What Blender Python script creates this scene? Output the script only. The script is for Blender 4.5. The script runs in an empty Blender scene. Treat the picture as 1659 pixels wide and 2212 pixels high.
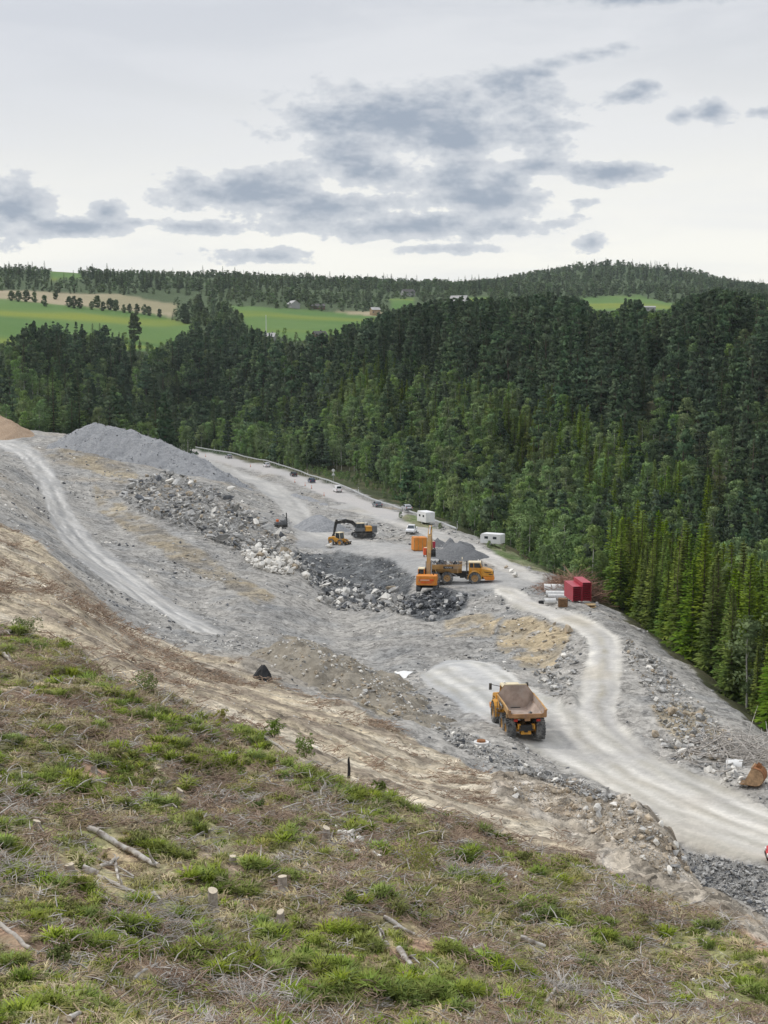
import bpy, math, random
import numpy as np
from mathutils import Vector, Matrix, Euler

random.seed(7)
rng = np.random.default_rng(7)
R = math.radians
scene = bpy.context.scene
COL = scene.collection

# ------------------------------------------------------------------ camera
F, CX, CY = 3218.0, 829.5, 1106.0            # focal length / centre in reading units (frame 1659 x 2212)
PITCH = math.atan(366 / F)
cam_d = bpy.data.cameras.new('camera')
cam = bpy.data.objects.new('camera', cam_d)
COL.objects.link(cam)
cam.location = (0, 0, 0)
cam.rotation_euler = (R(90) - PITCH, 0, 0)
cam_d.sensor_fit = 'VERTICAL'
cam_d.sensor_height = 36.0
cam_d.lens = 36.0 * F / 2212.0
cam_d.clip_start = 0.5
cam_d.clip_end = 20000
scene.camera = cam

# ------------------------------------------------------------------ world
SUN_AZ, SUN_EL = R(-62), R(47)               # azimuth from +Y towards +X
world = bpy.data.worlds.new('World')
scene.world = world
world.use_nodes = True
WT = world.node_tree
WT.nodes.clear()


class NG:
    """tiny helper to write node trees as expressions"""
    def __init__(self, tree):
        self.t = tree

    def n(self, typ, **kw):
        nd = self.t.nodes.new(typ)
        for k, v in kw.items():
            setattr(nd, k, v)
        return nd

    def put(self, sock, v):
        if v is None:
            return
        if hasattr(v, 'is_output') or isinstance(v, bpy.types.NodeSocket):
            self.t.links.new(v, sock)
        else:
            sock.default_value = v

    def m(self, op, a, b=None, c=None, clamp=False):
        nd = self.n('ShaderNodeMath', operation=op, use_clamp=clamp)
        for i, v in enumerate((a, b, c)):
            self.put(nd.inputs[i], v)
        return nd.outputs[0]

    def mix(self, fac, a, b, blend='MIX'):
        nd = self.n('ShaderNodeMix', data_type='RGBA', blend_type=blend)
        self.put(nd.inputs[0], fac)
        self.put(nd.inputs[6], a if not isinstance(a, tuple) else (*a, 1)[:4])
        self.put(nd.inputs[7], b if not isinstance(b, tuple) else (*b, 1)[:4])
        return nd.outputs[2]

    def noise(self, vec, scale, detail=4, rough=.55, dist=0, color=False):
        nd = self.n('ShaderNodeTexNoise')
        if vec is not None:
            self.put(nd.inputs['Vector'], vec)
        nd.inputs['Scale'].default_value = scale
        nd.inputs['Detail'].default_value = detail
        nd.inputs['Roughness'].default_value = rough
        nd.inputs['Distortion'].default_value = dist
        return nd.outputs['Color' if color else 'Fac']

    def smooth(self, v, lo, hi, a=0., b=1.):
        nd = self.n('ShaderNodeMapRange', interpolation_type='SMOOTHSTEP')
        self.put(nd.inputs[0], v)
        for i, x in enumerate((lo, hi, a, b)):
            nd.inputs[i + 1].default_value = x
        return nd.outputs[0]

    def scalevec(self, vec, s):
        nd = self.n('ShaderNodeMapping')
        self.put(nd.inputs['Vector'], vec)
        nd.inputs['Scale'].default_value = s
        return nd.outputs[0]


def build_world():
    g = NG(WT)
    out = g.n('ShaderNodeOutputWorld')
    bg = g.n('ShaderNodeBackground')
    bg.inputs['Strength'].default_value = 0.1
    WT.links.new(bg.outputs[0], out.inputs[0])
    sky = g.n('ShaderNodeTexSky', sky_type='NISHITA')
    sky.sun_disc = False
    sky.sun_elevation = SUN_EL
    sky.sun_rotation = SUN_AZ
    tc = g.n('ShaderNodeTexCoord')
    d = tc.outputs['Generated']
    sp = g.n('ShaderNodeSeparateXYZ')
    WT.links.new(d, sp.inputs[0])
    x, y, z = sp.outputs
    az = g.m('ARCTAN2', x, y)
    el = g.m('ARCSINE', z)
    # warped coordinates for ragged cloud outlines
    wv = g.scalevec(d, (1, 1, 1.9))
    nA = g.noise(wv, 30, 7, .66)
    nB = g.noise(wv, 60, 2, .6)
    # veil of high thin cloud: pale at the horizon, lavender grey higher up, streaked
    veil = g.noise(g.scalevec(d, (1, 1, 5)), 5.0, 5, .55, .4)
    hgt = g.smooth(el, 0.03, 0.23)
    base = g.mix(hgt, (9.0, 8.8, 8.15), (5.6, 5.8, 6.2))
    base = g.mix(g.smooth(veil, .40, .66, 0, .5), base, (7.3, 7.35, 7.5))
    left = g.smooth(az, .10, -.25)                       # the cloud deck thickens to the west
    base = g.mix(g.m('MULTIPLY', g.m('MULTIPLY', left, .55), hgt), base, (5.6, 5.8, 6.3))
    base = g.mix(.04, base, sky.outputs[0])
    # separate low cumulus: (azimuth, elevation, half width, half height) in degrees
    F2 = 57.2958

    def px(xp, yp):
        a = (xp - CX) / F
        b = (CY - yp) / F
        ry = math.cos(PITCH) + b * math.sin(PITCH)
        rz = -math.sin(PITCH) + b * math.cos(PITCH)
        return math.atan2(a, ry), math.atan2(rz, math.hypot(a, ry))
    blobs = [  # x, y, half width, half height, weight
        (900, 262, 285, 70, 1.0), (1110, 190, 95, 38, .95), (1000, 300, 210, 60, 1.0), (720, 255, 110, 48, .8), (800, 205, 70, 28, .55),
        (780, 350, 150, 62, 1.0), (1010, 425, 150, 75, .95), (880, 490, 265, 26, 1.0), (540, 412, 165, 48, 1.05), (710, 450, 150, 42, .95),
        (1190, 275, 75, 18, .8), (1150, 358, 70, 24, .8), (1165, 160, 50, 16, .7), (1205, 138, 48, 14, .7), (1250, 124, 46, 12, .65), (1300, 114, 44, 11, .6), (1345, 102, 36, 9, .55),
        (35, 455, 78, 58, 1.0), (135, 488, 125, 20, 1.0), (228, 460, 40, 28, .9), (290, 480, 40, 9, .4),
        (1320, 373, 100, 25, 1.0), (1368, 208, 52, 18, .7), (1392, 186, 34, 14, .6), (1538, 240, 46, 24, .72), (1468, 248, 34, 16, .6),
        (1275, 522, 36, 22, .75), (560, 552, 105, 17, .7), (970, 539, 92, 12, .75), (430, 490, 85, 16, .65), (1205, 482, 36, 13, .5),
        (1400, -14, 260, 24, .8), (1655, 240, 36, 12, .6), (1245, 435, 40, 7, .4), (30, 392, 34, 22, .4),
    ]
    gaps = [(885, 336, 110, 20, .62), (1072, 328, 56, 20, .5), (725, 398, 46, 24, .4), (950, 454, 80, 14, .4)]
    tot = None
    ae = g.n('ShaderNodeCombineXYZ')
    WT.links.new(az, ae.inputs[0])
    WT.links.new(el, ae.inputs[1])
    cut = None
    for (bx, by, hw, hh, w) in blobs + gaps:
        a0, e0 = px(bx, by)
        vm = g.n('ShaderNodeVectorMath', operation='MULTIPLY_ADD')
        WT.links.new(ae.outputs[0], vm.inputs[0])
        vm.inputs[1].default_value = (F / hw, F / hh, 0)
        vm.inputs[2].default_value = (-a0 * F / hw, -e0 * F / hh, 0)
        ln = g.n('ShaderNodeVectorMath', operation='LENGTH')
        WT.links.new(vm.outputs[0], ln.inputs[0])
        c = g.m('MULTIPLY_ADD', ln.outputs['Value'], -w, 1.27 * w)
        if (bx, by, hw, hh, w) in gaps:
            cut = c if cut is None else g.m('MAXIMUM', cut, c)
        else:
            tot = c if tot is None else g.m('SMOOTH_MAX', tot, c, .2)
    tot = g.m('SUBTRACT', tot, g.m('MAXIMUM', cut, 0.))
    # the same sort of cumulus goes on round the rest of the sky
    rest = g.m('SUBTRACT', g.m('MULTIPLY', g.noise(g.scalevec(d, (1, 1, 3)), 4.5, 2, .5), 5.0), 2.75)
    away = g.smooth(g.m('ABSOLUTE', az), .30, .42)
    rest = g.m('SUBTRACT', g.m('MULTIPLY', g.m('ADD', rest, 3), away), 3)
    tot = g.m('MAXIMUM', tot, rest)
    rag = g.m('ADD', g.m('MULTIPLY', g.m('SUBTRACT', nA, .5), 2.2), g.m('MULTIPLY', g.m('SUBTRACT', nB, .5), .5))
    dens = g.m('ADD', tot, rag)
    cover = g.smooth(dens, .02, .26)
    core = g.smooth(dens, .0, 1.25)
    ccol = g.mix(core, (6.1, 6.3, 6.6), (2.85, 3.35, 4.15))
    tex = g.noise(g.scalevec(d, (1, 1, 3.5)), 26, 3, .6)
    ccol = g.mix(g.smooth(tex, .50, .76, 0, .5), ccol, (5.8, 5.95, 6.3))
    col = g.mix(g.m('MULTIPLY', cover, .95), base, ccol)
    # an overcast sky grows brighter towards the zenith
    up = g.smooth(el, .28, 1.35, 1., 1.75)
    sc_ = g.n('ShaderNodeVectorMath', operation='SCALE')
    g.put(sc_.inputs[0], col)
    g.put(sc_.inputs['Scale'], up)
    col = sc_.outputs[0]
    # below the horizon: dull ground tone
    col = g.mix(g.smooth(el, -.02, -.06), col, (1.0, 1.05, .95))
    WT.links.new(col, bg.inputs['Color'])


build_world()
world.cycles.sampling_method = 'NONE'        # near-even sky: plain hemisphere sampling is enough
sun_d = bpy.data.lights.new('sun', 'SUN')
sun_d.energy = 1.5
sun_d.angle = R(10)
sun_d.color = (1.0, .965, .91)
sun = bpy.data.objects.new('sun', sun_d)
COL.objects.link(sun)
sdir = Vector((math.sin(SUN_AZ) * math.cos(SUN_EL), math.cos(SUN_AZ) * math.cos(SUN_EL), math.sin(SUN_EL)))
sun.rotation_euler = (-sdir).to_track_quat('-Z', 'Y').to_euler()
sun.location = (0, 0, 200)

scene.render.engine = 'CYCLES'
vs = scene.view_settings
vs.view_transform = 'Standard'
vs.look = 'None'
vs.gamma = 1.0
vs.use_curve_mapping = False
vs.exposure = 0.26
scene.cycles.max_bounces = 5
scene.cycles.diffuse_bounces = 3
scene.cycles.glossy_bounces = 2
scene.cycles.transmission_bounces = 2
scene.cycles.transparent_max_bounces = 4
scene.cycles.use_denoising = True


# ------------------------------------------------------------------ tags and helpers
def tag(o, label=None, cat=None, group=None, kind=None):
    if label: o['label'] = label
    if cat: o['category'] = cat
    if group: o['group'] = group
    if kind: o['kind'] = kind
    return o


def srgb(r, g, b):
    f = lambda c: (c / 255 / 12.92) if c <= 10 else (((c / 255) + .055) / 1.055) ** 2.4
    return (f(r), f(g), f(b))


MATS = {}


def mat(name, color, rough=.7, metal=0., var=.12, scale=6., spec=.3, dirt=None, dirt_amt=0., rnd=0., bump=0.):
    """plain painted / mineral material: colour broken up by noise, optional dust, per object variation"""
    if name in MATS:
        return MATS[name]
    m = bpy.data.materials.new(name)
    m.use_nodes = True
    t = m.node_tree
    g = NG(t)
    b = t.nodes['Principled BSDF']
    tc = g.n('ShaderNodeTexCoord')
    v = tc.outputs['Object']
    n1 = g.noise(v, scale, 5, .6)
    lo = tuple(c * (1 - var) for c in color)
    hi = tuple(min(1, c * (1 + var)) for c in color)
    c = g.mix(g.smooth(n1, .3, .7), lo, hi)
    if rnd:
        oi = g.n('ShaderNodeObjectInfo')
        k = g.m('ADD', g.m('MULTIPLY', oi.outputs['Random'], 2 * rnd), 1 - rnd)
        hs = g.n('ShaderNodeHueSaturation')
        g.put(hs.inputs['Value'], k)
        g.put(hs.inputs['Color'], c)
        c = hs.outputs[0]
    if dirt:
        n2 = g.noise(v, scale * .5, 6, .65)
        c = g.mix(g.smooth(n2, .62 - .3 * dirt_amt, .80 - .2 * dirt_amt, 0, .9), c, dirt)
    t.links.new(c, b.inputs['Base Color'])
    b.inputs['Roughness'].default_value = rough
    b.inputs['Metallic'].default_value = metal
    b.inputs['Specular IOR Level'].default_value = spec
    if bump:
        bp = g.n('ShaderNodeBump')
        bp.inputs['Strength'].default_value = bump
        bp.inputs['Distance'].default_value = .05
        g.put(bp.inputs['Height'], g.noise(v, scale * 3, 4, .6))
        t.links.new(bp.outputs[0], b.inputs['Normal'])
    MATS[name] = m
    return m


class MB:
    """collects faces, builds one mesh object"""
    def __init__(self):
        self.v = []
        self.f = []

    def add(self, vs, fs):
        o = len(self.v)
        self.v += [tuple(p) for p in vs]
        self.f += [tuple(i + o for i in f) for f in fs]
        return self

    def box(self, c, s, rot=None, taper=None):
        hx, hy, hz = s[0] / 2, s[1] / 2, s[2] / 2
        tx, ty = taper or (1, 1)
        p = [(-hx, -hy, -hz), (hx, -hy, -hz), (hx, hy, -hz), (-hx, hy, -hz),
             (-hx * tx, -hy * ty, hz), (hx * tx, -hy * ty, hz), (hx * tx, hy * ty, hz), (-hx * tx, hy * ty, hz)]
        if rot:
            M = Euler(rot).to_matrix()
            p = [M @ Vector(q) for q in p]
        p = [(q[0] + c[0], q[1] + c[1], q[2] + c[2]) for q in p]
        return self.add(p, [(3, 2, 1, 0), (4, 5, 6, 7), (0, 1, 5, 4), (1, 2, 6, 5), (2, 3, 7, 6), (3, 0, 4, 7)])

    def prism(self, prof, y0, y1, inset=0.):
        """profile in x,z extruded along y"""
        n = len(prof)
        cx = sum(p[0] for p in prof) / n
        cz = sum(p[1] for p in prof) / n
        a = [(x, y0, z) for x, z in prof]
        b = [(x, y1, z) for x, z in prof]
        return self.add(a + b, [tuple(range(n - 1, -1, -1)) if y1 > y0 else tuple(range(n))][:0] +
                        [tuple(range(n)), tuple(range(2 * n - 1, n - 1, -1))] +
                        [(i, i + n, (i + 1) % n + n, (i + 1) % n) for i in range(n)])

    def tube(self, pts, rad, n=8, cap=True):
        pts = [Vector(p) for p in pts]
        rads = rad if isinstance(rad, (list, tuple)) else [rad] * len(pts)
        rings = []
        for i, p in enumerate(pts):
            d = (pts[min(i + 1, len(pts) - 1)] - pts[max(i - 1, 0)]).normalized()
            u = d.orthogonal().normalized() if i == 0 else (rings_u - d * rings_u.dot(d)).normalized()
            rings_u = u
            w = d.cross(u)
            rings.append([p + (u * math.cos(2 * math.pi * k / n) + w * math.sin(2 * math.pi * k / n)) * rads[i] for k in range(n)])
        vs = [q for r in rings for q in r]
        fs = []
        for i in range(len(pts) - 1):
            for k in range(n):
                fs.append((i * n + k, i * n + (k + 1) % n, (i + 1) * n + (k + 1) % n, (i + 1) * n + k))
        if cap:
            fs.append(tuple(range(n - 1, -1, -1)))
            fs.append(tuple((len(pts) - 1) * n + k for k in range(n)))
        return self.add(vs, fs)

    def lathe(self, prof, axis='y', n=24, c=(0, 0, 0)):
        """profile list of (radius, along) closed ring"""
        vs, fs = [], []
        m = len(prof)
        for k in range(n):
            a = 2 * math.pi * k / n
            for r, h in prof:
                if axis == 'y':
                    p = (r * math.cos(a), h, r * math.sin(a))
                elif axis == 'z':
                    p = (r * math.cos(a), r * math.sin(a), h)
                else:
                    p = (h, r * math.cos(a), r * math.sin(a))
                vs.append((p[0] + c[0], p[1] + c[1], p[2] + c[2]))
        for k in range(n):
            for i in range(m):
                fs.append((k * m + i, k * m + (i + 1) % m, ((k + 1) % n) * m + (i + 1) % m, ((k + 1) % n) * m + i))
        return self.add(vs, fs)

    def build(self, name, material, parent=None, smooth=False, bevel=0.):
        me = bpy.data.meshes.new(name)
        me.from_pydata(self.v, [], self.f)
        me.materials.append(material)
        me.validate()
        import bmesh
        bm = bmesh.new()
        bm.from_mesh(me)
        bmesh.ops.recalc_face_normals(bm, faces=bm.faces)
        bm.to_mesh(me)
        bm.free()
        if smooth:
            me.polygons.foreach_set('use_smooth', [True] * len(me.polygons))
        o = bpy.data.objects.new(name, me)
        COL.objects.link(o)
        if parent is not None:
            o.parent = parent
        if bevel:
            bv = o.modifiers.new('bevel', 'BEVEL')
            bv.width = bevel
            bv.segments = 2
            bv.limit_method = 'ANGLE'
        return o


def empty(name, loc=(0, 0, 0), rz=0.):
    o = bpy.data.objects.new(name, None)
    COL.objects.link(o)
    o.location = loc
    o.rotation_euler = (0, 0, rz)
    return o


def copy_tree(o, parent=None):
    c = o.copy()
    COL.objects.link(c)
    c.parent = parent
    for ch in o.children:
        copy_tree(ch, c)
    return c


# ------------------------------------------------------------------ numpy noise
def _hash(ix, iy, seed):
    h = (ix.astype(np.int64) * 374761393 + iy.astype(np.int64) * 668265263 + seed * 1442695041) & 0xffffffff
    h = ((h ^ (h >> 13)) * 1274126177) & 0xffffffff
    return ((h ^ (h >> 16)) & 0xffffff) / float(0xffffff)


def vnoise(x, y, seed=0):
    x = np.asarray(x, float)
    y = np.asarray(y, float)
    ix = np.floor(x)
    iy = np.floor(y)
    fx = x - ix
    fy = y - iy
    fx = fx * fx * (3 - 2 * fx)
    fy = fy * fy * (3 - 2 * fy)
    a = _hash(ix, iy, seed)
    b = _hash(ix + 1, iy, seed)
    c = _hash(ix, iy + 1, seed)
    d = _hash(ix + 1, iy + 1, seed)
    return (a + (b - a) * fx) * (1 - fy) + (c + (d - c) * fx) * fy


def fbm(x, y, size, octv=4, seed=0, gain=.5):
    """centred on 0, about +-1"""
    t = 0.
    amp = 1.
    tot = 0.
    for o in range(octv):
        k = 2.03 ** o / size
        t = t + amp * (vnoise(np.asarray(x) * k + 17.3 * o, np.asarray(y) * k - 9.1 * o, seed + o) * 2 - 1)
        tot += amp
        amp *= gain
    return t / tot * 1.6
# ------------------------------------------------------------------ the lie of the land
cp, sp_ = math.cos(PITCH), math.sin(PITCH)


def ray(px, py):
    """direction through a reading point, scaled to unit forward distance: (x/Y, z/Y)"""
    a = (px - CX) / F
    b = (CY - py) / F
    ry = cp + b * sp_
    return a / ry, (-sp_ + b * cp) / ry


def proj(x, y, z):
    d = y * cp - z * sp_
    return CX + F * x / d, CY - F * (y * sp_ + z * cp) / d


CTRL = []          # (s = x/Y, ln Y, z/Y)


def cy(px, py, Y):
    s, e = ray(px, py)
    CTRL.append((s, math.log(Y), e))


def cz(px, py, z):
    s, e = ray(px, py)
    CTRL.append((s, math.log(z / e), e))


def cw(x, y, z):
    CTRL.append((x / y, math.log(y), z / y))


def hillY(px, py):
    s, e = ray(px, py)
    return -16.45 / (e + .244 * s + .084)


# clear-felled hillside in front
for (px, py) in [(0, 2212), (415, 2212), (829, 2212), (1240, 2212), (1659, 2212), (0, 2000), (415, 2000), (829, 2000), (1240, 2050),
                 (0, 1800), (415, 1800), (829, 1850), (1150, 1900), (0, 1600), (250, 1600), (500, 1700), (800, 1740), (0, 1450),
                 (150, 1450), (0, 1345), (140, 1397), (300, 1482), (425, 1530), (550, 1585), (650, 1635), (800, 1690),
                 (1000, 1770), (1180, 1835), (1305, 1865), (1445, 1930), (1520, 1965), (1659, 2055), (1500, 2100), (1659, 2130),
                 (-250, 2212), (-250, 1900), (-250, 1600), (-250, 1330), (1900, 2212), (1900, 2260)]:
    cy(px, py, hillY(px, py))
for s in (-.6, -.3, 0, .3, .6):
    for Y, e in ((14, -.56), (20, -.55), (27, -.515)):
        cw(s * Y, Y, (e - .10 * s) * Y)
# stripped sandy strip along its foot
for p in [(-250, 1060, 215), (0, 1123, 205), (65, 1163, 198), (140, 1218, 185), (200, 1278, 172), (240, 1318, 163), (300, 1358, 155),
          (400, 1408, 145), (0, 1230, 140), (150, 1310, 122), (280, 1400, 118), (420, 1470, 112), (560, 1440, 138), (600, 1530, 106),
          (680, 1500, 124), (760, 1525, 119), (850, 1575, 112), (950, 1622, 106), (1064, 1668, 101), (1151, 1697, 96), (900, 1680, 94),
          (1060, 1740, 84), (1240, 1704, 95), (1370, 1737, 90), (1428, 1778, 84), (1470, 1838, 78), (1505, 1898, 73), (1580, 1940, 69),
          (1659, 2005, 66), (1300, 1790, 80), (1200, 1770, 82)]:
    cy(*p)
# the cut down to the road behind that crest
for (px, py, Y) in [(1370, 1737, 95), (1428, 1778, 89.5), (1470, 1838, 83.5), (1505, 1898, 79), (1580, 1940, 76), (1659, 2005, 74), (1850, 2100, 70)]:
    s, e = ray(px, py)
    cw(s * Y, Y, -33.2)
# gravel shoulder and main road (level at -33)
for (px, py, z) in [(1040, 1606, -31.2), (1150, 1652, -31.2), (1230, 1690, -31.6), (960, 1570, -33.0), (920, 1530, -34.5),
                    (1064, 1559, -33.0), (1143, 1608, -33), (1213, 1651, -33), (1305, 1700, -33), (1400, 1745, -33), (1453, 1806, -33),
                    (1530, 1832, -33), (1659, 1862, -33), (1850, 1900, -33), (1329, 1564, -33), (1380, 1600, -33), (1436, 1638, -33), (1545, 1690, -33),
                    (1659, 1748, -33), (1850, 1830, -33), (1290, 1540, -33), (1200, 1570, -33), (1300, 1630, -33), (1450, 1710, -33), (1560, 1770, -33),
                    (1700, 1800, -33), (1659, 1925, -33.4), (1580, 1900, -33.4)]:
    cz(px, py, z)
# pad beyond the truck, pit, banks
for (px, py, z) in [(1130, 1530, -33.3), (1040, 1500, -34.3), (960, 1460, -35.6), (1000, 1420, -36.2), (1100, 1440, -35.6), (1170, 1500, -34),
                    (930, 1490, -35.4), (880, 1470, -36.6), (880, 1420, -37.5), (800, 1450, -38), (760, 1410, -39.2), (850, 1380, -39),
                    (950, 1380, -38), (1020, 1400, -37), (700, 1360, -40), (800, 1335, -41.6), (720, 1300, -42.8), (860, 1320, -40.3),
                    (640, 1300, -39), (580, 1350, -36.5), (640, 1390, -36.5), (520, 1300, -36.5), (560, 1240, -38), (660, 1250, -40.5)]:
    cz(px, py, z)
# side road
for (px, py, z) in [(1248, 1524, -33.1), (1256, 1472, -33.4), (1270, 1411, -34.2), (1265, 1384, -34.7), (1239, 1358, -35.2), (1178, 1332, -35.8), (1116, 1308, -36.5), (1073, 1284, -37.2),
                    (1329, 1542, -33), (1342, 1437, -33.6), (1340, 1389, -34.5), (1318, 1362, -35.1), (1256, 1332, -35.8), (1195, 1314, -36.3), (1152, 1294, -36.9), (1116, 1271, -37.4),
                    (1215, 1420, -35.5), (1200, 1490, -34.2), (1100, 1345, -37.3), (1080, 1390, -37.3), (1150, 1410, -36.6), (1020, 1330, -38), (960, 1340, -38.8)]:
    cz(px, py, z)
# yard
for (px, py, z) in [(1000, 1262, -38), (1060, 1262, -37.8), (940, 1262, -38.3), (900, 1240, -38.6), (845, 1208, -39.5), (780, 1190, -39.9), (732, 1186, -40), (646, 1197, -39.8),
                    (690, 1170, -40.3), (760, 1160, -40.4), (640, 1150, -40.8), (900, 1190, -39.4), (960, 1215, -39), (1080, 1235, -38.2), (1140, 1255, -37.8),
                    (1190, 1290, -37.4), (1250, 1300, -37.4), (1300, 1318, -37.3), (840, 1272, -42.4), (760, 1262, -43), (700, 1240, -42.6), (900, 1300, -39.4), (1020, 1290, -38)]:
    cz(px, py, z)
# inner road and highway
for (px, py, z) in [(660, 1114, -41.4), (643, 1100, -41.8), (615, 1068, -43.2), (544, 1031, -45), (470, 1008, -45.5), (430, 1000, -45.5),
                    (390, 969, -46), (500, 983, -45.2), (603, 1011, -44.2), (720, 1050, -43.2), (810, 1088, -42.2), (879, 1110, -41.6), (939, 1131, -41), (990, 1149, -40.6),
                    (1033, 1160, -40.2), (1089, 1187, -39.5), (1184, 1229, -38.3), (416, 983, -46), (515, 1009, -45), (609, 1030, -44.2), (657, 1054, -43.6), (714, 1080, -42.8), (757, 1091, -42.5), (845, 1125, -41.4),
                    (947, 1150, -40.5), (1033, 1188, -39.5), (1098, 1214, -38.8), (1162, 1251, -38), (740, 1120, -41.6), (800, 1140, -41)]:
    cz(px, py, z)
# fill slopes, haul road and terrace on the left
for p in [(450, 1370, 177), (380, 1338, 186), (320, 1298, 200), (260, 1248, 218), (210, 1208, 234), (170, 1168, 256), (135, 1123, 284), (122, 1088, 308),
          (105, 1043, 345), (75, 998, 392), (40, 968, 428), (0, 955, 445), (-250, 940, 460), (0, 1050, 268), (40, 1080, 262), (80, 1130, 246), (0, 1000, 330), (-250, 990, 310),
          (200, 1060, 345), (300, 1090, 322), (250, 1150, 290), (350, 1200, 262), (420, 1280, 226), (480, 1330, 202), (500, 1200, 268), (400, 1130, 300), (520, 1120, 318),
          (600, 1180, 282), (560, 1150, 300), (450, 1060, 360), (350, 1030, 385), (250, 1000, 405), (150, 965, 430), (100, 935, 480), (200, 950, 470), (0, 930, 500), (480, 1040, 390)]:
    cy(*p)
# drop off the embankment into the valley
EDGE = [(-140, 800, -47), (-92, 665, -46), (-45, 545, -44.8), (-14, 452, -43.4), (3, 385, -42.2), (17, 322, -40.7), (24, 280, -39.4), (27.5, 248, -38.6), (31, 205, -37), (31.5, 182, -36),
        (31, 150, -34.2), (31.5, 128, -33.2), (31, 108, -33), (31, 85, -33), (30, 60, -33)]
for i, (x, y, z) in enumerate(EDGE):
    a = EDGE[max(0, i - 1)]
    b = EDGE[min(len(EDGE) - 1, i + 1)]
    dx, dy = b[0] - a[0], b[1] - a[1]
    L = math.hypot(dx, dy)
    nx, ny = -dy / L, dx / L
    drop = np.interp(y, [0, 330, 460, 900], [1, 1, .25, .1])
    for off, dz in ((0, 0), (5, -2.2), (13, -6), (34, -13), (60, -17)):
        dz *= drop
        cw(x + nx * off, y + ny * off, z + dz)
# far side of the valley: forest slope, fields, ridges
for p in [(-300, 945, 640), (0, 945, 620), (250, 955, 720), (0, 850, 670), (250, 850, 770), (0, 765, 740), (330, 765, 840), (-300, 765, 740),
          (0, 740, 980), (350, 742, 1040), (450, 742, 1040), (0, 690, 1120), (300, 705, 1150), (0, 647, 1300), (150, 662, 1280), (380, 690, 1230), (0, 629, 1420), (260, 640, 1430), (380, 660, 1380),
          (-300, 640, 1350), (0, 596, 1750), (0, 582, 2000), (300, 605, 1750), (300, 594, 2150), (550, 600, 2200), (550, 640, 1400), (500, 668, 1250), (650, 670, 1300), (800, 680, 1280),
          (540, 706, 1080), (640, 727, 1000), (740, 727, 1000), (800, 700, 1150), (820, 612, 2500), (820, 650, 1500), (980, 622, 2400), (980, 660, 1400),
          (560, 760, 820), (560, 900, 735), (800, 780, 700), (800, 900, 600), (800, 1010, 530), (500, 957, 715), (1000, 1130, 430), (1000, 950, 520), (1000, 780, 640),
          (850, 728, 780), (1000, 717, 710), (1150, 707, 690), (1150, 850, 560), (1150, 1000, 475), (1350, 692, 670), (1350, 850, 530), (1350, 1000, 445), (1350, 1180, 375), (1550, 682, 640), (1659, 674, 620),
          (1550, 900, 495), (1659, 1050, 415), (1659, 1200, 345), (1550, 1300, 300), (1950, 640, 620), (1950, 900, 480), (1950, 1150, 380),
          (1100, 660, 1400), (1270, 660, 1500), (1380, 645, 1650), (1455, 657, 1600), (1100, 605, 2500), (1200, 588, 2600), (1330, 572, 2700), (1450, 586, 2650), (1550, 605, 2550), (1659, 622, 2400), (1950, 625, 2300),
          (1330, 620, 2050), (1550, 640, 1900), (1659, 650, 1700), (850, 742, 860), (1000, 738, 830), (1150, 730, 810), (1350, 718, 790), (1550, 708, 760), (1659, 702, 740), (1950, 690, 760),
          (1000, 700, 1150), (1150, 695, 1150), (1350, 690, 1150), (1550, 686, 1100), (1659, 682, 1100), (1950, 675, 1150)]:
    cy(*p)
for s in (-.7, -.42, -.2, 0, .2, .42, .7):
    cw(s * 3600, 3600, 60)
    cw(s * 5200, 5200, 20)
for s, Y, z in ((-.7, 100, 5), (-.7, 300, 30), (-.7, 600, 0), (-.7, 1500, 70), (.7, 60, -33), (.7, 100, -45), (.7, 200, -52), (.7, 400, -45), (.7, 900, 50), (.45, 100, -42), (.5, 160, -52)):
    cw(s * Y, Y, z)

C = np.array(CTRL)
AX = 1.9                                      # weight of s against ln Y
P = np.column_stack([C[:, 0] * AX, C[:, 1] * .55])
EPS = .012


def kern(r2):
    return np.sqrt(r2 + EPS * EPS)


n = len(P)
d2 = ((P[:, None, :] - P[None, :, :]) ** 2).sum(2)
A = np.zeros((n + 3, n + 3))
A[:n, :n] = kern(d2) - np.eye(n) * 0.004
A[:n, n] = 1
A[:n, n + 1:] = P
A[n, :n] = 1
A[n + 1:, :n] = P.T
W = np.linalg.solve(A, np.concatenate([C[:, 2], np.zeros(3)]))


def rbf(s, l):
    q = np.column_stack([np.ravel(s) * AX, np.ravel(l) * .55])
    out = np.empty(len(q))
    for i in range(0, len(q), 20000):
        b = q[i:i + 20000]
        r2 = (b ** 2).sum(1)[:, None] + (P ** 2).sum(1)[None] - 2 * b @ P.T
        out[i:i + 20000] = kern(np.maximum(r2, 0)) @ W[:n] + W[n] + b @ W[n + 1:]
    return out.reshape(np.shape(s))


NS = 600
S0, S1 = -.46, .46
gs = np.linspace(S0, S1, NS)
LROW = np.concatenate([np.linspace(math.log(14), math.log(30), 26)[:-1], np.linspace(math.log(30), math.log(460), 640)[:-1], np.linspace(math.log(460), math.log(1500), 110)[:-1], np.linspace(math.log(1500), math.log(5000), 60)])
NL = len(LROW)
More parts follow.
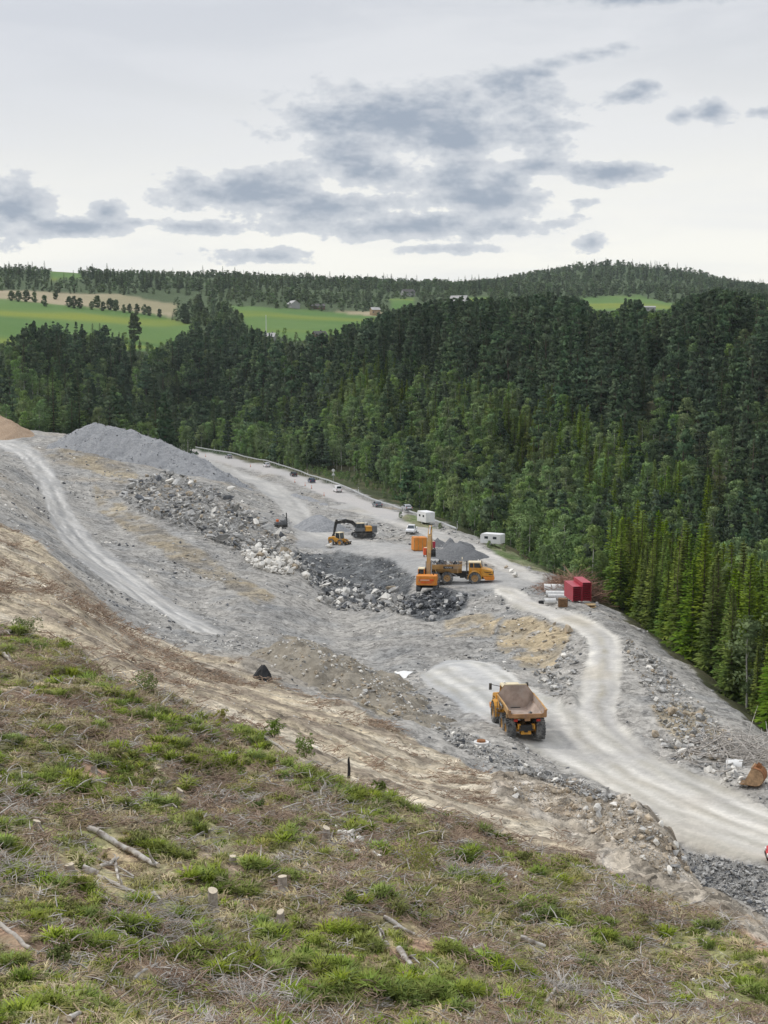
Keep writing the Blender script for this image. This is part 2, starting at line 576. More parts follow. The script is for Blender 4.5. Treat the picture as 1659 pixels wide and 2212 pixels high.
# coarse solve then refine (the surface is smooth between control points)
cs = np.linspace(S0, S1, 200)
cl = np.concatenate([np.linspace(math.log(14), math.log(30), 12)[:-1], np.linspace(math.log(30), math.log(460), 300)[:-1], np.linspace(math.log(460), math.log(5000), 100)])
EC = rbf(*np.meshgrid(cs, cl))
i0 = np.clip(np.searchsorted(cl, LROW) - 1, 0, len(cl) - 2)
fr = ((LROW - cl[i0]) / (cl[i0 + 1] - cl[i0]))[:, None]
ER = EC[i0] * (1 - fr) + EC[i0 + 1] * fr
j0 = np.clip(np.searchsorted(cs, gs) - 1, 0, len(cs) - 2)
fc = ((gs - cs[j0]) / (cs[j0 + 1] - cs[j0]))[None]
EG = ER[:, j0] * (1 - fc) + ER[:, j0 + 1] * fc
GY = np.exp(LROW)[:, None] * np.ones((1, NS))
GX = gs[None] * GY
GZ0 = EG * GY
PX, PY = proj(GX, GY, GZ0)


# ------------------------------------------------------------------ zones, as plan outlines on that land
def inpoly(poly, X, Y):
    r = np.zeros(X.shape, bool)
    n_ = len(poly)
    for i in range(n_):
        x1, y1 = poly[i]
        x2, y2 = poly[(i + 1) % n_]
        if y1 == y2:
            continue
        c = ((y1 > Y) != (y2 > Y)) & (X < (x2 - x1) * (Y - y1) / (y2 - y1) + x1)
        r ^= c
    return r


w1 = fbm(GX, GY, 6.0, 4, 11)
w2 = fbm(GX + 50, GY - 30, 6.0, 4, 23)
wob = np.clip(900. / GY, .6, 10)               # ragged edges, about a metre
HX = PX + w1 * wob * .8
HY = PY + w2 * wob * .45
Z = {}


def zone(name, poly, y0=0, y1=1e9, sharp=False):
    m_ = inpoly(poly, PX if sharp else HX, PY if sharp else HY) & (GY > y0) & (GY < y1)
    Z[name] = m_ | Z.get(name, np.zeros_like(m_))
    return m_


GRASS_EDGE = [(-500, 1180), (0, 1340), (150, 1398), (200, 1440), (290, 1485), (425, 1530), (550, 1585), (650, 1640), (800, 1700), (933, 1752), (1064, 1792), (1180, 1836), (1305, 1866), (1355, 1892), (1445, 1930), (1520, 1962), (1605, 2012), (1659, 2050), (2100, 2300)]
zone('hill', GRASS_EDGE + [(2100, 9000), (-800, 9000), (-800, 1180)], 0, 130)
Z['hill'] |= GY < 34
FOOT = [(-500, 950), (0, 1123), (65, 1163), (140, 1218), (200, 1278), (240, 1318), (300, 1358), (400, 1408), (500, 1425), (600, 1470), (700, 1515), (760, 1528), (850, 1578), (950, 1622), (1064, 1668), (1151, 1697)]
zone('sand', FOOT + [(1200, 1770), (1305, 1866), (1180, 1836), (1064, 1792), (933, 1752), (800, 1700), (650, 1640), (550, 1585), (425, 1530), (290, 1485), (200, 1440), (150, 1398), (0, 1340), (-500, 1180)], 60, 235)
zone('cut', [(1064, 1668), (1151, 1695), (1239, 1700), (1370, 1735), (1432, 1776), (1474, 1836), (1509, 1896), (1584, 1938), (1659, 2000), (2100, 2200), (2100, 2300), (1659, 2050), (1605, 2012), (1520, 1962), (1445, 1930), (1355, 1892), (1305, 1866), (1200, 1780), (1064, 1735)], 60, 110)
zone('pad', [(905, 1462), (960, 1426), (1020, 1420), (1085, 1440), (1150, 1490), (1225, 1530), (1200, 1580), (1143, 1610), (1064, 1562), (1000, 1530), (940, 1500)], 100, 190)
zone('main_road', [(1130, 1560), (1215, 1530), (1248, 1530), (1256, 1472), (1270, 1411), (1265, 1384), (1239, 1358), (1178, 1332), (1116, 1310), (1073, 1284), (1060, 1262), (1116, 1271), (1152, 1297), (1195, 1314), (1256, 1332), (1318, 1362), (1340, 1389), (1342, 1437), (1329, 1542),
                    (1329, 1564), (1370, 1594), (1436, 1638), (1545, 1688), (1659, 1748), (2100, 1900), (2100, 1960), (1659, 1864), (1530, 1838), (1453, 1816), (1414, 1755), (1348, 1722), (1305, 1700), (1213, 1652), (1143, 1608), (1090, 1575)], 76, 245)
zone('haul_road', [(-300, 930), (0, 944), (40, 953), (85, 975), (110, 1010), (135, 1050), (150, 1090), (165, 1120), (205, 1165), (250, 1205), (300, 1245), (360, 1290), (420, 1330), (490, 1366), (480, 1376), (420, 1366), (340, 1325), (280, 1290), (225, 1250), (175, 1210), (135, 1168), (112, 1128), (100, 1090), (85, 1048), (58, 1005), (30, 980), (0, 968), (-300, 950)], 160, 520)
zone('yard', [(640, 1146), (600, 1090), (545, 1046), (470, 1016), (415, 996), (440, 990), (520, 1018), (610, 1050), (660, 1085), (668, 1105), (690, 1140), (780, 1165), (900, 1180), (945, 1195), (1000, 1225), (1160, 1240), (1180, 1258), (1120, 1272), (1060, 1272), (960, 1268), (900, 1250), (845, 1208), (732, 1188), (640, 1180)], 225, 640)
zone('link_road', [(757, 1088), (845, 1118), (947, 1146), (1033, 1180), (1098, 1208), (1175, 1247), (1150, 1258), (1080, 1232), (1020, 1200), (930, 1165), (850, 1136), (770, 1108), (700, 1096)], 230, 460)
zone('highway', [(330, 957), (388, 968), (500, 985), (603, 1013), (720, 1052), (810, 1090), (880, 1112), (845, 1125), (757, 1090), (714, 1078), (657, 1053), (609, 1029), (515, 1009), (416, 984), (330, 972)], 300, 900, True)
zone('bank', [(1072, 1363), (1100, 1340), (1141, 1332), (1190, 1345), (1230, 1368), (1222, 1400), (1195, 1440), (1165, 1455), (1120, 1430), (1076, 1397)], 130, 230)
zone('bank', [(960, 1340), (1030, 1318), (1090, 1330), (1060, 1370), (960, 1372)], 150, 230)
zone('dark_slope', [(628, 1197), (732, 1189), (848, 1206), (900, 1246), (880, 1288), (800, 1304), (720, 1296), (670, 1254)], 200, 330)
zone('dark_slope', [(870, 1290), (950, 1272), (1015, 1284), (1005, 1312), (950, 1345), (890, 1335)], 180, 250)
zone('brown_fill', [(1400, 1530), (1480, 1525), (1560, 1580), (1600, 1640), (1560, 1640), (1480, 1610), (1420, 1580)], 100, 170)
zone('brown_fill', [(600, 1385), (650, 1372), (740, 1430), (840, 1470), (900, 1545), (840, 1560), (700, 1500)], 110, 190)
zone('brown_fill', [(170, 960), (260, 1000), (300, 1030), (260, 1050), (180, 1010), (100, 985)], 250, 460)
zone('brown_fill', [(200, 1045), (330, 1130), (480, 1220), (600, 1290), (560, 1300), (430, 1240), (300, 1165), (210, 1095)], 200, 380)
zone('rubble_bed', [(250, 1068), (300, 1040), (360, 1020), (450, 1050), (525, 1100), (600, 1148), (645, 1190), (630, 1230), (515, 1192), (425, 1156), (300, 1105)], 200, 420)
zone('verge', [(850, 1106), (900, 1116), (945, 1138), (930, 1143), (880, 1128)], 280, 420)
zone('verge', [(1040, 1172), (1110, 1190), (1190, 1226), (1200, 1245), (1150, 1228), (1080, 1200)], 230, 360)
EX = np.interp(-GY, [-e[1] for e in EDGE], [e[0] for e in EDGE])
Z['valley'] = (GX > EX + 2.5 + w1 * 1.5) & (GY > 60) & (GY < 700) | (GY > 660) | ((GY > 500 + 4 * w1) & (GX < EX - 26))
zone('field', [(-300, 640), (0, 645), (150, 660), (300, 675), (380, 690), (420, 705), (440, 722), (350, 745), (330, 760), (150, 752), (0, 760), (-300, 760)], 760, 1600, True)
zone('field', [(495, 660), (640, 668), (815, 680), (820, 702), (745, 735), (640, 735), (540, 712)], 880, 1600, True)
zone('field', [(840, 646), (895, 644), (895, 672), (850, 680)], 1100, 1900, True)
zone('field', [(1000, 643), (1060, 644), (1060, 668), (1000, 668)], 1100, 1900, True)
zone('field', [(1255, 640), (1380, 638), (1460, 655), (1450, 672), (1350, 675), (1260, 668)], 1300, 2000, True)
zone('field', [(110, 588), (170, 590), (180, 602), (110, 602)], 1300, 2300, True)
zone('stubble', [(-300, 622), (0, 627), (150, 631), (260, 639), (385, 659), (372, 687), (250, 669), (100, 655), (0, 645), (-300, 640)], 1100, 1700, True)
zone('stubble', [(700, 670), (830, 677), (830, 684), (760, 678)], 1000, 1600, True)

for q in ('bank', 'brown_fill'):
    Z[q] &= (fbm(GX, GY, 5, 4, 15) + .5 * fbm(GX, GY, 1.5, 2, 16)) > -.5
# one id per cell, later names win
ORDER = ['gravel', 'brown_fill', 'rubble_bed', 'dark_slope', 'bank', 'verge', 'sand', 'cut', 'hill', 'yard', 'link_road', 'highway', 'haul_road', 'pad', 'main_road', 'valley', 'field', 'stubble']
ZID = np.zeros(GX.shape, int)
for k, nm in enumerate(ORDER):
    if nm in Z:
        ZID[Z[nm]] = k
zi = {nm: k for k, nm in enumerate(ORDER)}


def blur(a, k=1):
    for _ in range(k):
        p = np.pad(a, 1, mode='edge')
        a = (p[:-2, 1:-1] + p[2:, 1:-1] + p[1:-1, :-2] + p[1:-1, 2:] + 2 * p[1:-1, 1:-1]) / 6
    return a


def zmask(*names, k=3):
    return blur(np.isin(ZID, [zi[q] for q in names]).astype(float), k)


# ------------------------------------------------------------------ relief
road_m = zmask('main_road', 'pad', 'haul_road', 'highway', 'yard', 'link_road', k=5)
hill_m = zmask('hill', k=4)
sand_m = zmask('sand', k=4)
cut_m = zmask('cut', k=3)
val_m = zmask('valley', 'field', 'stubble', k=2)
grav_m = np.clip(1 - road_m - hill_m - sand_m - cut_m - val_m, 0, 1)
rel = np.zeros_like(GX)
big = fbm(GX, GY, 9, 3, 31)
mid = fbm(GX, GY, 2.6, 3, 41)
sml = fbm(GX, GY, .8, 3, 51)
rel += hill_m * (big * .45 + mid * .22 + sml * .08)
# the sand strip: furrows running along the slope
ang = math.atan2(-13, 38)
AL = GX * math.cos(ang) + GY * math.sin(ang)
AC = -GX * math.sin(ang) + GY * math.cos(ang)
fur = fbm(AL * .34, AC, 1.7, 4, 61)
rel += sand_m * (big * .4 + fur * .22 + sml * .12)
rel += grav_m * (big * .6 + mid * .22 + sml * .12)
rel += cut_m * (big * .5 + fbm(AL * .45, AC * 1.3, 1.7, 4, 65) * .36 + np.abs(fbm(GX, GY, .9, 3, 66)) * .34)
rel += road_m * (big * .07 + sml * .008)
rel += val_m * np.where(GY < 700, big * .8, fbm(GX, GY, 60, 4, 71) * np.clip((GY - 700) / 400, 0, 2.4))
GZ = GZ0 + rel


def ground(x, y):
    """height of the built land at plan points"""
    x = np.asarray(x, float)
    y = np.asarray(y, float)
    s = np.clip(x / y, S0 + 1e-6, S1 - 1e-6)
    l = np.clip(np.log(y), LROW[0] + 1e-6, LROW[-1] - 1e-6)
    j = np.clip(((s - S0) / (S1 - S0) * (NS - 1)), 0, NS - 1.001)
    jj = j.astype(int)
    fj = j - jj
    ii = np.clip(np.searchsorted(LROW, l) - 1, 0, NL - 2)
    fi = (l - LROW[ii]) / (LROW[ii + 1] - LROW[ii])
    # heights interpolated as true z
    a = GZ[ii, jj] * (1 - fj) + GZ[ii, jj + 1] * fj
    b = GZ[ii + 1, jj] * (1 - fj) + GZ[ii + 1, jj + 1] * fj
    t = (y - np.exp(LROW[ii])) / (np.exp(LROW[ii + 1]) - np.exp(LROW[ii]))
    return a * (1 - t) + b * t


def zone_at(x, y):
    s = np.clip(np.asarray(x) / np.asarray(y), S0, S1)
    jj = np.clip(np.round((s - S0) / (S1 - S0) * (NS - 1)).astype(int), 0, NS - 1)
    ii = np.clip(np.searchsorted(LROW, np.log(y)), 0, NL - 1)
    return ZID[ii, jj]


_YS = np.exp(np.linspace(math.log(20), math.log(4800), 4000))


def G(px, py, ymin=0):
    """the first point of land met along a sight line"""
    s, e = ray(px, py)
    z = ground(s * _YS, _YS)
    hit = np.nonzero((e * _YS <= z) & (_YS >= ymin))[0]
    Y = _YS[hit[0]] if len(hit) else 1500.
    return Vector((s * Y, Y, float(ground(s * Y, Y))))


# ------------------------------------------------------------------ ground colours (what the soil itself is)
def cmix(a, b, t):
    t = np.clip(t, 0, 1)[..., None]
    return a * (1 - t) + b * t


def c3(r, g, b):
    return np.array([r, g, b], float)


nz1 = fbm(GX, GY, 14, 4, 81)
nz2 = fbm(GX, GY, 4, 4, 91)
nz3 = fbm(GX, GY, 1.3, 3, 101)
base = np.zeros(GX.shape + (3,))
one = np.ones(GX.shape + (3,))
gr = one * c3(.33, .318, .296)
gr = cmix(gr, one * c3(.415, .395, .36), .5 + .9 * nz1)
gr = cmix(gr, one * c3(.26, .265, .265), .05 + .7 * nz2)
gr = cmix(gr, one * c3(.36, .30, .22), .9 * fbm(GX, GY, 20, 4, 111) - .25)
br = cmix(one * c3(.33, .28, .20), one * c3(.24, .225, .20), .5 + nz2)
br = cmix(br, one * c3(.42, .36, .26), nz1)
dk = cmix(one * c3(.10, .105, .11), one * c3(.175, .18, .18), .4 + .8 * nz2)
bk = cmix(one * c3(.43, .35, .23), one * c3(.28, .25, .20), .25 + 1.1 * nz2)
vg = cmix(one * c3(.10, .15, .05), one * c3(.22, .21, .13), .5 + nz2)
sd = cmix(one * c3(.52, .44, .315), one * c3(.26, .215, .165), .45 + 1.1 * fur + .6 * nz3)
sd = cmix(sd, one * c3(.64, .57, .45), fbm(AL * .3, AC, 2.4, 4, 121) * 1.6 - .3)
sd = cmix(sd, one * c3(.25, .215, .175), fbm(GX, GY, 16, 3, 131) * 1.2 + .5 * nz2 - .1)
ct = cmix(one * c3(.42, .37, .30), one * c3(.27, .22, .165), .35 + 1.1 * fbm(AL * .5, AC * 1.5, 2.2, 4, 141))
ct = cmix(ct, one * c3(.55, .50, .43), nz3 * 1.1 - .1)
gz = nz1 * .6 + nz2 * .7
hl = cmix(one * c3(.37, .245, .17), one * c3(.50, .43, .29), .5 + 1.1 * nz2 + .5 * nz3)
hl = cmix(hl, one * c3(.33, .35, .13), gz * 1.2 + .15)
hl = cmix(hl, one * c3(.42, .37, .30), fbm(GX, GY, 7, 4, 151) * 1.8 - 1.0)
# wheel-worn lanes follow each road
rd = cmix(one * c3(.56, .535, .49), one * c3(.47, .455, .43), .4 + .8 * nz1)
rd = cmix(rd, one * c3(.60, .57, .52), nz2 * .45)
rd = cmix(rd, one * c3(.52, .475, .40), fbm(GX, GY, 9.0, 3, 171) * 1.4 - .2)
pd = cmix(one * c3(.42, .425, .425), one * c3(.51, .505, .49), .5 + nz1 + .4 * nz2)
hr = cmix(one * c3(.50, .485, .455), one * c3(.40, .395, .385), .4 + .8 * nz2)
yd = cmix(one * c3(.43, .42, .40), one * c3(.33, .33, .325), .5 + nz1)
hw = cmix(one * c3(.50, .475, .45), one * c3(.46, .445, .43), .5 + nz1)
va = cmix(one * c3(.055, .068, .028), one * c3(.10, .095, .05), .4 + nz1)
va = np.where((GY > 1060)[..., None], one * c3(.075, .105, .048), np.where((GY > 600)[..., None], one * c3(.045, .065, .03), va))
fd = cmix(one * c3(.085, .165, .04), one * c3(.11, .185, .05), .5 + fbm(GX, GY, 70, 3, 181))
fd = cmix(fd, one * c3(.20, .235, .035), fbm(GX * .35, GY * 1.6, 90, 3, 191) * 2.0 - .9)
st = cmix(one * c3(.36, .30, .20), one * c3(.28, .25, .15), .5 + fbm(GX, GY, 60, 3, 201))
for nm, c in (('gravel', gr), ('rubble_bed', cmix(gr, dk, np.full(GX.shape, .3))), ('brown_fill', br), ('dark_slope', dk), ('bank', bk), ('verge', vg), ('sand', sd), ('cut', ct), ('hill', hl), ('yard', yd), ('link_road', cmix(yd, rd, np.full(GX.shape, .6))),
              ('highway', hw), ('haul_road', hr), ('main_road', rd), ('pad', pd), ('valley', va), ('field', fd), ('stubble', st)):
    m_ = ZID == zi[nm]
    base[m_] = c[m_]


# ruts: lighter packed tracks and darker loose strips along polylines (plan distance)
def polydist(pts, X, Y):
    best = np.full(X.shape, 1e9)
    for (ax, ay), (bx, by) in zip(pts[:-1], pts[1:]):
        dx, dy = bx - ax, by - ay
        t = np.clip(((X - ax) * dx + (Y - ay) * dy) / (dx * dx + dy * dy), 0, 1)
        px_, py_ = X - (ax + t * dx), Y - (ay + t * dy)
        dd = np.hypot(px_, py_)
        sg = np.sign(px_ * dy - py_ * dx)
        better = dd < np.abs(best)
        best = np.where(better, dd * np.where(sg == 0, 1, sg), best)
    return best


def streak(line, msk, amt, seed, size=.8):
    """wear drawn out along the direction of travel"""
    box = msk & (GX > min(p[0] for p in line) - 12) & (GX < max(p[0] for p in line) + 12) & (GY > min(p[1] for p in line) - 12) & (GY < max(p[1] for p in line) + 12)
    ii = np.nonzero(box)
    x, y = GX[ii], GY[ii]
    best = np.full(x.shape, 1e9)
    sgn = np.zeros(x.shape)
    al = np.zeros(x.shape)
    run = 0.
    for (ax, ay), (bx, by) in zip(line[:-1], line[1:]):
        dx, dy = bx - ax, by - ay
        L = math.hypot(dx, dy) + 1e-9
        t = np.clip(((x - ax) * dx + (y - ay) * dy) / (L * L), 0, 1)
        ex_, ey_ = x - ax - t * dx, y - ay - t * dy
        dd = np.hypot(ex_, ey_)
        k_ = dd < best
        best = np.where(k_, dd, best)
        sgn = np.where(k_, np.sign(ex_ * dy - ey_ * dx) * dd, sgn)
        al = np.where(k_, run + t * L, al)
        run += L
    tone = fbm(sgn + .5 * fbm(al, sgn, 9, 2, seed + 9), al * .05, size, 4, seed) + .5 * fbm(sgn, al * .1, size * 3.5, 2, seed + 5)
    w_ = np.clip(1 - best / 9.5, 0, 1) ** .5
    base[ii] *= (1 + amt * tone * w_)[:, None]


def smoothline(pts, it=3):
    for _ in range(it):
        q = [pts[0]]
        for a, b in zip(pts[:-1], pts[1:]):
            q.append((a[0] * .75 + b[0] * .25, a[1] * .75 + b[1] * .25))
            q.append((a[0] * .25 + b[0] * .75, a[1] * .25 + b[1] * .75))
        q.append(pts[-1])
        pts = q
    return pts


def plan(pxs, it=2):
    out = []
    for (a, b) in pxs:
        v = G(a, b)
        out.append((v.x, v.y))
    return smoothline(out, it)


def ruts(line, msk, offs, wid, col, amt, dep, wander=.35, seed=5):
    box = msk & (GX > min(p[0] for p in line) - 9) & (GX < max(p[0] for p in line) + 9) & (GY > min(p[1] for p in line) - 9) & (GY < max(p[1] for p in line) + 9)
    ii = np.nonzero(box)
    if not len(ii[0]):
        return
    x, y = GX[ii], GY[ii]
    d_ = polydist(line, x, y) + wander * fbm(x, y, 7, 2, seed)
    for o in offs:
        w_ = np.exp(-((d_ - o) / wid) ** 2) * amt * (.65 + .5 * fbm(x, y, 3, 3, seed + 3))
        w_ = np.clip(w_, 0, 1)
        base[ii] = base[ii] * (1 - w_[:, None]) + np.array(col) * w_[:, None]
        GZ[ii] -= dep * w_


HAUL = plan([(5, 957), (60, 980), (90, 1020), (112, 1060), (128, 1100), (142, 1130), (180, 1178), (225, 1218), (280, 1258), (340, 1300), (400, 1340), (470, 1372)])
SIDE = plan([(1085, 1276), (1150, 1305), (1215, 1330), (1285, 1362), (1305, 1395), (1302, 1430), (1298, 1480), (1292, 1530), (1300, 1575), (1360, 1625), (1460, 1690), (1560, 1740), (1700, 1800)])
MAIN = plan([(975, 1440), (1060, 1490), (1140, 1545), (1230, 1610), (1330, 1665), (1430, 1725), (1530, 1775), (1700, 1830)])
LINK = plan([(780, 1098), (860, 1126), (950, 1156), (1030, 1192), (1100, 1225), (1140, 1250)])
INNER = plan([(430, 996), (500, 1018), (560, 1040), (610, 1068), (640, 1105), (690, 1150), (780, 1172)])
zm = ZID == zi['haul_road']
ruts(HAUL, zm, (-2.3, -1.2, 1.2, 2.3), .32, (.70, .68, .64), 1.0, .10)
ruts(HAUL, zm, (-3.2, 0, 3.2), .55, (.29, .29, .285), .95, -.10)
zm = (ZID == zi['main_road']) | (ZID == zi['pad'])
ruts(SIDE, zm, (-3.3, -1.7, 1.5, 3.2), .5, (.70, .67, .60), .9, .06)
ruts(SIDE, zm, (-2.5, .0, 2.4), .4, (.40, .37, .30), .9, -.06)
ruts(SIDE, zm, (4.6, -4.7), .5, (.37, .36, .33), .7, -.12)
ruts(MAIN, zm, (-4.4, -2.6, .3, 2.2), .5, (.70, .675, .615), .85, .05)
ruts(MAIN, zm, (-3.5, 1.2, 3.3), .45, (.40, .385, .335), .85, -.05)
zm = (ZID == zi['link_road']) | (ZID == zi['yard'])
ruts(LINK, zm, (-1.5, 1.5), .7, (.58, .55, .50), .8, .05)
ruts(INNER, zm, (-3, 0, 3), 1.6, (.56, .54, .50), .8, .05)

base = np.stack([blur(base[..., k], 1) for k in range(3)], -1)
for nm, k_ in (('main_road', .90), ('pad', .90), ('haul_road', .90), ('link_road', .88), ('yard', .88), ('highway', .90), ('gravel', .90), ('brown_fill', .92)):
    base[ZID == zi[nm]] *= k_                      # dry dust is no brighter than this
rm_ = (ZID == zi['main_road']) | (ZID == zi['pad'])
streak(SIDE, rm_, .17, 901)
streak(MAIN, rm_, .13, 911)
streak(HAUL, ZID == zi['haul_road'], .25, 921, .6)
streak(LINK, ZID == zi['link_road'], .16, 931, 1.0)
streak(INNER, ZID == zi['yard'], .16, 941, 1.4)
# grain: x = speckle strength, y = stone size class, z = greenery of the surface
grain = np.zeros_like(base)
for nm, sp2, sz in (('gravel', .6, .5), ('rubble_bed', .8, .5), ('brown_fill', .6, .5), ('dark_slope', .9, .7), ('bank', .55, .4), ('verge', .5, .3), ('sand', .65, .3), ('cut', .8, .6), ('hill', .7, .3), ('yard', .22, .2), ('link_road', .2, .2),
                    ('highway', .06, .1), ('haul_road', .22, .2), ('main_road', .14, .2), ('pad', .14, .2), ('valley', .5, .4), ('field', .12, .1), ('stubble', .2, .1)):
    grain[ZID == zi[nm]] = (sp2, sz, 0)
grain = np.stack([blur(grain[..., k], 1) for k in range(3)], -1)


def ground_material():
    m = bpy.data.materials.new('ground')
    m.use_nodes = True
    t = m.node_tree
    g = NG(t)
    b = t.nodes['Principled BSDF']
    a1 = g.n('ShaderNodeAttribute', attribute_name='soil')
    a2 = g.n('ShaderNodeAttribute', attribute_name='grain')
    sp = g.n('ShaderNodeSeparateColor')
    g.put(sp.inputs[0], a2.outputs['Color'])
    geo = g.n('ShaderNodeNewGeometry')
    v = geo.outputs['Position']
    amt = sp.outputs[0]
    # stones: cells with their own tone, broad and fine
    tones = None
    wv_ = g.n('ShaderNodeVectorMath', operation='MULTIPLY_ADD')
    g.put(wv_.inputs[0], g.noise(v, 2.2, 2, .6, color=True))
    wv_.inputs[1].default_value = (.9, .9, .9)
    g.put(wv_.inputs[2], v)
    for sc_, w_ in ((.85, .45), (3.2, .45)):
        vo = g.n('ShaderNodeTexVoronoi')
        g.put(vo.inputs['Vector'], wv_.outputs[0])
        vo.inputs['Scale'].default_value = sc_
        s3 = g.n('ShaderNodeSeparateColor')
        g.put(s3.inputs[0], vo.outputs['Color'])
        k = g.m('MULTIPLY', g.m('SUBTRACT', s3.outputs[0], .5), w_)
        tones = k if tones is None else g.m('ADD', tones, k)
    fine = g.m('MULTIPLY', g.m('SUBTRACT', g.noise(v, 1.6, 6, .7), .5), 1.5)
    tot = g.m('ADD', g.m('MULTIPLY', tones, 1.5), fine)
    fac = g.m('ADD', 1., g.m('MULTIPLY', g.m('MULTIPLY', tot, amt), 1.35))
    fac = g.m('MAXIMUM', fac, .18)
    mul = g.n('ShaderNodeVectorMath', operation='SCALE')
    g.put(mul.inputs[0], a1.outputs['Color'])
    g.put(mul.inputs['Scale'], fac)
    t.links.new(mul.outputs[0], b.inputs['Base Color'])
    b.inputs['Roughness'].default_value = .95
    b.inputs['Specular IOR Level'].default_value = .15
    bp = g.n('ShaderNodeBump')
    g.put(bp.inputs['Strength'], g.m('MULTIPLY', amt, .9, clamp=True))
    bp.inputs['Distance'].default_value = .35
    g.put(bp.inputs['Height'], tot)
    t.links.new(bp.outputs[0], b.inputs['Normal'])
    return m


GROUND = ground_material()


def sheet(name, zones):
    cells = np.isin(ZID[:-1, :-1], [zi[q] for q in zones])
    ci, cj = np.nonzero(cells)
    idx = np.stack([ci * NS + cj, ci * NS + cj + 1, (ci + 1) * NS + cj + 1, (ci + 1) * NS + cj], 1)
    used, inv = np.unique(idx.ravel(), return_inverse=True)
    co = np.stack([GX.ravel()[used], GY.ravel()[used], GZ.ravel()[used]], 1)
    me = bpy.data.meshes.new(name)
    me.vertices.add(len(co))
    me.vertices.foreach_set('co', co.ravel())
    nf = len(idx)
    me.loops.add(nf * 4)
    me.loops.foreach_set('vertex_index', inv.ravel().astype(np.int32))
    me.polygons.add(nf)
    me.polygons.foreach_set('loop_start', np.arange(0, nf * 4, 4, dtype=np.int32))
    me.polygons.foreach_set('use_smooth', np.ones(nf, bool))
    me.update(calc_edges=True)
    for an, arr in (('soil', base), ('grain', grain)):
        at = me.attributes.new(an, 'FLOAT_COLOR', 'POINT')
        c = np.ones((len(used), 4))
        c[:, :3] = arr.reshape(-1, 3)[used]
        at.data.foreach_set('color', c.ravel())
    me.materials.append(GROUND)
    o = bpy.data.objects.new(name, me)
    COL.objects.link(o)
    o['kind'] = 'structure'
    return o


for nm, zs, lb in (('hillside', ['hill'], 'clear-felled hillside with brown litter and grass'),
                   ('sandy_slope', ['sand'], 'stripped sandy strip along the foot of the hillside'),
                   ('rock_cut', ['cut'], 'blasted rock edge above the pale gravel road'),
                   ('quarry_ground', ['gravel', 'brown_fill', 'rubble_bed', 'dark_slope', 'bank'], 'grey broken stone ground of the building site'),
                   ('yard', ['yard'], 'packed gravel yard round the excavators'),
                   ('gravel_road', ['main_road', 'link_road', 'pad'], 'pale dusty gravel road through the site'),
                   ('haul_road', ['haul_road'], 'rutted haul road climbing the slope'),
                   ('highway', ['highway'], 'dusty public road with a line of cars'),
                   ('verge', ['verge'], 'grassy verge beside the public road'),
                   ('valley_terrain', ['valley'], 'wooded valley sides and far ridges'),
                   ('field', ['field'], 'green meadows on the far side of the valley'),
                   ('stubble_field', ['stubble'], 'tan bare field above the green meadow')):
    o = sheet(nm, zs)
    o['label'] = lb
# ------------------------------------------------------------------ foliage
def leaf_mat(name, dark, light, rnd=.22, trans=.25, scale=.5):
    m = bpy.data.materials.new(name)
    m.use_nodes = True
    t = m.node_tree
    t.nodes.clear()
    g = NG(t)
    out = g.n('ShaderNodeOutputMaterial')
    tc = g.n('ShaderNodeTexCoord')
    oi = g.n('ShaderNodeObjectInfo')
    n1 = g.noise(tc.outputs['Object'], scale, 2, .6)
    c = g.mix(g.smooth(n1, .35, .65), dark, light)
    hs = g.n('ShaderNodeHueSaturation')
    g.put(hs.inputs['Hue'], g.m('ADD', .5 - .02, g.m('MULTIPLY', oi.outputs['Random'], .04)))
    r2 = g.m('FRACT', g.m('MULTIPLY', oi.outputs['Random'], 7.31))
    g.put(hs.inputs['Value'], g.m('ADD', 1 - rnd, g.m('MULTIPLY', r2, 2 * rnd)))
    g.put(hs.inputs['Saturation'], g.m('ADD', .8, g.m('MULTIPLY', g.m('FRACT', g.m('MULTIPLY', oi.outputs['Random'], 3.7)), .3)))
    g.put(hs.inputs['Color'], c)
    df = g.n('ShaderNodeBsdfDiffuse')
    tr = g.n('ShaderNodeBsdfTranslucent')
    g.put(df.inputs[0], hs.outputs[0])
    g.put(tr.inputs[0], hs.outputs[0])
    mx = g.n('ShaderNodeMixShader')
    mx.inputs[0].default_value = trans
    t.links.new(df.outputs[0], mx.inputs[1])
    t.links.new(tr.outputs[0], mx.inputs[2])
    t.links.new(mx.outputs[0], out.inputs[0])
    MATS[name] = m
    return m


leaf_mat('spruce_young', (.088, .155, .020), (.225, .31, .046), .34)
leaf_mat('spruce_dark', (.050, .075, .038), (.095, .130, .058), .25)
leaf_mat('pine', (.060, .105, .058), (.140, .195, .105), .34)
leaf_mat('birch', (.135, .215, .075), (.265, .365, .135), .28)
leaf_mat('birch_far', (.105, .150, .072), (.185, .245, .120), .3)
leaf_mat('dead_needles', (.16, .11, .075), (.24, .18, .13), .15)
leaf_mat('grass_green', (.235, .30, .055), (.39, .45, .11), .3, .3)
leaf_mat('grass_olive', (.29, .295, .09), (.44, .42, .16), .25, .3)
leaf_mat('grass_straw', (.44, .37, .22), (.62, .52, .32), .22, .2)
leaf_mat('shrub_leaf', (.14, .205, .045), (.25, .33, .09), .2, .3)
mat('bark', (.13, .10, .075), .95, var=.3, scale=3, rnd=.2)
mat('birch_bark', (.52, .50, .46), .85, var=.25, scale=2.5, dirt=(.09, .08, .07), dirt_amt=.5, rnd=.15)
mat('pine_bark', (.10, .075, .055), .95, var=.3, scale=2, rnd=.2)
mat('twig', (.33, .245, .18), .95, var=.3, scale=4, rnd=.25)
mat('twig_grey', (.46, .425, .385), .9, var=.25, scale=4, rnd=.2)
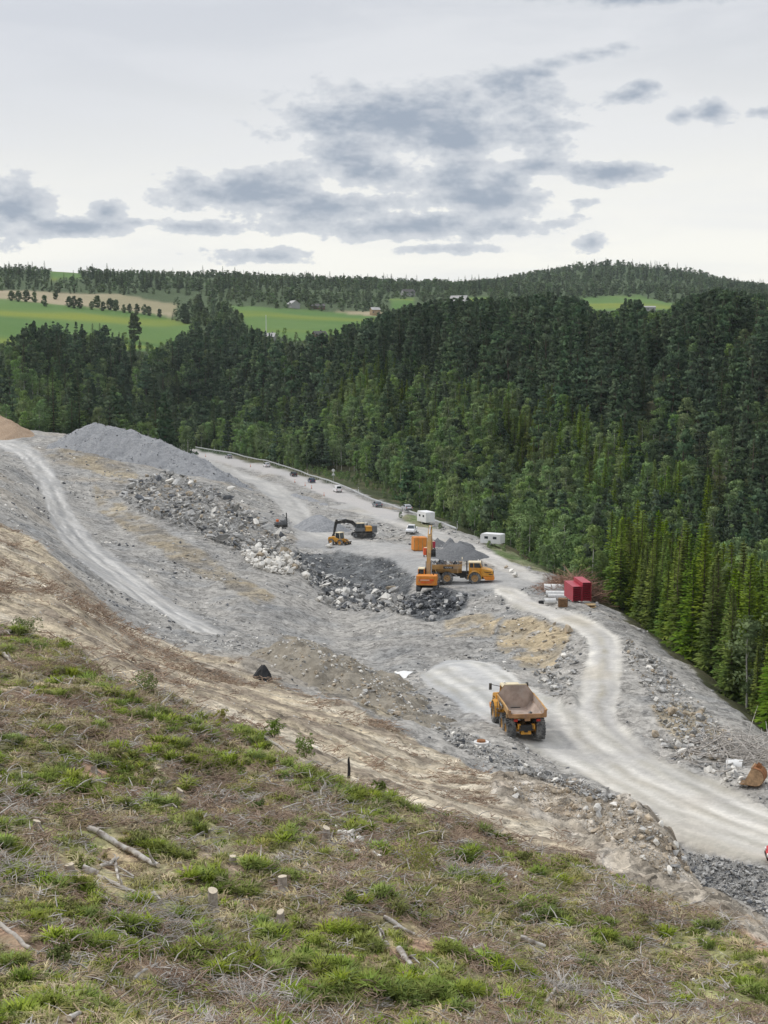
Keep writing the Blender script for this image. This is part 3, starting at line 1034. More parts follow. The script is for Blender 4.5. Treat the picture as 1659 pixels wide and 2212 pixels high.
mat('brush_red', (.27, .165, .115), .95, var=.3, scale=2, rnd=.2)


def cards(cen, axis, wid_dir, ln, wd, tip=.5):
    """many rhombic cards: centre, long axis, width axis, length, width -> verts, quads"""
    a = axis * (ln[:, None] * .5)
    w = wid_dir * (wd[:, None] * .5)
    mid = cen + a * (tip - .5)
    v = np.stack([cen - a, mid + w, cen + a, mid - w], 1).reshape(-1, 3)
    f = np.arange(len(cen) * 4).reshape(-1, 4)
    return v, f


class Leafy(tuple):
    """(verts, quads, material) that also knows which way its foliage faces"""
    out = None


def faced(v, f, m_, out):
    """turn every card to face outwards and remember the crown's own normals"""
    q = v.reshape(-1, 4, 3)
    nrm = np.cross(q[:, 1] - q[:, 0], q[:, 3] - q[:, 0])
    flip = (nrm * out).sum(1) < 0
    f = f.copy()
    f[flip] = f[flip][:, ::-1]
    t = Leafy((v, f, m_))
    t.out = np.repeat(out, 4, 0)
    return t


def unit(v):
    return v / np.maximum(np.linalg.norm(v, axis=1, keepdims=True), 1e-9)


def mesh_np(name, parts):
    """parts: list of (verts, quads, material)"""
    vs, fs, ms = [], [], []
    o = 0
    for k, (v, f, m_) in enumerate(parts):
        vs.append(v)
        fs.append(f + o)
        ms.append(np.full(len(f), k, np.int32))
        o += len(v)
    v = np.concatenate(vs)
    f = np.concatenate(fs)
    me = bpy.data.meshes.new(name)
    me.vertices.add(len(v))
    me.vertices.foreach_set('co', v.ravel())
    me.loops.add(f.size)
    me.loops.foreach_set('vertex_index', f.ravel().astype(np.int32))
    me.polygons.add(len(f))
    me.polygons.foreach_set('loop_start', np.arange(0, f.size, f.shape[1], dtype=np.int32))
    for _, _, m_ in parts:
        me.materials.append(m_)
    me.polygons.foreach_set('material_index', np.concatenate(ms))
    me.update(calc_edges=True)
    if any(getattr(p_, 'out', None) is not None for p_ in parts):
        nn = []
        for p_ in parts:
            o_ = getattr(p_, 'out', None)
            if o_ is None:
                o_ = unit(p_[0] * [1, 1, 0] + [1e-4, 0, 0])
            nn.append(o_)
        me.polygons.foreach_set('use_smooth', np.ones(len(f), bool))
        me.normals_split_custom_set_from_vertices(np.concatenate(nn).tolist())
    return me


def stem_np(pts, rads, n=6):
    b = MB().tube(pts, rads, n, cap=False)
    return np.array([tuple(p) for p in b.v]), np.array(b.f)


def spruce_parts(seed, leaf, h=10., ratio=.17, dens=1., low=.06):
    r = np.random.default_rng(seed)
    cen, ax, wd_, L, Wd = [], [], [], [], []
    z = low * h
    while z < h * .985:
        t = (z - low * h) / (h * (1 - low))
        rad = ratio * h * (1 - t) ** .8 * r.uniform(.82, 1.12) + .05
        nb = max(4, int((10 - 4 * t) * dens))
        a0 = r.uniform(0, 6.28)
        for k in range(nb):
            a = a0 + 6.283 * k / nb + r.normal(0, .2)
            rr = rad * r.uniform(.7, 1.15)
            droop = -.28 + .65 * t + r.normal(0, .08)
            d = np.array([math.cos(a), math.sin(a), droop])
            side = np.array([-math.sin(a), math.cos(a), 0])
            m_ = max(2, int(round(rr / (.26 * h / 10) / 1.4)))
            for q in range(m_):
                f_ = (q + .6) / m_
                p = np.array([0, 0, z]) + d * rr * f_ + np.array([0, 0, .10 * rr * f_ * f_])
                for sg in (-1, 1):
                    aa = d + side * sg * r.uniform(.4, .9) + r.normal(0, .18, 3)
                    cen.append(p + side * sg * rr * .10 + r.normal(0, .03, 3))
                    ax.append(aa)
                    wd_.append(np.cross(aa, [0, 0, 1]) + r.normal(0, .35, 3))
                    L.append(r.uniform(.5, .85) * (.35 + .65 * (1 - t)) * h / 10)
                    Wd.append(r.uniform(.2, .34) * (.45 + .55 * (1 - t)) * h / 10)
        z += h * .031 * (1.15 - .5 * t)
    # leader
    cen.append(np.array([0, 0, h * .985])); ax.append(np.array([0, 0, 1.])); wd_.append(np.array([1., 0, 0])); L.append(.3); Wd.append(.14)
    cen = np.array(cen)
    v, f = cards(cen, unit(np.array(ax)), unit(np.array(wd_)), np.array(L), np.array(Wd), .4)
    out = unit(unit(cen * [1, 1, 0] + 1e-6) * .8 + unit(r.normal(0, 1, cen.shape)) * .35 + [0, 0, .6])
    return faced(v, f, leaf, out)


def clump_parts(seed, leaf, centres, rads, per, size, flat=.7, up=.3):
    r = np.random.default_rng(seed)
    C_ = np.repeat(centres, per, 0)
    Rr = np.repeat(rads, per)
    d = unit(r.normal(0, 1, (len(C_), 3)))
    rad = Rr * r.uniform(.25, 1.05, len(C_)) ** .6
    p = C_ + d * rad[:, None] * np.array([1, 1, flat])
    ax = unit(d + r.normal(0, .7, d.shape) + np.array([0, 0, up]))
    wd_ = unit(np.cross(ax, r.normal(0, 1, d.shape)))
    sz = size * r.uniform(.6, 1.3, len(C_))
    v, f = cards(p, ax, wd_, sz, sz * .62)
    out = unit(unit(C_ * [1, 1, 0] + 1e-6) * .75 + d * .50 + [0, 0, .50])
    return faced(v, f, leaf, out)


def pine_parts(seed, leaf, h=10., per=30, ncl=34, size=.55):
    r = np.random.default_rng(seed)
    cs_, rs_ = [], []
    for k in range(ncl):
        t = r.uniform(.30, 1.0) ** .9
        prof = math.sin(min(1, (1.03 - t) / .5) * 1.5708) ** .8
        rad = .185 * h * prof * r.uniform(.35, 1.05)
        a = r.uniform(0, 6.28)
        cs_.append((rad * math.cos(a), rad * math.sin(a), t * h - .25))
        rs_.append(h * r.uniform(.045, .085) * (.6 + .4 * prof))
    return clump_parts(seed + 1, leaf, np.array(cs_), np.array(rs_), per, size, .55, .5)


def conifer_parts(seed, leaf, h=10., ratio=.21, nw=13, low=.12, per=24, size=.66):
    """broad old conifer: irregular flat tiers of needle sprays"""
    r = np.random.default_rng(seed)
    cs_, rs_ = [], []
    for k in range(nw):
        t = low + (1 - low) * ((k + r.uniform(-.25, .25)) / (nw - .6))
        t = min(max(t, low), .985)
        Rr = ratio * h * max(.03, (1 - t) / (1 - low)) ** .78 * r.uniform(.72, 1.15)
        nb = max(2, int(round(7 * (Rr / (ratio * h)) + .6)))
        a0 = r.uniform(0, 6.28)
        for q in range(nb):
            if r.random() < .12:
                continue
            a_ = a0 + 6.283 * q / nb + r.normal(0, .3)
            rr = Rr * r.uniform(.4, .78)
            cs_.append((rr * math.cos(a_), rr * math.sin(a_), t * h - rr * .12 + r.normal(0, .08)))
            rs_.append(max(.22, Rr * r.uniform(.34, .52)))
    cs_.append((0, 0, h * .97))
    rs_.append(.25)
    return clump_parts(seed + 1, leaf, np.array(cs_), np.array(rs_), per, size, .40, .15)


def birch_parts(seed, leaf, h=10., per=34, ncl=44, size=.40, low=.22):
    r = np.random.default_rng(seed)
    cs_, rs_ = [], []
    for k in range(ncl):
        t = r.uniform(low, .97)
        q = (t - low) / (1 - low)
        prof = (math.sin(min(1, q * 2.1 + .18) * 1.5708)) * (1 - max(0, q - .45) / .62) ** .7
        rad = .22 * h * prof * r.uniform(.2, 1.0) ** .6
        a = r.uniform(0, 6.28)
        cs_.append((rad * math.cos(a), rad * math.sin(a), t * h))
        rs_.append(h * r.uniform(.05, .095))
    return clump_parts(seed + 1, leaf, np.array(cs_), np.array(rs_), per, size, .8, .1)


def trunk_parts(seed, m_, h=10., top=.8, r0=.13, limbs=6, low=.3):
    r = np.random.default_rng(seed)
    bx, by = r.normal(0, .12, 2)
    P_ = [(0, 0, -.8), (bx * .3, by * .3, h * .3), (bx, by, h * .6), (bx * .6, by * .6, h * top)]
    vs, fs = stem_np(P_, [r0 * 1.15, r0 * .9, r0 * .6, r0 * .2], 6)
    V_, F_ = [vs], [fs]
    o = len(vs)
    for k in range(limbs):
        t = r.uniform(low, .85)
        a = r.uniform(0, 6.28)
        L = h * .15 * (1.1 - t)
        p0 = np.array([bx * t, by * t, t * h])
        p1 = p0 + np.array([math.cos(a) * L, math.sin(a) * L, L * .5])
        v, f = stem_np([tuple(p0), tuple(p1)], [r0 * .35, r0 * .1], 4)
        V_.append(v)
        F_.append(f + o)
        o += len(v)
    return np.concatenate(V_), np.concatenate(F_), m_


KINDS = {}       # kind -> list of (crown_mesh, trunk_mesh, joined_mesh)


def kind(name, crowns, trunks):
    KINDS[name] = []
    for i, (c, t) in enumerate(zip(crowns, trunks)):
        KINDS[name].append((mesh_np('crown', [c]), mesh_np('trunk', [t]), mesh_np(name, [c, t])))


M_ = MATS
kind('spruce', [spruce_parts(100 + i, M_['spruce_young'], ratio=.125 + .022 * (i % 3), dens=1.3, low=.05 + .07 * (i % 2)) for i in range(5)], [trunk_parts(i, M_['bark'], top=.95, r0=.10, limbs=0) for i in range(5)])
kind('dark_spruce', [spruce_parts(150 + i, M_['spruce_dark'], ratio=.17, dens=.85, low=.05) for i in range(4)], [trunk_parts(i, M_['bark'], top=.95, r0=.10, limbs=0) for i in range(4)])
kind('pine', [conifer_parts(200 + i, M_['pine'], ratio=.19 + .014 * i, nw=11 + i % 4, low=.10 + .05 * (i % 3)) if i < 5 else pine_parts(200 + i, M_['pine'], ncl=36) for i in range(7)], [trunk_parts(20 + i, M_['pine_bark'], top=.9, r0=.13, limbs=8) for i in range(7)])
kind('birch', [birch_parts(300 + i, M_['birch'], ncl=38 + 4 * i) for i in range(6)], [trunk_parts(40 + i, M_['birch_bark'], top=.85, r0=.10, limbs=8) for i in range(6)])
kind('far_birch', [birch_parts(350 + i, M_['birch_far'], per=16, ncl=26, size=.95, low=.0) for i in range(4)], [trunk_parts(60 + i, M_['bark'], top=.8, r0=.1, limbs=0) for i in range(4)])
kind('dense_tree', [birch_parts(390 + i, M_['birch_far'], per=54, ncl=54, size=.62, low=.06) for i in range(3)], [trunk_parts(80 + i, M_['bark'], top=.8, r0=.12, limbs=0) for i in range(3)])
kind('far_spruce', [spruce_parts(370 + i, M_['spruce_dark'], ratio=.20, dens=.9, low=.02) for i in range(3)], [trunk_parts(70 + i, M_['bark'], top=.9, r0=.1, limbs=0) for i in range(3)])

TREES = []        # kind, x, y, z, height


def scatter(n_, xr, yr, seed, spacing):
    """evenly loose points: jittered grid"""
    r = np.random.default_rng(seed)
    xs = np.arange(xr[0], xr[1], spacing)
    ys = np.arange(yr[0], yr[1], spacing)
    X, Y = np.meshgrid(xs, ys)
    X = X + r.uniform(-.48, .48, X.shape) * spacing
    Y = Y + r.uniform(-.48, .48, Y.shape) * spacing
    return X.ravel(), Y.ravel(), r


VZ = zi['valley']
# 1 young spruces below the embankment
X, Y, r = scatter(0, (25, 110), (118, 300), 1, 2.1)
ex = np.interp(-Y, [-e[1] for e in EDGE], [e[0] for e in EDGE])
k = (X > ex + 5.5) & (X < .36 * Y + 6) & (Y < 262 + 3 * np.sin(X)) & (X - ex < 75)
px_, py_ = proj(X, Y, ground(X, Y))
k &= (px_ > 1318) & (r.random(len(X)) < .93)
for x, y, z in zip(X[k], Y[k], ground(X[k], Y[k])):
    TREES.append(('spruce' if r.random() < .975 else 'birch', x, y, z, (8.5 + 7.5 * r.random() ** .8) * (1 + .15 * math.sin(x * .35 + y * .11))))
# 2 broad-leaved belt beside the road and valley floor
X, Y, r = scatter(0, (-140, 170), (200, 720), 2, 4.6)
ex = np.interp(-Y, [-e[1] for e in EDGE], [e[0] for e in EDGE])
zz = ground(X, Y)
px_, py_ = proj(X, Y, zz)
off = X - ex
k = (off > np.interp(Y, [0, 240, 300, 420, 600], [4, 5, 7, 9, 16])) & (off < 90) & (zone_at(X, Y) == VZ) & (np.abs(X) < .36 * Y) & ~((px_ > 1300) & (Y < 275))
clear = inpoly([(640, 1010), (760, 1020), (900, 1090), (960, 1130), (900, 1100), (720, 1050)], px_, py_)
k &= ~clear
fr_ = np.exp(-((off - 15) / 30) ** 2)
for x, y, z, o in zip(X[k], Y[k], zz[k], off[k]):
    q = r.random()
    kd = 'birch' if q < (.86 if o < 62 else .5) else ('spruce' if q < .85 and y > 380 else 'pine')
    TREES.append((kd, x, y, z, r.uniform(7.5, 13.5) if kd == 'birch' else r.uniform(10, 17)))
# low leafy growth at the foot of the belt
X, Y, r = scatter(0, (-140, 170), (232, 720), 5, 3.6)
ex = np.interp(-Y, [-e_[1] for e_ in EDGE], [e_[0] for e_ in EDGE])
zz = ground(X, Y)
px_, py_ = proj(X, Y, zz)
off = X - ex
k = (off > np.interp(Y, [0, 240, 300, 420, 600], [3.5, 4.5, 6, 8, 13])) & (off < 26) & (zone_at(X, Y) == VZ) & ~((px_ > 1300) & (Y < 275))
low_ = inpoly([(640, 1010), (760, 1020), (900, 1090), (960, 1130), (900, 1100), (720, 1050)], px_, py_)
for x, y, z, q in zip(X[k], Y[k], zz[k], low_[k]):
    TREES.append(('birch', x, y, z - .6, r.uniform(1.6, 3.2) if q else r.uniform(2.5, 6.0)))
# 3 the forest slope opposite; its upper edge thins out towards the meadows
CREST = ([-200, 0, 30, 60, 130, 230, 300, 340, 375, 420, 480, 540, 600, 680, 740, 800, 870, 1000, 1100, 1200, 1265, 1285, 1335, 1350, 1380, 1395, 1440, 1460, 1550, 1659, 1900], [735, 735, 725, 700, 688, 703, 735, 745, 728, 700, 690, 703, 728, 722, 705, 688, 662, 640, 645, 630, 652, 672, 674, 648, 650, 676, 674, 650, 622, 638, 630])
X, Y, r = scatter(0, (-420, 420), (380, 1060), 3, 7.8)
zz = ground(X, Y)
px_, py_ = proj(X, Y, zz)
ex = np.interp(-Y, [-e[1] for e in EDGE], [e[0] for e in EDGE])
k = (zone_at(X, Y) == VZ) & (X - ex > 88) & (np.abs(X) < .34 * Y + 10)
k |= (zone_at(X, Y) == VZ) & ((Y > 665) | ((X - ex < -28) & (Y > 512))) & (np.abs(X) < .34 * Y + 10)
k &= ~((px_ > 545) & (px_ < 740) & (py_ < 760) & (r.random(len(X)) < .55))
nzf = fbm(X, Y, 70, 3, 301)
nzf2 = fbm(X, Y, 18, 2, 311)
for x, y, z, a, b, p_, q_ in zip(X[k], Y[k], zz[k], nzf[k], nzf2[k], px_[k], py_[k]):
    # birch low on the slope and in gullies, pine above
    lowness = (q_ - 800) / 180
    pb = .18 + .34 * max(-.5, min(1.2, lowness)) + .28 * a + .12 * b + (.22 if p_ < 330 and q_ > 780 else 0)
    if p_ > 900 and q_ < 960: pb -= .2
    u = r.random()
    kd = 'birch' if u < pb else ('pine' if u < .9 else 'dark_spruce')
    h = r.uniform(8, 14) if kd == 'birch' else r.uniform(14, 24)
    room = (q_ - np.interp(p_, CREST[0], CREST[1]) - r.uniform(-4, 14)) * y / F
    if room < h:
        if room < 5:
            continue
        h = room
        if h < 8: kd = 'birch'
    TREES.append((kd, x, y, z, h))
# 4 far ridges, open in front of the far meadows
MEADOWS = ((-100, 420, 640), (495, 830, 690), (845, 893, 668), (1005, 1055, 662), (1262, 1345, 668), (1345, 1455, 668), (112, 172, 600))
X, Y, r = scatter(0, (-1000, 1000), (1060, 2900), 4, 13.5)
zz = ground(X, Y)
k = (zone_at(X, Y) == VZ) & (np.abs(X) < .31 * Y)
px_, py_ = proj(X, Y, zz)
nzf = fbm(X, Y, 160, 3, 321)
for x, y, z, a, p_, q_ in zip(X[k], Y[k], zz[k], nzf[k], px_[k], py_[k]):
    u = r.random()
    kd = 'far_spruce' if u < .20 + .45 * a + (.18 if p_ < 700 and q_ < 650 else -.08) else 'far_birch'
    h = (r.uniform(4, 10) if kd == 'far_birch' else 5 + 11 * r.random() ** 2) * (1 + .35 * a) * (1 + .3 * math.sin(x * .021) * math.sin(y * .017))
    h = min(h, 17.5)
    if r.random() < .12:
        continue
    tp = q_ - F / y * h
    if any(x0 - 4 < p_ < x1 + 4 and q_ > y1 - 2 and tp < y1 - 2 for x0, x1, y1 in MEADOWS) and r.random() < .93:
        continue
    TREES.append((kd, x, y, z, h))

# which ones show: nearer trees hide farther ones
T_ = sorted(TREES, key=lambda t: t[2])
hor = np.full(420, 9999.)
shown = []
hidden = []
for t in T_:
    kd, x, y, z, h = t
    pt = proj(x, y, z + h)
    wpx = max(2., F / y * h * .14)
    b0, b1 = int((pt[0] - wpx) // 6) + 40, int((pt[0] + wpx) // 6) + 41
    inside = -10 < pt[0] < 1670 and b0 >= 0 and b1 < 420
    seg = hor[max(0, b0):max(1, min(420, b1))]
    vis = inside and len(seg) and (seg > pt[1] + 3).mean() > .34
    size = F / y * h * (1 if vis else 0)
    (shown if vis else hidden).append((size, t))
    if len(seg):
        np.minimum(seg, pt[1] + F / y * h * .12, out=seg)
shown.sort(key=lambda q: -q[0])

LAB = {'spruce': ('young yellow-green spruce in the dense stand below the road embankment', 'spruce_tree', 'spruces below the embankment'),
       'pine': ('dark pine in the dense wood on the far side of the valley', 'pine_tree', 'pines of the far wood'),
       'birch': ('light green birch in the belt between the road and the pine wood', 'birch_tree', 'birches along the valley'),
       'dark_spruce': ('dark narrow spruce among the pines of the far wood', 'spruce_tree', 'dark spruces of the far wood')}
count = {k_: 0 for k_ in KINDS}
BULK = []


def tree_label(kd, x, y, z, h):
    """say where in its wood a tree stands"""
    p_, q_ = proj(x, y, z)
    hs_ = 'tall' if h > (15.5 if kd != 'birch' else 11) else 'short' if h < (13 if kd != 'birch' else 9) else 'middling'
    if kd == 'spruce' and y < 270:
        return '%s yellow-green young spruce %s below the road embankment' % (hs_, 'at the right edge of the frame' if p_ > 1560 else 'in the front rank' if x < 44 else 'in the stand')
    side = 'behind the gravel mound' if p_ < 380 else 'behind the line of cars' if p_ < 850 else 'behind the white trailers' if p_ < 1150 else 'above the red panels' if p_ < 1350 else 'above the young spruces'
    lev = 'low on' if q_ > 960 else 'halfway up' if q_ > 800 else 'at the top of'
    kn = {'pine': 'dark pine', 'birch': 'leafy birch', 'spruce': 'green spruce', 'dark_spruce': 'dark narrow spruce'}[kd]
    return '%s %s %s the wooded slope %s' % (hs_, kn, lev, side)


def plant(kd, x, y, z, h, label=None, group=None, name=None, rs=random, lean=.02):
    v = KINDS[kd][rs.randrange(len(KINDS[kd]))]
    root = empty(name or LAB[kd][1], (x, y, z - .15), rs.uniform(0, 6.28))
    w = rs.uniform(.9, 1.15)
    root.scale = (h / 10 * w, h / 10 * w, h / 10)
    for nm, me in (('trunk', v[1]), ('crown', v[0])):
        o = bpy.data.objects.new(nm, me)
        COL.objects.link(o)
        o.parent = root
    tag(root, label or tree_label(kd, x, y, z, h), 'tree', group or LAB[kd][2])
    return root


for size, (kd, x, y, z, h) in shown:
    lim = {'spruce': 300, 'pine': 300, 'birch': 300, 'dark_spruce': 60}.get(kd, 0)
    if count[kd] < lim:
        count[kd] += 1
        plant(kd, x, y, z, h)
    else:
        BULK.append((kd, x, y, z, h))
BULK += [t for s, t in hidden]


# ------------------------------------------------------------------ masses: points carrying copies
def source_coll(name, meshes):
    c = bpy.data.collections.new(name)
    for i, me in enumerate(meshes):
        o = bpy.data.objects.new('%s_%02d' % (name, i), me)
        c.objects.link(o)
    return c


def gn_mass(name, coll, pts, rot, scl, idx):
    me = bpy.data.meshes.new(name)
    n_ = len(pts)
    me.vertices.add(n_)
    me.vertices.foreach_set('co', np.asarray(pts, float).ravel())
    a = me.attributes.new('rot', 'FLOAT_VECTOR', 'POINT')
    a.data.foreach_set('vector', np.asarray(rot, float).ravel())
    a = me.attributes.new('scl', 'FLOAT_VECTOR', 'POINT')
    a.data.foreach_set('vector', np.asarray(scl, float).ravel())
    a = me.attributes.new('pick', 'INT', 'POINT')
    a.data.foreach_set('value', np.asarray(idx, np.int32))
    o = bpy.data.objects.new(name, me)
    COL.objects.link(o)
    ng = bpy.data.node_groups.new(name, 'GeometryNodeTree')
    ng.interface.new_socket('Geometry', in_out='INPUT', socket_type='NodeSocketGeometry')
    ng.interface.new_socket('Geometry', in_out='OUTPUT', socket_type='NodeSocketGeometry')
    N = ng.nodes
    gi, go = N.new('NodeGroupInput'), N.new('NodeGroupOutput')
    ci = N.new('GeometryNodeCollectionInfo')
    ci.inputs['Collection'].default_value = coll
    ci.inputs['Separate Children'].default_value = True
    ci.inputs['Reset Children'].default_value = True
    iop = N.new('GeometryNodeInstanceOnPoints')
    iop.inputs['Pick Instance'].default_value = True

    def at(nm, dt):
        q = N.new('GeometryNodeInputNamedAttribute')
        q.data_type = dt
        q.inputs['Name'].default_value = nm
        return q.outputs[0]
    e2r = N.new('FunctionNodeEulerToRotation')
    L = ng.links
    L.new(gi.outputs[0], iop.inputs['Points'])
    L.new(ci.outputs[0], iop.inputs['Instance'])
    L.new(at('pick', 'INT'), iop.inputs['Instance Index'])
    L.new(at('rot', 'FLOAT_VECTOR'), e2r.inputs[0])
    L.new(e2r.outputs[0], iop.inputs['Rotation'])
    L.new(at('scl', 'FLOAT_VECTOR'), iop.inputs['Scale'])
    L.new(iop.outputs[0], go.inputs[0])
    md = o.modifiers.new('mass', 'NODES')
    md.node_group = ng
    o['kind'] = 'stuff'
    return o


BK = {}
for t in BULK:
    BK.setdefault(t[0], []).append(t)
for kd, nm, lb in (('pine', 'pine_forest', 'mass of dark pines covering the far valley side'), ('birch', 'birch_forest', 'mass of broad-leaved trees filling the valley'), ('spruce', 'spruce_forest', 'mass of spruces below the embankment'),
                   ('dark_spruce', 'dark_spruce_forest', 'dark spruces mixed into the far wood'), ('far_birch', 'ridge_birch_forest', 'far grey-green birch wood on the ridges'), ('far_spruce', 'ridge_spruce_forest', 'far dark spruce wood on the ridges')):
    ts = BK.get(kd, [])
    if not ts:
        continue
    A_ = np.array([t[1:] for t in ts])
    n_ = len(A_)
    rot = np.zeros((n_, 3))
    rot[:, 2] = rng.uniform(0, 6.28, n_)
    wv = rng.uniform(.9, 1.2, n_) * A_[:, 3] / 10 * (1.5 if kd == 'far_birch' else 1.)
    o = gn_mass(nm, source_coll('src_' + nm, [q[2] for q in KINDS[kd]]), A_[:, :3] - [0, 0, .2], rot, np.stack([wv, wv, A_[:, 3] / 10], 1), rng.integers(0, len(KINDS[kd]), n_))
    o['label'] = lb
print('TREES', len(TREES), 'shown', len(shown), count, {k_: len(v) for k_, v in BK.items()})


# special trees
def special(kd, px, py, h_px, label, group=None, name=None, ymin=0):
    p = G(px, py, ymin)
    t = plant(kd, p.x, p.y, p.z, h_px * p.y / F, label, group or 'single trees on the far fields', name)
    if h_px < 30 and kd == 'dense_tree':
        t.scale.x *= 1.35
        t.scale.y *= 1.35
    return t


special('dense_tree', 291, 738, 62, 'tall lone tree standing at the lower edge of the green meadow', ymin=800, name='lone_tree')
rr_ = random.Random(3)
hedge = [(25, 648, 22), (40, 650, 24), (57, 650, 26), (75, 651, 22), (97, 660, 24), (150, 662, 24), (160, 664, 26), (173, 664, 22), (198, 667, 18), (222, 670, 20), (238, 668, 26), (250, 670, 24), (268, 674, 18), (280, 674, 20), (296, 676, 22), (312, 678, 22), (322, 680, 20), (210, 662, 26), (120, 645, 20), (345, 684, 18)]
for i, (a, b, h) in enumerate(hedge):
    special('dense_tree', a, b + 2, h, 'small round tree in the hedge row between tan field and green meadow', 'hedge row between the fields', 'hedge_tree', 900)
for i in range(26):
    a = rr_.uniform(392, 525)
    b = 676 + (a - 392) * .2 + rr_.uniform(-6, 26)
    special('dark_spruce' if rr_.random() < .25 else 'dense_tree', a, b, rr_.uniform(28, 44), 'leafy tree in the grove between the two green meadows', 'grove between the meadows', 'grove_tree', 900)
for (a, b, h) in ((560, 741, 26), (545, 745, 24), (600, 738, 26), (615, 735, 28), (640, 741, 24), (665, 739, 26), (700, 745, 28), (715, 746, 26), (580, 748, 22)):
    special('birch', a, b, h, 'bushy tree round the small farmstead below the mast', 'trees round the farmstead', 'farm_tree', 850)
p = G(575, 985, 500)
dt_ = plant('dark_spruce', p.x + 6, p.y + 14, float(ground(p.x + 6, p.y + 14)), 12, 'dead brown spruce beside the public road, among the birches', 'dead trees', 'dead_tree')
for ch in dt_.children:
    if ch.name.startswith('crown'):
        ch.data = ch.data.copy()
        ch.data.materials[0] = MATS['dead_needles']


# ------------------------------------------------------------------ grass, litter and brush of the clear-fell
def tuft(seed, m_, n_=46, h=.36, spread=.16, lean=.5, w=.022):
    r = np.random.default_rng(seed)
    V_, F_ = [], []
    for k in range(n_):
        a = r.uniform(0, 6.28)
        d = r.uniform(0, 1) ** .7 * spread
        b0 = np.array([math.cos(a) * d, math.sin(a) * d, -.03])
        a2 = a + r.normal(0, .7)
        out = np.array([math.cos(a2), math.sin(a2), 0])
        L = h * r.uniform(.5, 1.15)
        ln = lean * r.uniform(.3, 1.4)
        p1 = b0 + out * L * ln * .35 + np.array([0, 0, L * .62])
        p2 = b0 + out * L * ln + np.array([0, 0, L * (1 - .35 * ln)])
        sd_ = np.array([-out[1], out[0], 0]) * w * r.uniform(.7, 1.4)
        o = len(V_)
        V_ += [b0 - sd_, b0 + sd_, p1 + sd_ * .8, p1 - sd_ * .8, p2 + sd_ * .15, p2 - sd_ * .15]
        F_ += [(o, o + 1, o + 2, o + 3), (o + 3, o + 2, o + 4, o + 5)]
    V_, F_ = np.array(V_), np.array(F_)
    out = unit(V_ * [1.2, 1.2, 0] + r.normal(0, .12, V_.shape) + [0, 0, .55])
    a_, b_, c_ = V_[F_[:, 0]], V_[F_[:, 1]], V_[F_[:, 3]]
    flip = (np.cross(b_ - a_, c_ - a_) * out[F_[:, 0]]).sum(1) < 0
    F_[flip] = F_[flip][:, ::-1]
    t = Leafy((V_, F_, m_))
    t.out = out
    return t


def sticks(seed, m_, n_=16, ln=(.3, 1.1), rad=(.008, .022), spread=.5, up=.25):
    r = np.random.default_rng(seed)
    V_, F_ = [], []
    o = 0
    for k in range(n_):
        p = r.normal(0, spread * .5, 3) * [1, 1, 0] + [0, 0, r.uniform(.0, .12)]
        a = r.uniform(0, 6.28)
        e = abs(r.normal(0, up))
        L = r.uniform(*ln)
        d = np.array([math.cos(a) * math.cos(e), math.sin(a) * math.cos(e), math.sin(e)])
        kk = r.normal(0, .12, 3)
        rr2 = r.uniform(*rad)
        v, f = stem_np([tuple(p), tuple(p + d * L * .5 + kk * L * .5), tuple(p + d * L)], [rr2, rr2 * .8, rr2 * .35], 4)
        V_.append(v)
        F_.append(f + o)
        o += len(v)
    return np.concatenate(V_), np.concatenate(F_), m_


# ------------------------------------------------------------------ stones and heaps
KEEP = []
HEAPS = []


def surf(x, y):
    """land or heap surface, whichever is higher"""
    z = float(ground(x, y))
    for (x0, y0, st, tp) in HEAPS:
        j, i = int(round((x - x0) / st)), int(round((y - y0) / st))
        if 0 <= i < tp.shape[0] and 0 <= j < tp.shape[1]:
            z = max(z, float(tp[i, j]))
    return z


def rock_mesh(seed, m_, flat=.55, n_=13, name='rock'):
    import bmesh
    r = np.random.default_rng(seed)
    p = unit(r.normal(0, 1, (n_, 3))) * r.uniform(.75, 1.1, (n_, 1)) * np.array([1, r.uniform(.55, .9), flat * r.uniform(.7, 1.3)]) * .5
    bm = bmesh.new()
    for q in p:
        bm.verts.new(q)
    res = bmesh.ops.convex_hull(bm, input=bm.verts)
    bmesh.ops.delete(bm, geom=list(set(res['geom_interior'] + res['geom_unused'])), context='VERTS')
    me = bpy.data.meshes.new(name)
    bm.to_mesh(me)
    bm.free()
    me.materials.append(m_)
    return me


mat('stone_grey', (.375, .37, .355), .9, var=.3, scale=2.0, rnd=.38, dirt=(.36, .33, .27), dirt_amt=.3, bump=.4)
mat('stone_dark', (.125, .13, .138), .9, var=.35, scale=2.0, rnd=.35, bump=.4)
mat('stone_pale', (.70, .675, .62), .9, var=.15, scale=2.0, rnd=.2, dirt=(.40, .33, .24), dirt_amt=.3, bump=.4)
mat('stone_tan', (.42, .35, .26), .9, var=.25, scale=2.0, rnd=.25, bump=.4)
ROCK = {k_: [rock_mesh(600 + 20 * i + j, MATS[k_], .5 if i < 2 else .65, 12 + j % 4) for j in range(7)] for i, k_ in enumerate(('stone_grey', 'stone_dark', 'stone_pale', 'stone_tan'))}


def rock_at(parent, x, y, size, stone, rs, lift=0., tilt=.5, name='rock', me=None):
    o = bpy.data.objects.new(name, me or rs.choice(ROCK[stone]))
    COL.objects.link(o)
    z = surf(x, y) + size * .12 + lift
    if parent is not None:
        o.parent = parent
        o.location = (x - parent.location.x, y - parent.location.y, z - parent.location.z)
    else:
        o.location = (x, y, z)
    o.rotation_euler = (rs.gauss(0, tilt), rs.gauss(0, tilt), rs.uniform(0, 6.28))
    o.scale = (size, size * rs.uniform(.75, 1.1), size * rs.uniform(.8, 1.15))
    return o


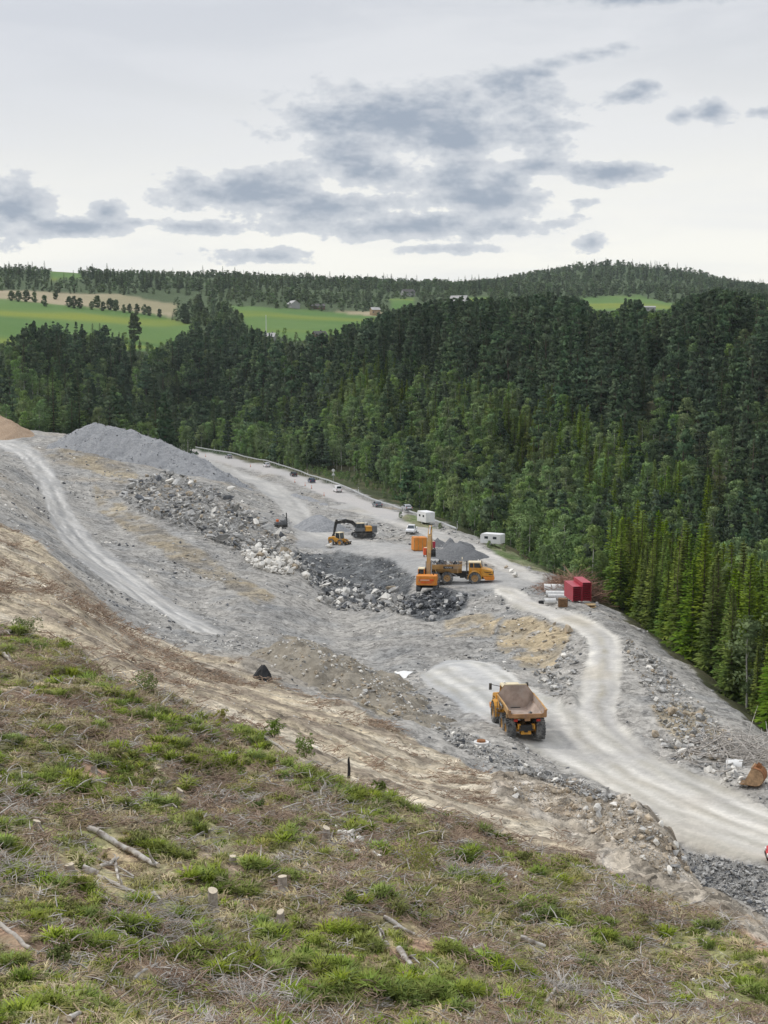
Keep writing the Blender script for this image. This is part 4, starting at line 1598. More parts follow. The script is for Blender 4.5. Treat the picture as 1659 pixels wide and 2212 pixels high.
def pile(name, label, poly, n_, sizes, stones, seed, layers=.5, ymin=0, ymax=1e9, extra=0):
    """a tip of loose rock: every stone that can be picked out is its own part"""
    rs = random.Random(seed)
    xs = [p[0] for p in poly]
    ys = [p[1] for p in poly]
    pts = []
    tries = 0
    cx_, cy_ = sum(xs) / len(xs), sum(ys) / len(ys)
    base_ = G(cx_, cy_, ymin)
    root = empty(name, base_)
    while len(pts) < n_ and tries < n_ * 40:
        tries += 1
        a, b = rs.uniform(min(xs), max(xs)), rs.uniform(min(ys), max(ys))
        if not bool(inpoly(poly, np.array([a]), np.array([b]))[0]):
            continue
        p = G(a, b, ymin)
        if p.y > ymax:
            continue
        pts.append(p)
        sz = sizes[0] + (sizes[1] - sizes[0]) * rs.random() ** 2.2
        rock_at(root, p.x, p.y, sz, rs.choices(list(stones), list(stones.values()))[0], rs, rs.uniform(0, layers))
    tag(root, label, 'rock pile')
    if extra:
        # the many smaller pieces between them
        P_ = []
        while len(P_) < extra:
            a, b = rs.uniform(min(xs), max(xs)), rs.uniform(min(ys), max(ys))
            if bool(inpoly(poly, np.array([a]), np.array([b]))[0]):
                P_.append(G(a, b, ymin))
        s = np.array([sizes[0] * rs.uniform(.25, 1.0) for _ in P_])
        src = [me for q in stones for me in ROCK[q][:4] for _ in range(max(1, int(round(stones[q]))))]
        z = np.array([p.z + q * .12 + rs.uniform(0, layers * .6) for p, q in zip(P_, s)])
        pts = np.array([(p.x, p.y, 0.) for p in P_])
        pts[:, 2] = z
        pts -= np.array(root.location)
        rot = np.array([(rs.gauss(0, .5), rs.gauss(0, .5), rs.uniform(0, 6.28)) for _ in P_])
        o = gn_mass('loose_stones', source_coll('src_loose_%d' % seed, src), pts, rot, np.stack([s, s, s], 1), np.array([rs.randrange(len(src)) for _ in P_]))
        o.parent = root
    return root


pile('rubble_pile', 'long tip of grey slabs and broken rock below the gravel mound', [(250, 1068), (300, 1040), (360, 1020), (450, 1050), (525, 1100), (600, 1148), (632, 1190), (600, 1215), (515, 1192), (425, 1156), (300, 1105)], 300, (1.0, 3.1), {'stone_grey': 6, 'stone_dark': 1.0, 'stone_tan': .5, 'stone_pale': .8}, 11, 1.1, 180, extra=1500)
pile('boulder_pile', 'scatter of white boulders at the foot of the grey rubble', [(515, 1195), (560, 1188), (620, 1196), (652, 1225), (630, 1245), (585, 1240), (540, 1222)], 150, (.9, 2.3), {'stone_pale': 8, 'stone_tan': .4, 'stone_grey': .4}, 12, .8, 180, extra=200)
pile('rubble_pile', 'big loose blocks in the pit under the dark slope', [(645, 1196), (690, 1240), (760, 1262), (830, 1272), (870, 1290), (890, 1330), (810, 1322), (720, 1318), (690, 1290), (650, 1240)], 170, (.8, 2.7), {'stone_grey': 5, 'stone_pale': 1.4, 'stone_dark': 1.8}, 13, .6, 150, extra=500)
pile('rubble_pile', 'dark clods and stones in front of the orange excavator', [(862, 1296), (900, 1283), (960, 1280), (1010, 1290), (990, 1320), (930, 1345), (880, 1330)], 110, (.6, 1.7), {'stone_dark': 6, 'stone_grey': 1.5}, 14, .5, 150, extra=300)
pile('rubble_pile', 'row of grey stones along the outer edge of the embankment', [(1345, 1375), (1400, 1410), (1470, 1475), (1530, 1540), (1590, 1610), (1600, 1640), (1540, 1640), (1460, 1600), (1420, 1560), (1400, 1500), (1360, 1440)], 240, (.35, 1.15), {'stone_grey': 6, 'stone_pale': 1.3, 'stone_tan': .8}, 15, .25, 90, extra=900)
pile('rubble_pile', 'pale stones beside the lower bend of the gravel road', [(1415, 1590), (1480, 1605), (1560, 1640), (1640, 1700), (1600, 1705), (1500, 1655), (1440, 1620)], 90, (.4, 1.1), {'stone_pale': 3, 'stone_grey': 4, 'stone_tan': 1}, 16, .2, 80)
pile('rubble_pile', 'grey stones between the tan bank and the gravel road', [(1150, 1460), (1200, 1440), (1225, 1395), (1248, 1410), (1240, 1480), (1215, 1510), (1180, 1500)], 110, (.35, 1.1), {'stone_grey': 6, 'stone_pale': 1}, 17, .3, 100)
pile('rubble_pile', 'crushed grey stone beside the road behind the parked dump truck', [(920, 1520), (960, 1560), (1040, 1600), (1150, 1655), (1280, 1700), (1340, 1728), (1300, 1735), (1180, 1690), (1050, 1650), (960, 1600), (905, 1545)], 240, (.25, .75), {'stone_grey': 7, 'stone_dark': 1, 'stone_pale': .7}, 18, .1, 80, extra=1200)
pile('rubble_pile', 'crushed grey stone under the rock cut at the road edge', [(1470, 1845), (1530, 1850), (1659, 1880), (1659, 1990), (1600, 1945), (1520, 1920)], 220, (.22, .6), {'stone_grey': 7, 'stone_dark': 1.5}, 19, .1, 74, extra=1200)

pile('rubble_pile', 'tan clods and stones breaking off the rock cut above the road', [(1100, 1690), (1240, 1703), (1370, 1738), (1428, 1780), (1470, 1840), (1500, 1895), (1450, 1900), (1340, 1830), (1220, 1770), (1110, 1725)], 180, (.15, .75), {'stone_tan': 5, 'stone_pale': 1, 'stone_grey': 2}, 20, .02, 60, extra=1600)

SINGLE = [(712, 1184, 2.3, 'stone_pale', 'large white boulder in front of the yellow wheel loader'), (848, 1283, 2.9, 'stone_tan', 'upright tan block standing at the foot of the dark slope'),
          (1228, 1366, 1.5, 'stone_tan', 'round beige boulder at the inner edge of the road bend'), (1104, 1237, 1.6, 'stone_pale', 'white boulder in front of the loaded dump truck'),
          (1092, 1228, 1.3, 'stone_tan', 'cream boulder nearest the hood of the loaded dump truck'), (1112, 1247, 1.7, 'stone_pale', 'white boulder nearest the road, ahead of the loaded truck'),
          (1164, 1369, .8, 'stone_pale', 'small white stone on the tan bank'), (745, 1296, 2.4, 'stone_grey', 'grey slab lying alone on the pit floor'), (800, 1300, 2.6, 'stone_grey', 'broad grey block leaning in the pit'),
          (690, 1300, 1.8, 'stone_pale', 'pale block at the left end of the pit'), (1415, 1592, 1.0, 'stone_tan', 'orange-tan stone among the road-bend stones'), (500, 1062, 2.8, 'stone_pale', 'pale slab on the crest of the rubble tip')]
rs = random.Random(21)
for (a, b, s_, st_, lb) in SINGLE:
    p = G(a, b, 60)
    tag(rock_at(None, p.x, p.y, s_, st_, rs, s_ * .12, .25, 'boulder'), lb, 'boulder')


def stones_mass(name, label, zones, n_, y0, y1, smin, smax, mats_, seed, dens=None):
    r = np.random.default_rng(seed)
    u = r.random(n_)
    Y = np.exp(math.log(y0) + u ** .8 * (math.log(y1) - math.log(y0)))
    X = r.uniform(-.29, .29, n_) * Y
    k = np.isin(zone_at(X, Y), [zi[q] for q in zones])
    if dens is not None:
        k &= r.random(n_) < dens(X, Y)
    X, Y = X[k], Y[k]
    src = [me for q in mats_ for me in ROCK[q]]
    s = (smin + (smax - smin) * r.random(len(X)) ** 3) * np.interp(Y, [60, 130, 300], [.6, 1, 1.9])
    rot = np.stack([r.normal(0, .4, len(X)), r.normal(0, .4, len(X)), r.uniform(0, 6.28, len(X))], 1)
    o = gn_mass(name, source_coll('src_' + name, src), np.stack([X, Y, ground(X, Y) + s * .08], 1), rot, np.stack([s, s, s], 1), r.integers(0, len(src), len(X)))
    o['label'] = label
    return o


stones_mass('rubble', 'grey broken stone lying all over the site', ['gravel', 'dark_slope', 'brown_fill'], 42000, 80, 430, .10, .62, ['stone_grey', 'stone_grey', 'stone_grey', 'stone_dark', 'stone_pale'], 701, lambda x, y: np.clip(.28 + .9 * fbm(x, y, 16, 3, 711), .04, 1))
stones_mass('pebbles', 'small pale stones on the sandy strip and the felled slope', ['sand', 'cut', 'hill', 'bank'], 34000, 32, 210, .06, .34, ['stone_pale', 'stone_tan', 'stone_tan', 'stone_grey'], 702, lambda x, y: np.clip(.22 + .9 * fbm(x, y, 9, 3, 721), .02, 1))


def speckle_mat(name, c0, c1, scale=3.):
    m = bpy.data.materials.new(name)
    m.use_nodes = True
    t = m.node_tree
    g = NG(t)
    b = t.nodes['Principled BSDF']
    geo = g.n('ShaderNodeNewGeometry')
    v = geo.outputs['Position']
    n1 = g.noise(v, scale, 6, .75)
    n2 = g.noise(v, .22, 4, .6)
    c = g.mix(g.smooth(n1, .32, .68), c0, c1)
    c = g.mix(g.smooth(n2, .42, .7, 0, .6), c, tuple(.5 * (a + b_) * 1.15 for a, b_ in zip(c0, c1)))
    t.links.new(c, b.inputs['Base Color'])
    b.inputs['Roughness'].default_value = .95
    b.inputs['Specular IOR Level'].default_value = .1
    bp = g.n('ShaderNodeBump')
    bp.inputs['Strength'].default_value = .7
    bp.inputs['Distance'].default_value = .3
    g.put(bp.inputs['Height'], n1)
    t.links.new(bp.outputs[0], b.inputs['Normal'])
    MATS[name] = m
    return m


speckle_mat('heap_grey', (.20, .205, .215), (.35, .355, .36), 1.6)
speckle_mat('heap_dark', (.12, .125, .13), (.22, .222, .225))
speckle_mat('heap_soil', (.17, .15, .12), (.36, .325, .265), 1.1)
speckle_mat('heap_brown', (.28, .19, .12), (.45, .35, .26))


def heap(name, label, ridge, slope, m_, seed, step=.8, rough=.35, pad_=16, cat='heap', stones=None):
    """ridge: reading point + distance of each crest point"""
    R3 = []
    for a, b, Y in ridge:
        s, e = ray(a, b)
        R3.append((s * Y, Y, e * Y))
    x0, x1 = min(p[0] for p in R3) - pad_, max(p[0] for p in R3) + pad_
    y0, y1 = min(p[1] for p in R3) - pad_, max(p[1] for p in R3) + pad_
    xs, ys = np.arange(x0, x1, step), np.arange(y0, y1, step)
    X, Y = np.meshgrid(xs, ys)
    top = np.full(X.shape, -1e9)
    if len(R3) == 1:
        R3 = R3 * 2
    for a, b in zip(R3[:-1], R3[1:]):
        dx, dy = b[0] - a[0], b[1] - a[1]
        L2 = dx * dx + dy * dy + 1e-9
        t = np.clip(((X - a[0]) * dx + (Y - a[1]) * dy) / L2, 0, 1)
        dd = np.hypot(X - a[0] - t * dx, Y - a[1] - t * dy)
        dd = np.sqrt(dd * dd + 1.0) - 1
        top = np.maximum(top, a[2] + t * (b[2] - a[2]) - slope * dd)
    top += rough * fbm(X, Y, 4, 4, seed) + rough * .8 * fbm(X, Y, 1.2, 2, seed + 4)
    gz_ = ground(X, Y)
    keep = top > gz_ - .35
    top = np.maximum(top, gz_ - .4)
    HEAPS.append((x0, y0, step, top))
    cells = keep[:-1, :-1] | keep[1:, :-1] | keep[:-1, 1:] | keep[1:, 1:]
    ci, cj = np.nonzero(cells)
    nx_ = X.shape[1]
    q = np.stack([ci * nx_ + cj, ci * nx_ + cj + 1, (ci + 1) * nx_ + cj + 1, (ci + 1) * nx_ + cj], 1)
    used, inv = np.unique(q.ravel(), return_inverse=True)
    co = np.stack([X.ravel()[used], Y.ravel()[used], top.ravel()[used]], 1)
    me = mesh_np(name, [(co, inv.reshape(-1, 4), m_)])
    me.polygons.foreach_set('use_smooth', np.ones(len(me.polygons), bool))
    o = bpy.data.objects.new(name, me)
    COL.objects.link(o)
    tag(o, label, cat)
    if stones:
        n_, s0, s1, kinds_ = stones
        r = np.random.default_rng(seed + 9)
        hi_, hj_ = np.nonzero(top > gz_ + .1)
        k_ = r.integers(0, len(hi_), n_)
        s = s0 + (s1 - s0) * r.random(n_) ** 3
        pts = np.stack([X[hi_[k_], hj_[k_]] + r.uniform(-.5, .5, n_) * step, Y[hi_[k_], hj_[k_]] + r.uniform(-.5, .5, n_) * step, top[hi_[k_], hj_[k_]] + s * .1], 1)
        src = [me for q in kinds_ for me in ROCK[q]]
        q = gn_mass('loose_stones', source_coll('src_heap_%d' % seed, src), pts, np.stack([r.normal(0, .5, n_), r.normal(0, .5, n_), r.uniform(0, 6.28, n_)], 1), np.stack([s, s, s], 1), r.integers(0, len(src), n_))
        q.parent = o
    return o


heap('gravel_heap', 'tall dark grey mound of crushed stone at the end of the terrace', [(188, 917, 432), (238, 919, 428), (330, 944, 420), (400, 976, 412), (462, 1016, 402)], .62, MATS['heap_grey'], 801, .8, .6, 26, stones=(1500, .15, .8, ['stone_grey', 'stone_dark']))
heap('soil_heap', 'brown soil heap at the left edge above the haul road', [(-60, 880, 480), (-6, 896, 470), (30, 921, 460)], .6, MATS['heap_brown'], 802, 1.0, .5, 20)
heap('gravel_heap', 'small rounded gravel heap beside the inner road', [(684, 1112, 330), (700, 1118, 326)], .6, MATS['heap_grey'], 803, .6, .3, 9)
heap('soil_heap', 'long grey-brown soil bank between hillside and pit', [(642, 1388, 147), (700, 1432, 140), (770, 1473, 134), (850, 1518, 128), (896, 1560, 121)], .5, MATS['heap_soil'], 804, .35, .5, 8, stones=(1500, .08, .55, ['stone_tan', 'stone_grey', 'stone_grey', 'stone_pale']))
heap('gravel_heap', 'cone of dark grit behind the loaded dump truck', [(988, 1172, 272), (1000, 1177, 270)], .55, MATS['heap_dark'], 805, .6, .25, 12)
heap('rubble_heap', 'jagged dark heap of broken asphalt behind the grit cone', [(940, 1166, 290), (965, 1161, 290), (1000, 1172, 286)], .7, MATS['heap_dark'], 806, .5, .9, 9)
heap('gravel_heap', 'low grey bank between inner road and public road', [(640, 1066, 420), (680, 1082, 400), (715, 1096, 385)], .45, MATS['heap_grey'], 807, .7, .3, 9)


pile('rubble_pile', 'brown-grey stones strewn over the soil bank beside the pit', [(610, 1392), (650, 1380), (720, 1430), (800, 1470), (870, 1515), (905, 1550), (870, 1560), (780, 1520), (690, 1470)], 220, (.2, .8), {'stone_tan': 3, 'stone_grey': 5, 'stone_pale': 1}, 61, .1, 90)
pile('rubble_pile', 'tan and grey blocks breaking out of the tan cut bank', [(1060, 1365), (1110, 1335), (1190, 1345), (1235, 1370), (1215, 1420), (1165, 1455), (1100, 1420)], 90, (.25, .9), {'stone_tan': 4, 'stone_grey': 2, 'stone_pale': 1}, 62, .1, 90)

# ------------------------------------------------------------------ machines
mat('yellow_paint', (.62, .30, .035), .5, var=.12, scale=1.5, dirt=(.36, .30, .22), dirt_amt=.35, spec=.4)
mat('yellow_dusty', (.50, .29, .10), .7, var=.2, scale=1.5, dirt=(.36, .27, .19), dirt_amt=.6)
mat('orange_paint', (.68, .24, .03), .5, var=.12, scale=1.5, dirt=(.40, .30, .18), dirt_amt=.3, spec=.4)
mat('orange_red', (.72, .11, .03), .5, var=.12, scale=1.5, dirt=(.45, .3, .2), dirt_amt=.2)
mat('tray_inner', (.40, .315, .26), .75, var=.25, scale=1.2, dirt=(.36, .34, .31), dirt_amt=.6)
mat('tray_rail', (.34, .19, .09), .7, var=.25, scale=2, dirt=(.2, .12, .08), dirt_amt=.5)
mat('machine_dark', (.035, .034, .033), .7, var=.3, scale=2, dirt=(.16, .145, .12), dirt_amt=.4)
mat('machine_grey', (.14, .145, .15), .6, var=.2, scale=2, dirt=(.22, .2, .17), dirt_amt=.3)
mat('tyre', (.085, .085, .085), .9, var=.3, scale=3, dirt=(.28, .275, .26), dirt_amt=.75)
mat('glass', (.025, .035, .04), .12, var=.1, scale=2, spec=.6)
mat('white_paint', (.78, .78, .77), .5, var=.05, scale=2, dirt=(.5, .48, .44), dirt_amt=.15)
mat('cream_paint', (.72, .62, .42), .55, var=.1, scale=2)
mat('red_lamp', (.45, .03, .02), .3, var=.05)
mat('lamp_glass', (.75, .75, .72), .2, var=.05)
mat('steel', (.42, .43, .44), .4, metal=.7, var=.1, scale=2)
mat('rust', (.27, .12, .05), .85, var=.35, scale=3, dirt=(.12, .06, .035), dirt_amt=.4)
mat('rust_edge', (.40, .26, .15), .85, var=.3, scale=3)
mat('red_paint', (.40, .022, .045), .38, var=.12, scale=2, spec=.6)
mat('red_body', (.62, .02, .03), .35, var=.05, scale=2, spec=.5)
mat('concrete', (.70, .695, .675), .9, var=.12, scale=2, dirt=(.36, .34, .3), dirt_amt=.25)
mat('pipe_inside', (.05, .05, .05), .9)
mat('timber', (.20, .115, .06), .85, var=.25, scale=3)
mat('wood_tan', (.56, .40, .21), .8, var=.2, scale=4)
mat('plastic_white', (.82, .82, .80), .6, var=.05, scale=2)
mat('plastic_black', (.022, .022, .024), .6, var=.3, scale=2)
mat('traffic_orange', (.75, .16, .03), .5, var=.05)
M = MATS


def wheel(parent, x, y, r, w, rim_m, lugs=22, name='wheel', z=None):
    """y > 0 : outer side towards +y"""
    sg = 1 if y > 0 else -1
    root = empty(name)
    root.parent = parent
    root.location = (x, y, r if z is None else z)
    b = MB()
    h = w / 2
    b.lathe([(r * .58, -h * .92), (r * .82, -h), (r * .95, -h * .86), (r * .975, -h * .5), (r * .975, h * .5), (r * .95, h * .86), (r * .82, h), (r * .58, h * .92)], 'y', 28)
    for k in range(lugs):
        for q in (-1, 1):
            a = 2 * math.pi * (k + (.5 if q > 0 else 0)) / lugs
            M3 = Matrix.Rotation(-a, 3, 'Y') @ Matrix.Rotation(q * .45, 3, 'X')
            s3 = (.05 * r, w * .5, .11 * r)
            p = []
            for dx in (-1, 1):
                for dy in (-1, 1):
                    for dz in (-1, 1):
                        v = Matrix.Rotation(q * .5, 3, 'X') @ Vector((dx * s3[0], dy * s3[1] / 2, dz * s3[2] / 2 * .9))
                        v = Vector((r * .975 + v.x, q * w * .25 + v.y, v.z))
                        p.append(Matrix.Rotation(-a, 3, 'Y') @ v)
            b.add(p, [(0, 1, 3, 2), (4, 6, 7, 5), (0, 4, 5, 1), (2, 3, 7, 6), (0, 2, 6, 4), (1, 5, 7, 3)])
    b.build('tyre', M['tyre'], root, smooth=False)
    b = MB()
    b.lathe([(.02, sg * h * .3), (r * .22, sg * h * .75), (r * .3, sg * h * .5), (r * .5, sg * h * .55), (r * .6, sg * h * .85), (r * .6, -sg * h * .85), (.02, -sg * h * .6)], 'y', 20)
    b.build('rim', rim_m, root)
    return root


def plate_loft(stations):
    """stations: list of lists of points (open polylines) -> quads"""
    b = MB()
    n_ = len(stations[0])
    vs = [p for st_ in stations for p in st_]
    fs = []
    for i in range(len(stations) - 1):
        for k_ in range(n_ - 1):
            fs.append((i * n_ + k_, i * n_ + k_ + 1, (i + 1) * n_ + k_ + 1, (i + 1) * n_ + k_))
    return b.add(vs, fs)


_TXT = {}


def text_part(parent, body, size, loc, rot, m_, name='lettering'):
    if body not in _TXT:
        cu = bpy.data.curves.new(name, 'FONT')
        cu.body = body
        cu.size = size
        cu.extrude = .004
        cu.align_x = 'CENTER'
        cu.align_y = 'CENTER'
        tmp = bpy.data.objects.new(name, cu)
        _TXT[body] = bpy.data.meshes.new_from_object(tmp)
        bpy.data.objects.remove(tmp)
        _TXT[body].materials.clear()
        _TXT[body].materials.append(m_)
    o = bpy.data.objects.new(name, _TXT[body])
    COL.objects.link(o)
    o.parent = parent
    o.location = loc
    o.rotation_euler = rot
    return o


def dump_truck(label, loc, rz, pitch=0., bend=0.):
    t = empty('dump_truck', loc, rz)
    t.rotation_euler = (0, pitch, rz)
    tag(t, label, 'dump truck', 'articulated dump trucks')
    # front unit
    hood = MB().prism([(3.6, 1.15), (5.45, 1.15), (5.6, 1.5), (5.5, 2.0), (5.2, 2.15), (3.6, 2.5)], -1.2, 1.2).build('hood', M['yellow_paint'], t, bevel=.06)
    for s in (-1, 1):
        MB().add([(4.0, s * 1.212, 1.98), (5.2, s * 1.212, 1.86), (5.2, s * 1.212, 1.76), (4.2, s * 1.212, 1.84)], [(0, 1, 2, 3)]).build('vent', M['machine_dark'], hood)
        MB().add([(4.75, s * 1.212, 1.62), (5.45, s * 1.212, 1.58), (5.4, s * 1.212, 1.44), (4.85, s * 1.212, 1.46)], [(0, 1, 2, 3)]).build('vent', M['machine_dark'], hood)
    MB().box((5.6, 0, 1.72), (.04, 1.7, .55)).build('grille', M['machine_dark'], t)
    MB().prism([(4.3, .62), (5.55, .62), (5.72, .8), (5.72, 1.12), (3.9, 1.12)], -1.45, 1.45).build('bumper', M['orange_paint'], t, bevel=.04)
    for s in (-1, 1):
        MB().box((5.73, s * 1.05, 1.0), (.05, .4, .16)).build('headlight', M['lamp_glass'], t)
    cab = MB()
    cab.prism([(1.65, 1.2), (3.65, 1.2), (3.65, 2.5), (1.65, 2.55)], -.85, .85)
    cabo = cab.build('cab', M['yellow_paint'], t, bevel=.04)
    MB().prism([(1.72, 2.55), (3.72, 2.5), (3.45, 3.27), (1.78, 3.27)], -.80, .80).build('window', M['glass'], cabo)
    fr_b = MB()
    for s in (-1, 1):
        fr_b.tube([(1.72, s * .82, 2.5), (1.78, s * .82, 3.29)], .07, 6)
        fr_b.tube([(2.45, s * .82, 2.5), (2.42, s * .82, 3.29)], .06, 6)
        fr_b.tube([(3.68, s * .82, 2.48), (3.42, s * .82, 3.29)], .07, 6)
    fr_b.build('pillar', M['yellow_paint'], cabo)
    roof = MB().box((2.62, 0, 3.36), (2.1, 1.8, .18), taper=(.92, .92)).build('roof', M['cream_paint'], cabo, bevel=.04)
    MB().lathe([(.01, 3.45), (.11, 3.45), (.11, 3.63), (.01, 3.67)], 'z', 12, (3.2, .5, 0)).build('beacon', M['white_paint'], roof)
    for s in (-1, 1):
        f = MB()
        st_o, st_i = [], []
        for k_ in range(9):
            a = math.pi * (-.06 + 1.12 * k_ / 8)
            st_o.append([(2.6 + 1.16 * math.cos(a), s * .82, .95 + 1.16 * math.sin(a)), (2.6 + 1.16 * math.cos(a), s * 1.68, .95 + 1.16 * math.sin(a)), (2.6 + 1.05 * math.cos(a), s * 1.68, .95 + 1.05 * math.sin(a)), (2.6 + 1.05 * math.cos(a), s * .82, .95 + 1.05 * math.sin(a))])
        plate_loft([q + [q[0]] for q in st_o]).build('fender', M['yellow_paint'], t)
        st_ = MB()
        for k_ in range(3):
            st_.box((1.55, s * 1.3, .75 + .38 * k_), (.5, .5, .05))
        st_.tube([(1.32, s * 1.5, .6), (1.32, s * 1.5, 2.2)], .03, 6)
        st_.build('ladder', M['machine_grey'], t)
        m_ = MB().tube([(3.5, s * .85, 3.1), (3.75, s * 1.7, 3.25)], .03, 6).build('mirror_arm', M['machine_dark'], t)
        MB().box((3.75, s * 1.72, 3.05), (.1, .26, .62)).build('mirror', M['machine_dark'], m_, bevel=.03)
    MB().tube([(1.35, .7, 1.3), (1.35, .7, 3.2), (1.25, .7, 3.45)], .11, 10).build('exhaust', M['machine_grey'], t)
    MB().box((3.2, 0, .92), (4.2, 1.0, .45)).box((1.0, 0, 1.35), (1.3, .9, 1.0)).build('front_frame', M['machine_dark'], t)
    MB().tube([(2.6, -1.2, .95), (2.6, 1.2, .95)], .26, 12).build('axle', M['machine_dark'], t)
    # rear unit
    rf = MB()
    for s in (-1, 1):
        rf.box((-1.9, s * .5, 1.3), (5.2, .22, .45))
    rf.box((.55, 0, 1.25), (.6, 1.3, .8)).box((-4.45, 0, 1.25), (.3, 1.3, .5))
    rf.build('rear_frame', M['machine_dark'], t)
    bo = MB().box((-4.1, 0, 1.0), (.75, .95, .75), taper=(.8, .8)).tube([(-3.7, -1.25, .95), (-3.7, 1.25, .95)], .24, 12).box((-4.4, .62, 1.35), (.4, .28, .45)).box((-4.4, -.62, 1.35), (.4, .28, .45)).build('axle_case', M['yellow_paint'], t, bevel=.04)
    MB().box((-4.52, 0, 1.02), (.06, .3, .35)).build('axle_cover', M['machine_dark'], bo)
    MB().tube([(-1.8, -1.25, .95), (-1.8, 1.25, .95)], .24, 12).build('axle', M['yellow_dusty'], t)
    for s in (-1, 1):
        MB().tube([(-.2, s * .85, 1.2), (-1.6, s * .95, 1.9)], .1, 8).build('tipping_cylinder', M['steel'], t)
        for x in (2.6, -1.8, -3.7):
            wheel(t, x, s * 1.32, .96, .84, M['yellow_dusty'])
    # tray
    S = [(.55, 3.05, 1.72, 1.0), (-1.2, 3.05, 1.62, 1.0), (-3.0, 3.02, 1.68, 1.0), (-4.1, 2.97, 1.95, 1.0), (-4.95, 2.9, 2.38, 1.03)]

    def sect(x, zt, zb, k_, d, e):
        w = 1.68 * k_ - d
        return [(x, -w, zt), (x, -w + .06, zt - .62 if zt - .62 > zb + .3 else zb + .35), (x, -.95 + d * .4, zb + e), (x, .95 - d * .4, zb + e), (x, w - .06, zt - .62 if zt - .62 > zb + .3 else zb + .35), (x, w, zt)]
    outer = plate_loft([sect(*q, 0, 0) for q in S])
    # front wall of the tray with its raised spill guard
    outer.add([(.55, -1.68, 3.05), (.55, -1.62, 2.43), (.55, -.95, 1.72), (.55, .95, 1.72), (.55, 1.62, 2.43), (.55, 1.68, 3.05), (.62, 1.02, 3.92), (.62, -1.02, 3.92)], [(0, 1, 2, 3, 4, 5, 6, 7)])
    tr = outer.build('tray', M['yellow_dusty'], t)
    inner = plate_loft([sect(x, zt + .001, zb, k_, .09, .1) for x, zt, zb, k_ in S])
    inner.add([(.50, -1.61, 3.05), (.50, -1.56, 2.42), (.50, -.93, 1.78), (.50, .93, 1.78), (.50, 1.56, 2.42), (.50, 1.61, 3.05), (.57, .98, 3.89), (.57, -.98, 3.89)], [(0, 1, 2, 3, 4, 5, 6, 7)])
    inner.build('liner', M['tray_inner'], tr)
    for s in (-1, 1):
        MB().tube([(.6, s * 1.66, 3.07), (-3.0, s * 1.66, 3.04), (-4.1, s * 1.66, 2.99), (-4.97, s * 1.70, 2.92)], .075, 8).build('rail', M['yellow_dusty'], tr)
        MB().box((-1.6, s * 1.70, 2.66), (1.55, .03, .36), rot=(s * -.09, 0, 0)).build('name_plate', M['machine_dark'], tr)
        text_part(tr, 'VOLVO', .34, (-1.6, s * 1.722, 2.66), (R(90) + (.09 if s < 0 else -.09) * 0, 0, 0 if s < 0 else R(180)), M['white_paint'])
        for x in (-3.6, -.1):
            MB().prism([(x - .09, 2.45), (x + .09, 2.45), (x + .09, 1.75), (x - .09, 1.75)], s * 1.55 - .07, s * 1.55 + .07).build('rib', M['yellow_dusty'], tr)
        MB().box((-4.85, s * 1.0, 2.0), (.08, .34, .2)).build('tail_lamp', M['red_lamp'], t)
    MB().tube([(.6, -1.03, 3.92), (.6, 1.03, 3.92)], .06, 8).build('rail', M['cream_paint'], tr)
    lip = MB().box((-5.0, 0, 2.44), (.2, 3.3, .34)).box((-5.0, -1.58, 2.65), (.24, .22, .62)).box((-5.0, 1.58, 2.65), (.24, .22, .62)).box((-4.9, 0, 2.2), (.3, .5, .45)).build('tail_lip', M['tray_rail'], tr, bevel=.03)
    return t


def yaw_to(a, b):
    return math.atan2(b[1] - a[1], b[0] - a[0])


# empty truck driving up to the pad, seen from behind
p = G(1124, 1597, 100)
q = G(1100, 1535, 100)
tk1 = dump_truck('empty muddy yellow dump truck seen from behind on the pale pad', (p.x, p.y + 3.9, float(ground(p.x, p.y + 3.9)) + .02), R(90) + R(6))
tk1.scale = (.95, .95, .95)
# loaded truck side on in the yard
p = G(990, 1259, 180)
tk2 = dump_truck('yellow dump truck loaded with rock, side on in the yard', (p.x, p.y, p.z), R(-3))
ld = empty('rock_load', tk2.location, R(-3))
rs = random.Random(31)
for i in range(60):
    a, b = rs.uniform(-4.4, .1), rs.uniform(-1.25, 1.25)
    o = bpy.data.objects.new('rock', rs.choice(ROCK['stone_dark' if rs.random() < .75 else 'stone_grey']))
    COL.objects.link(o)
    o.parent = ld
    hgt = (1 - (b / 1.5) ** 2) * (.5 + .5 * (1 - ((a + 2.1) / 2.7) ** 2))
    o.location = (a, b, 2.35 + 1.15 * hgt * rs.uniform(.75, 1.0))
    s_ = rs.uniform(.5, 1.1)
    o.scale = (s_, s_, s_)
    o.rotation_euler = (rs.uniform(0, 6), rs.uniform(0, 6), rs.uniform(0, 6))
tag(ld, 'dark broken rock heaped in the tray of the side-on truck', 'rock load')


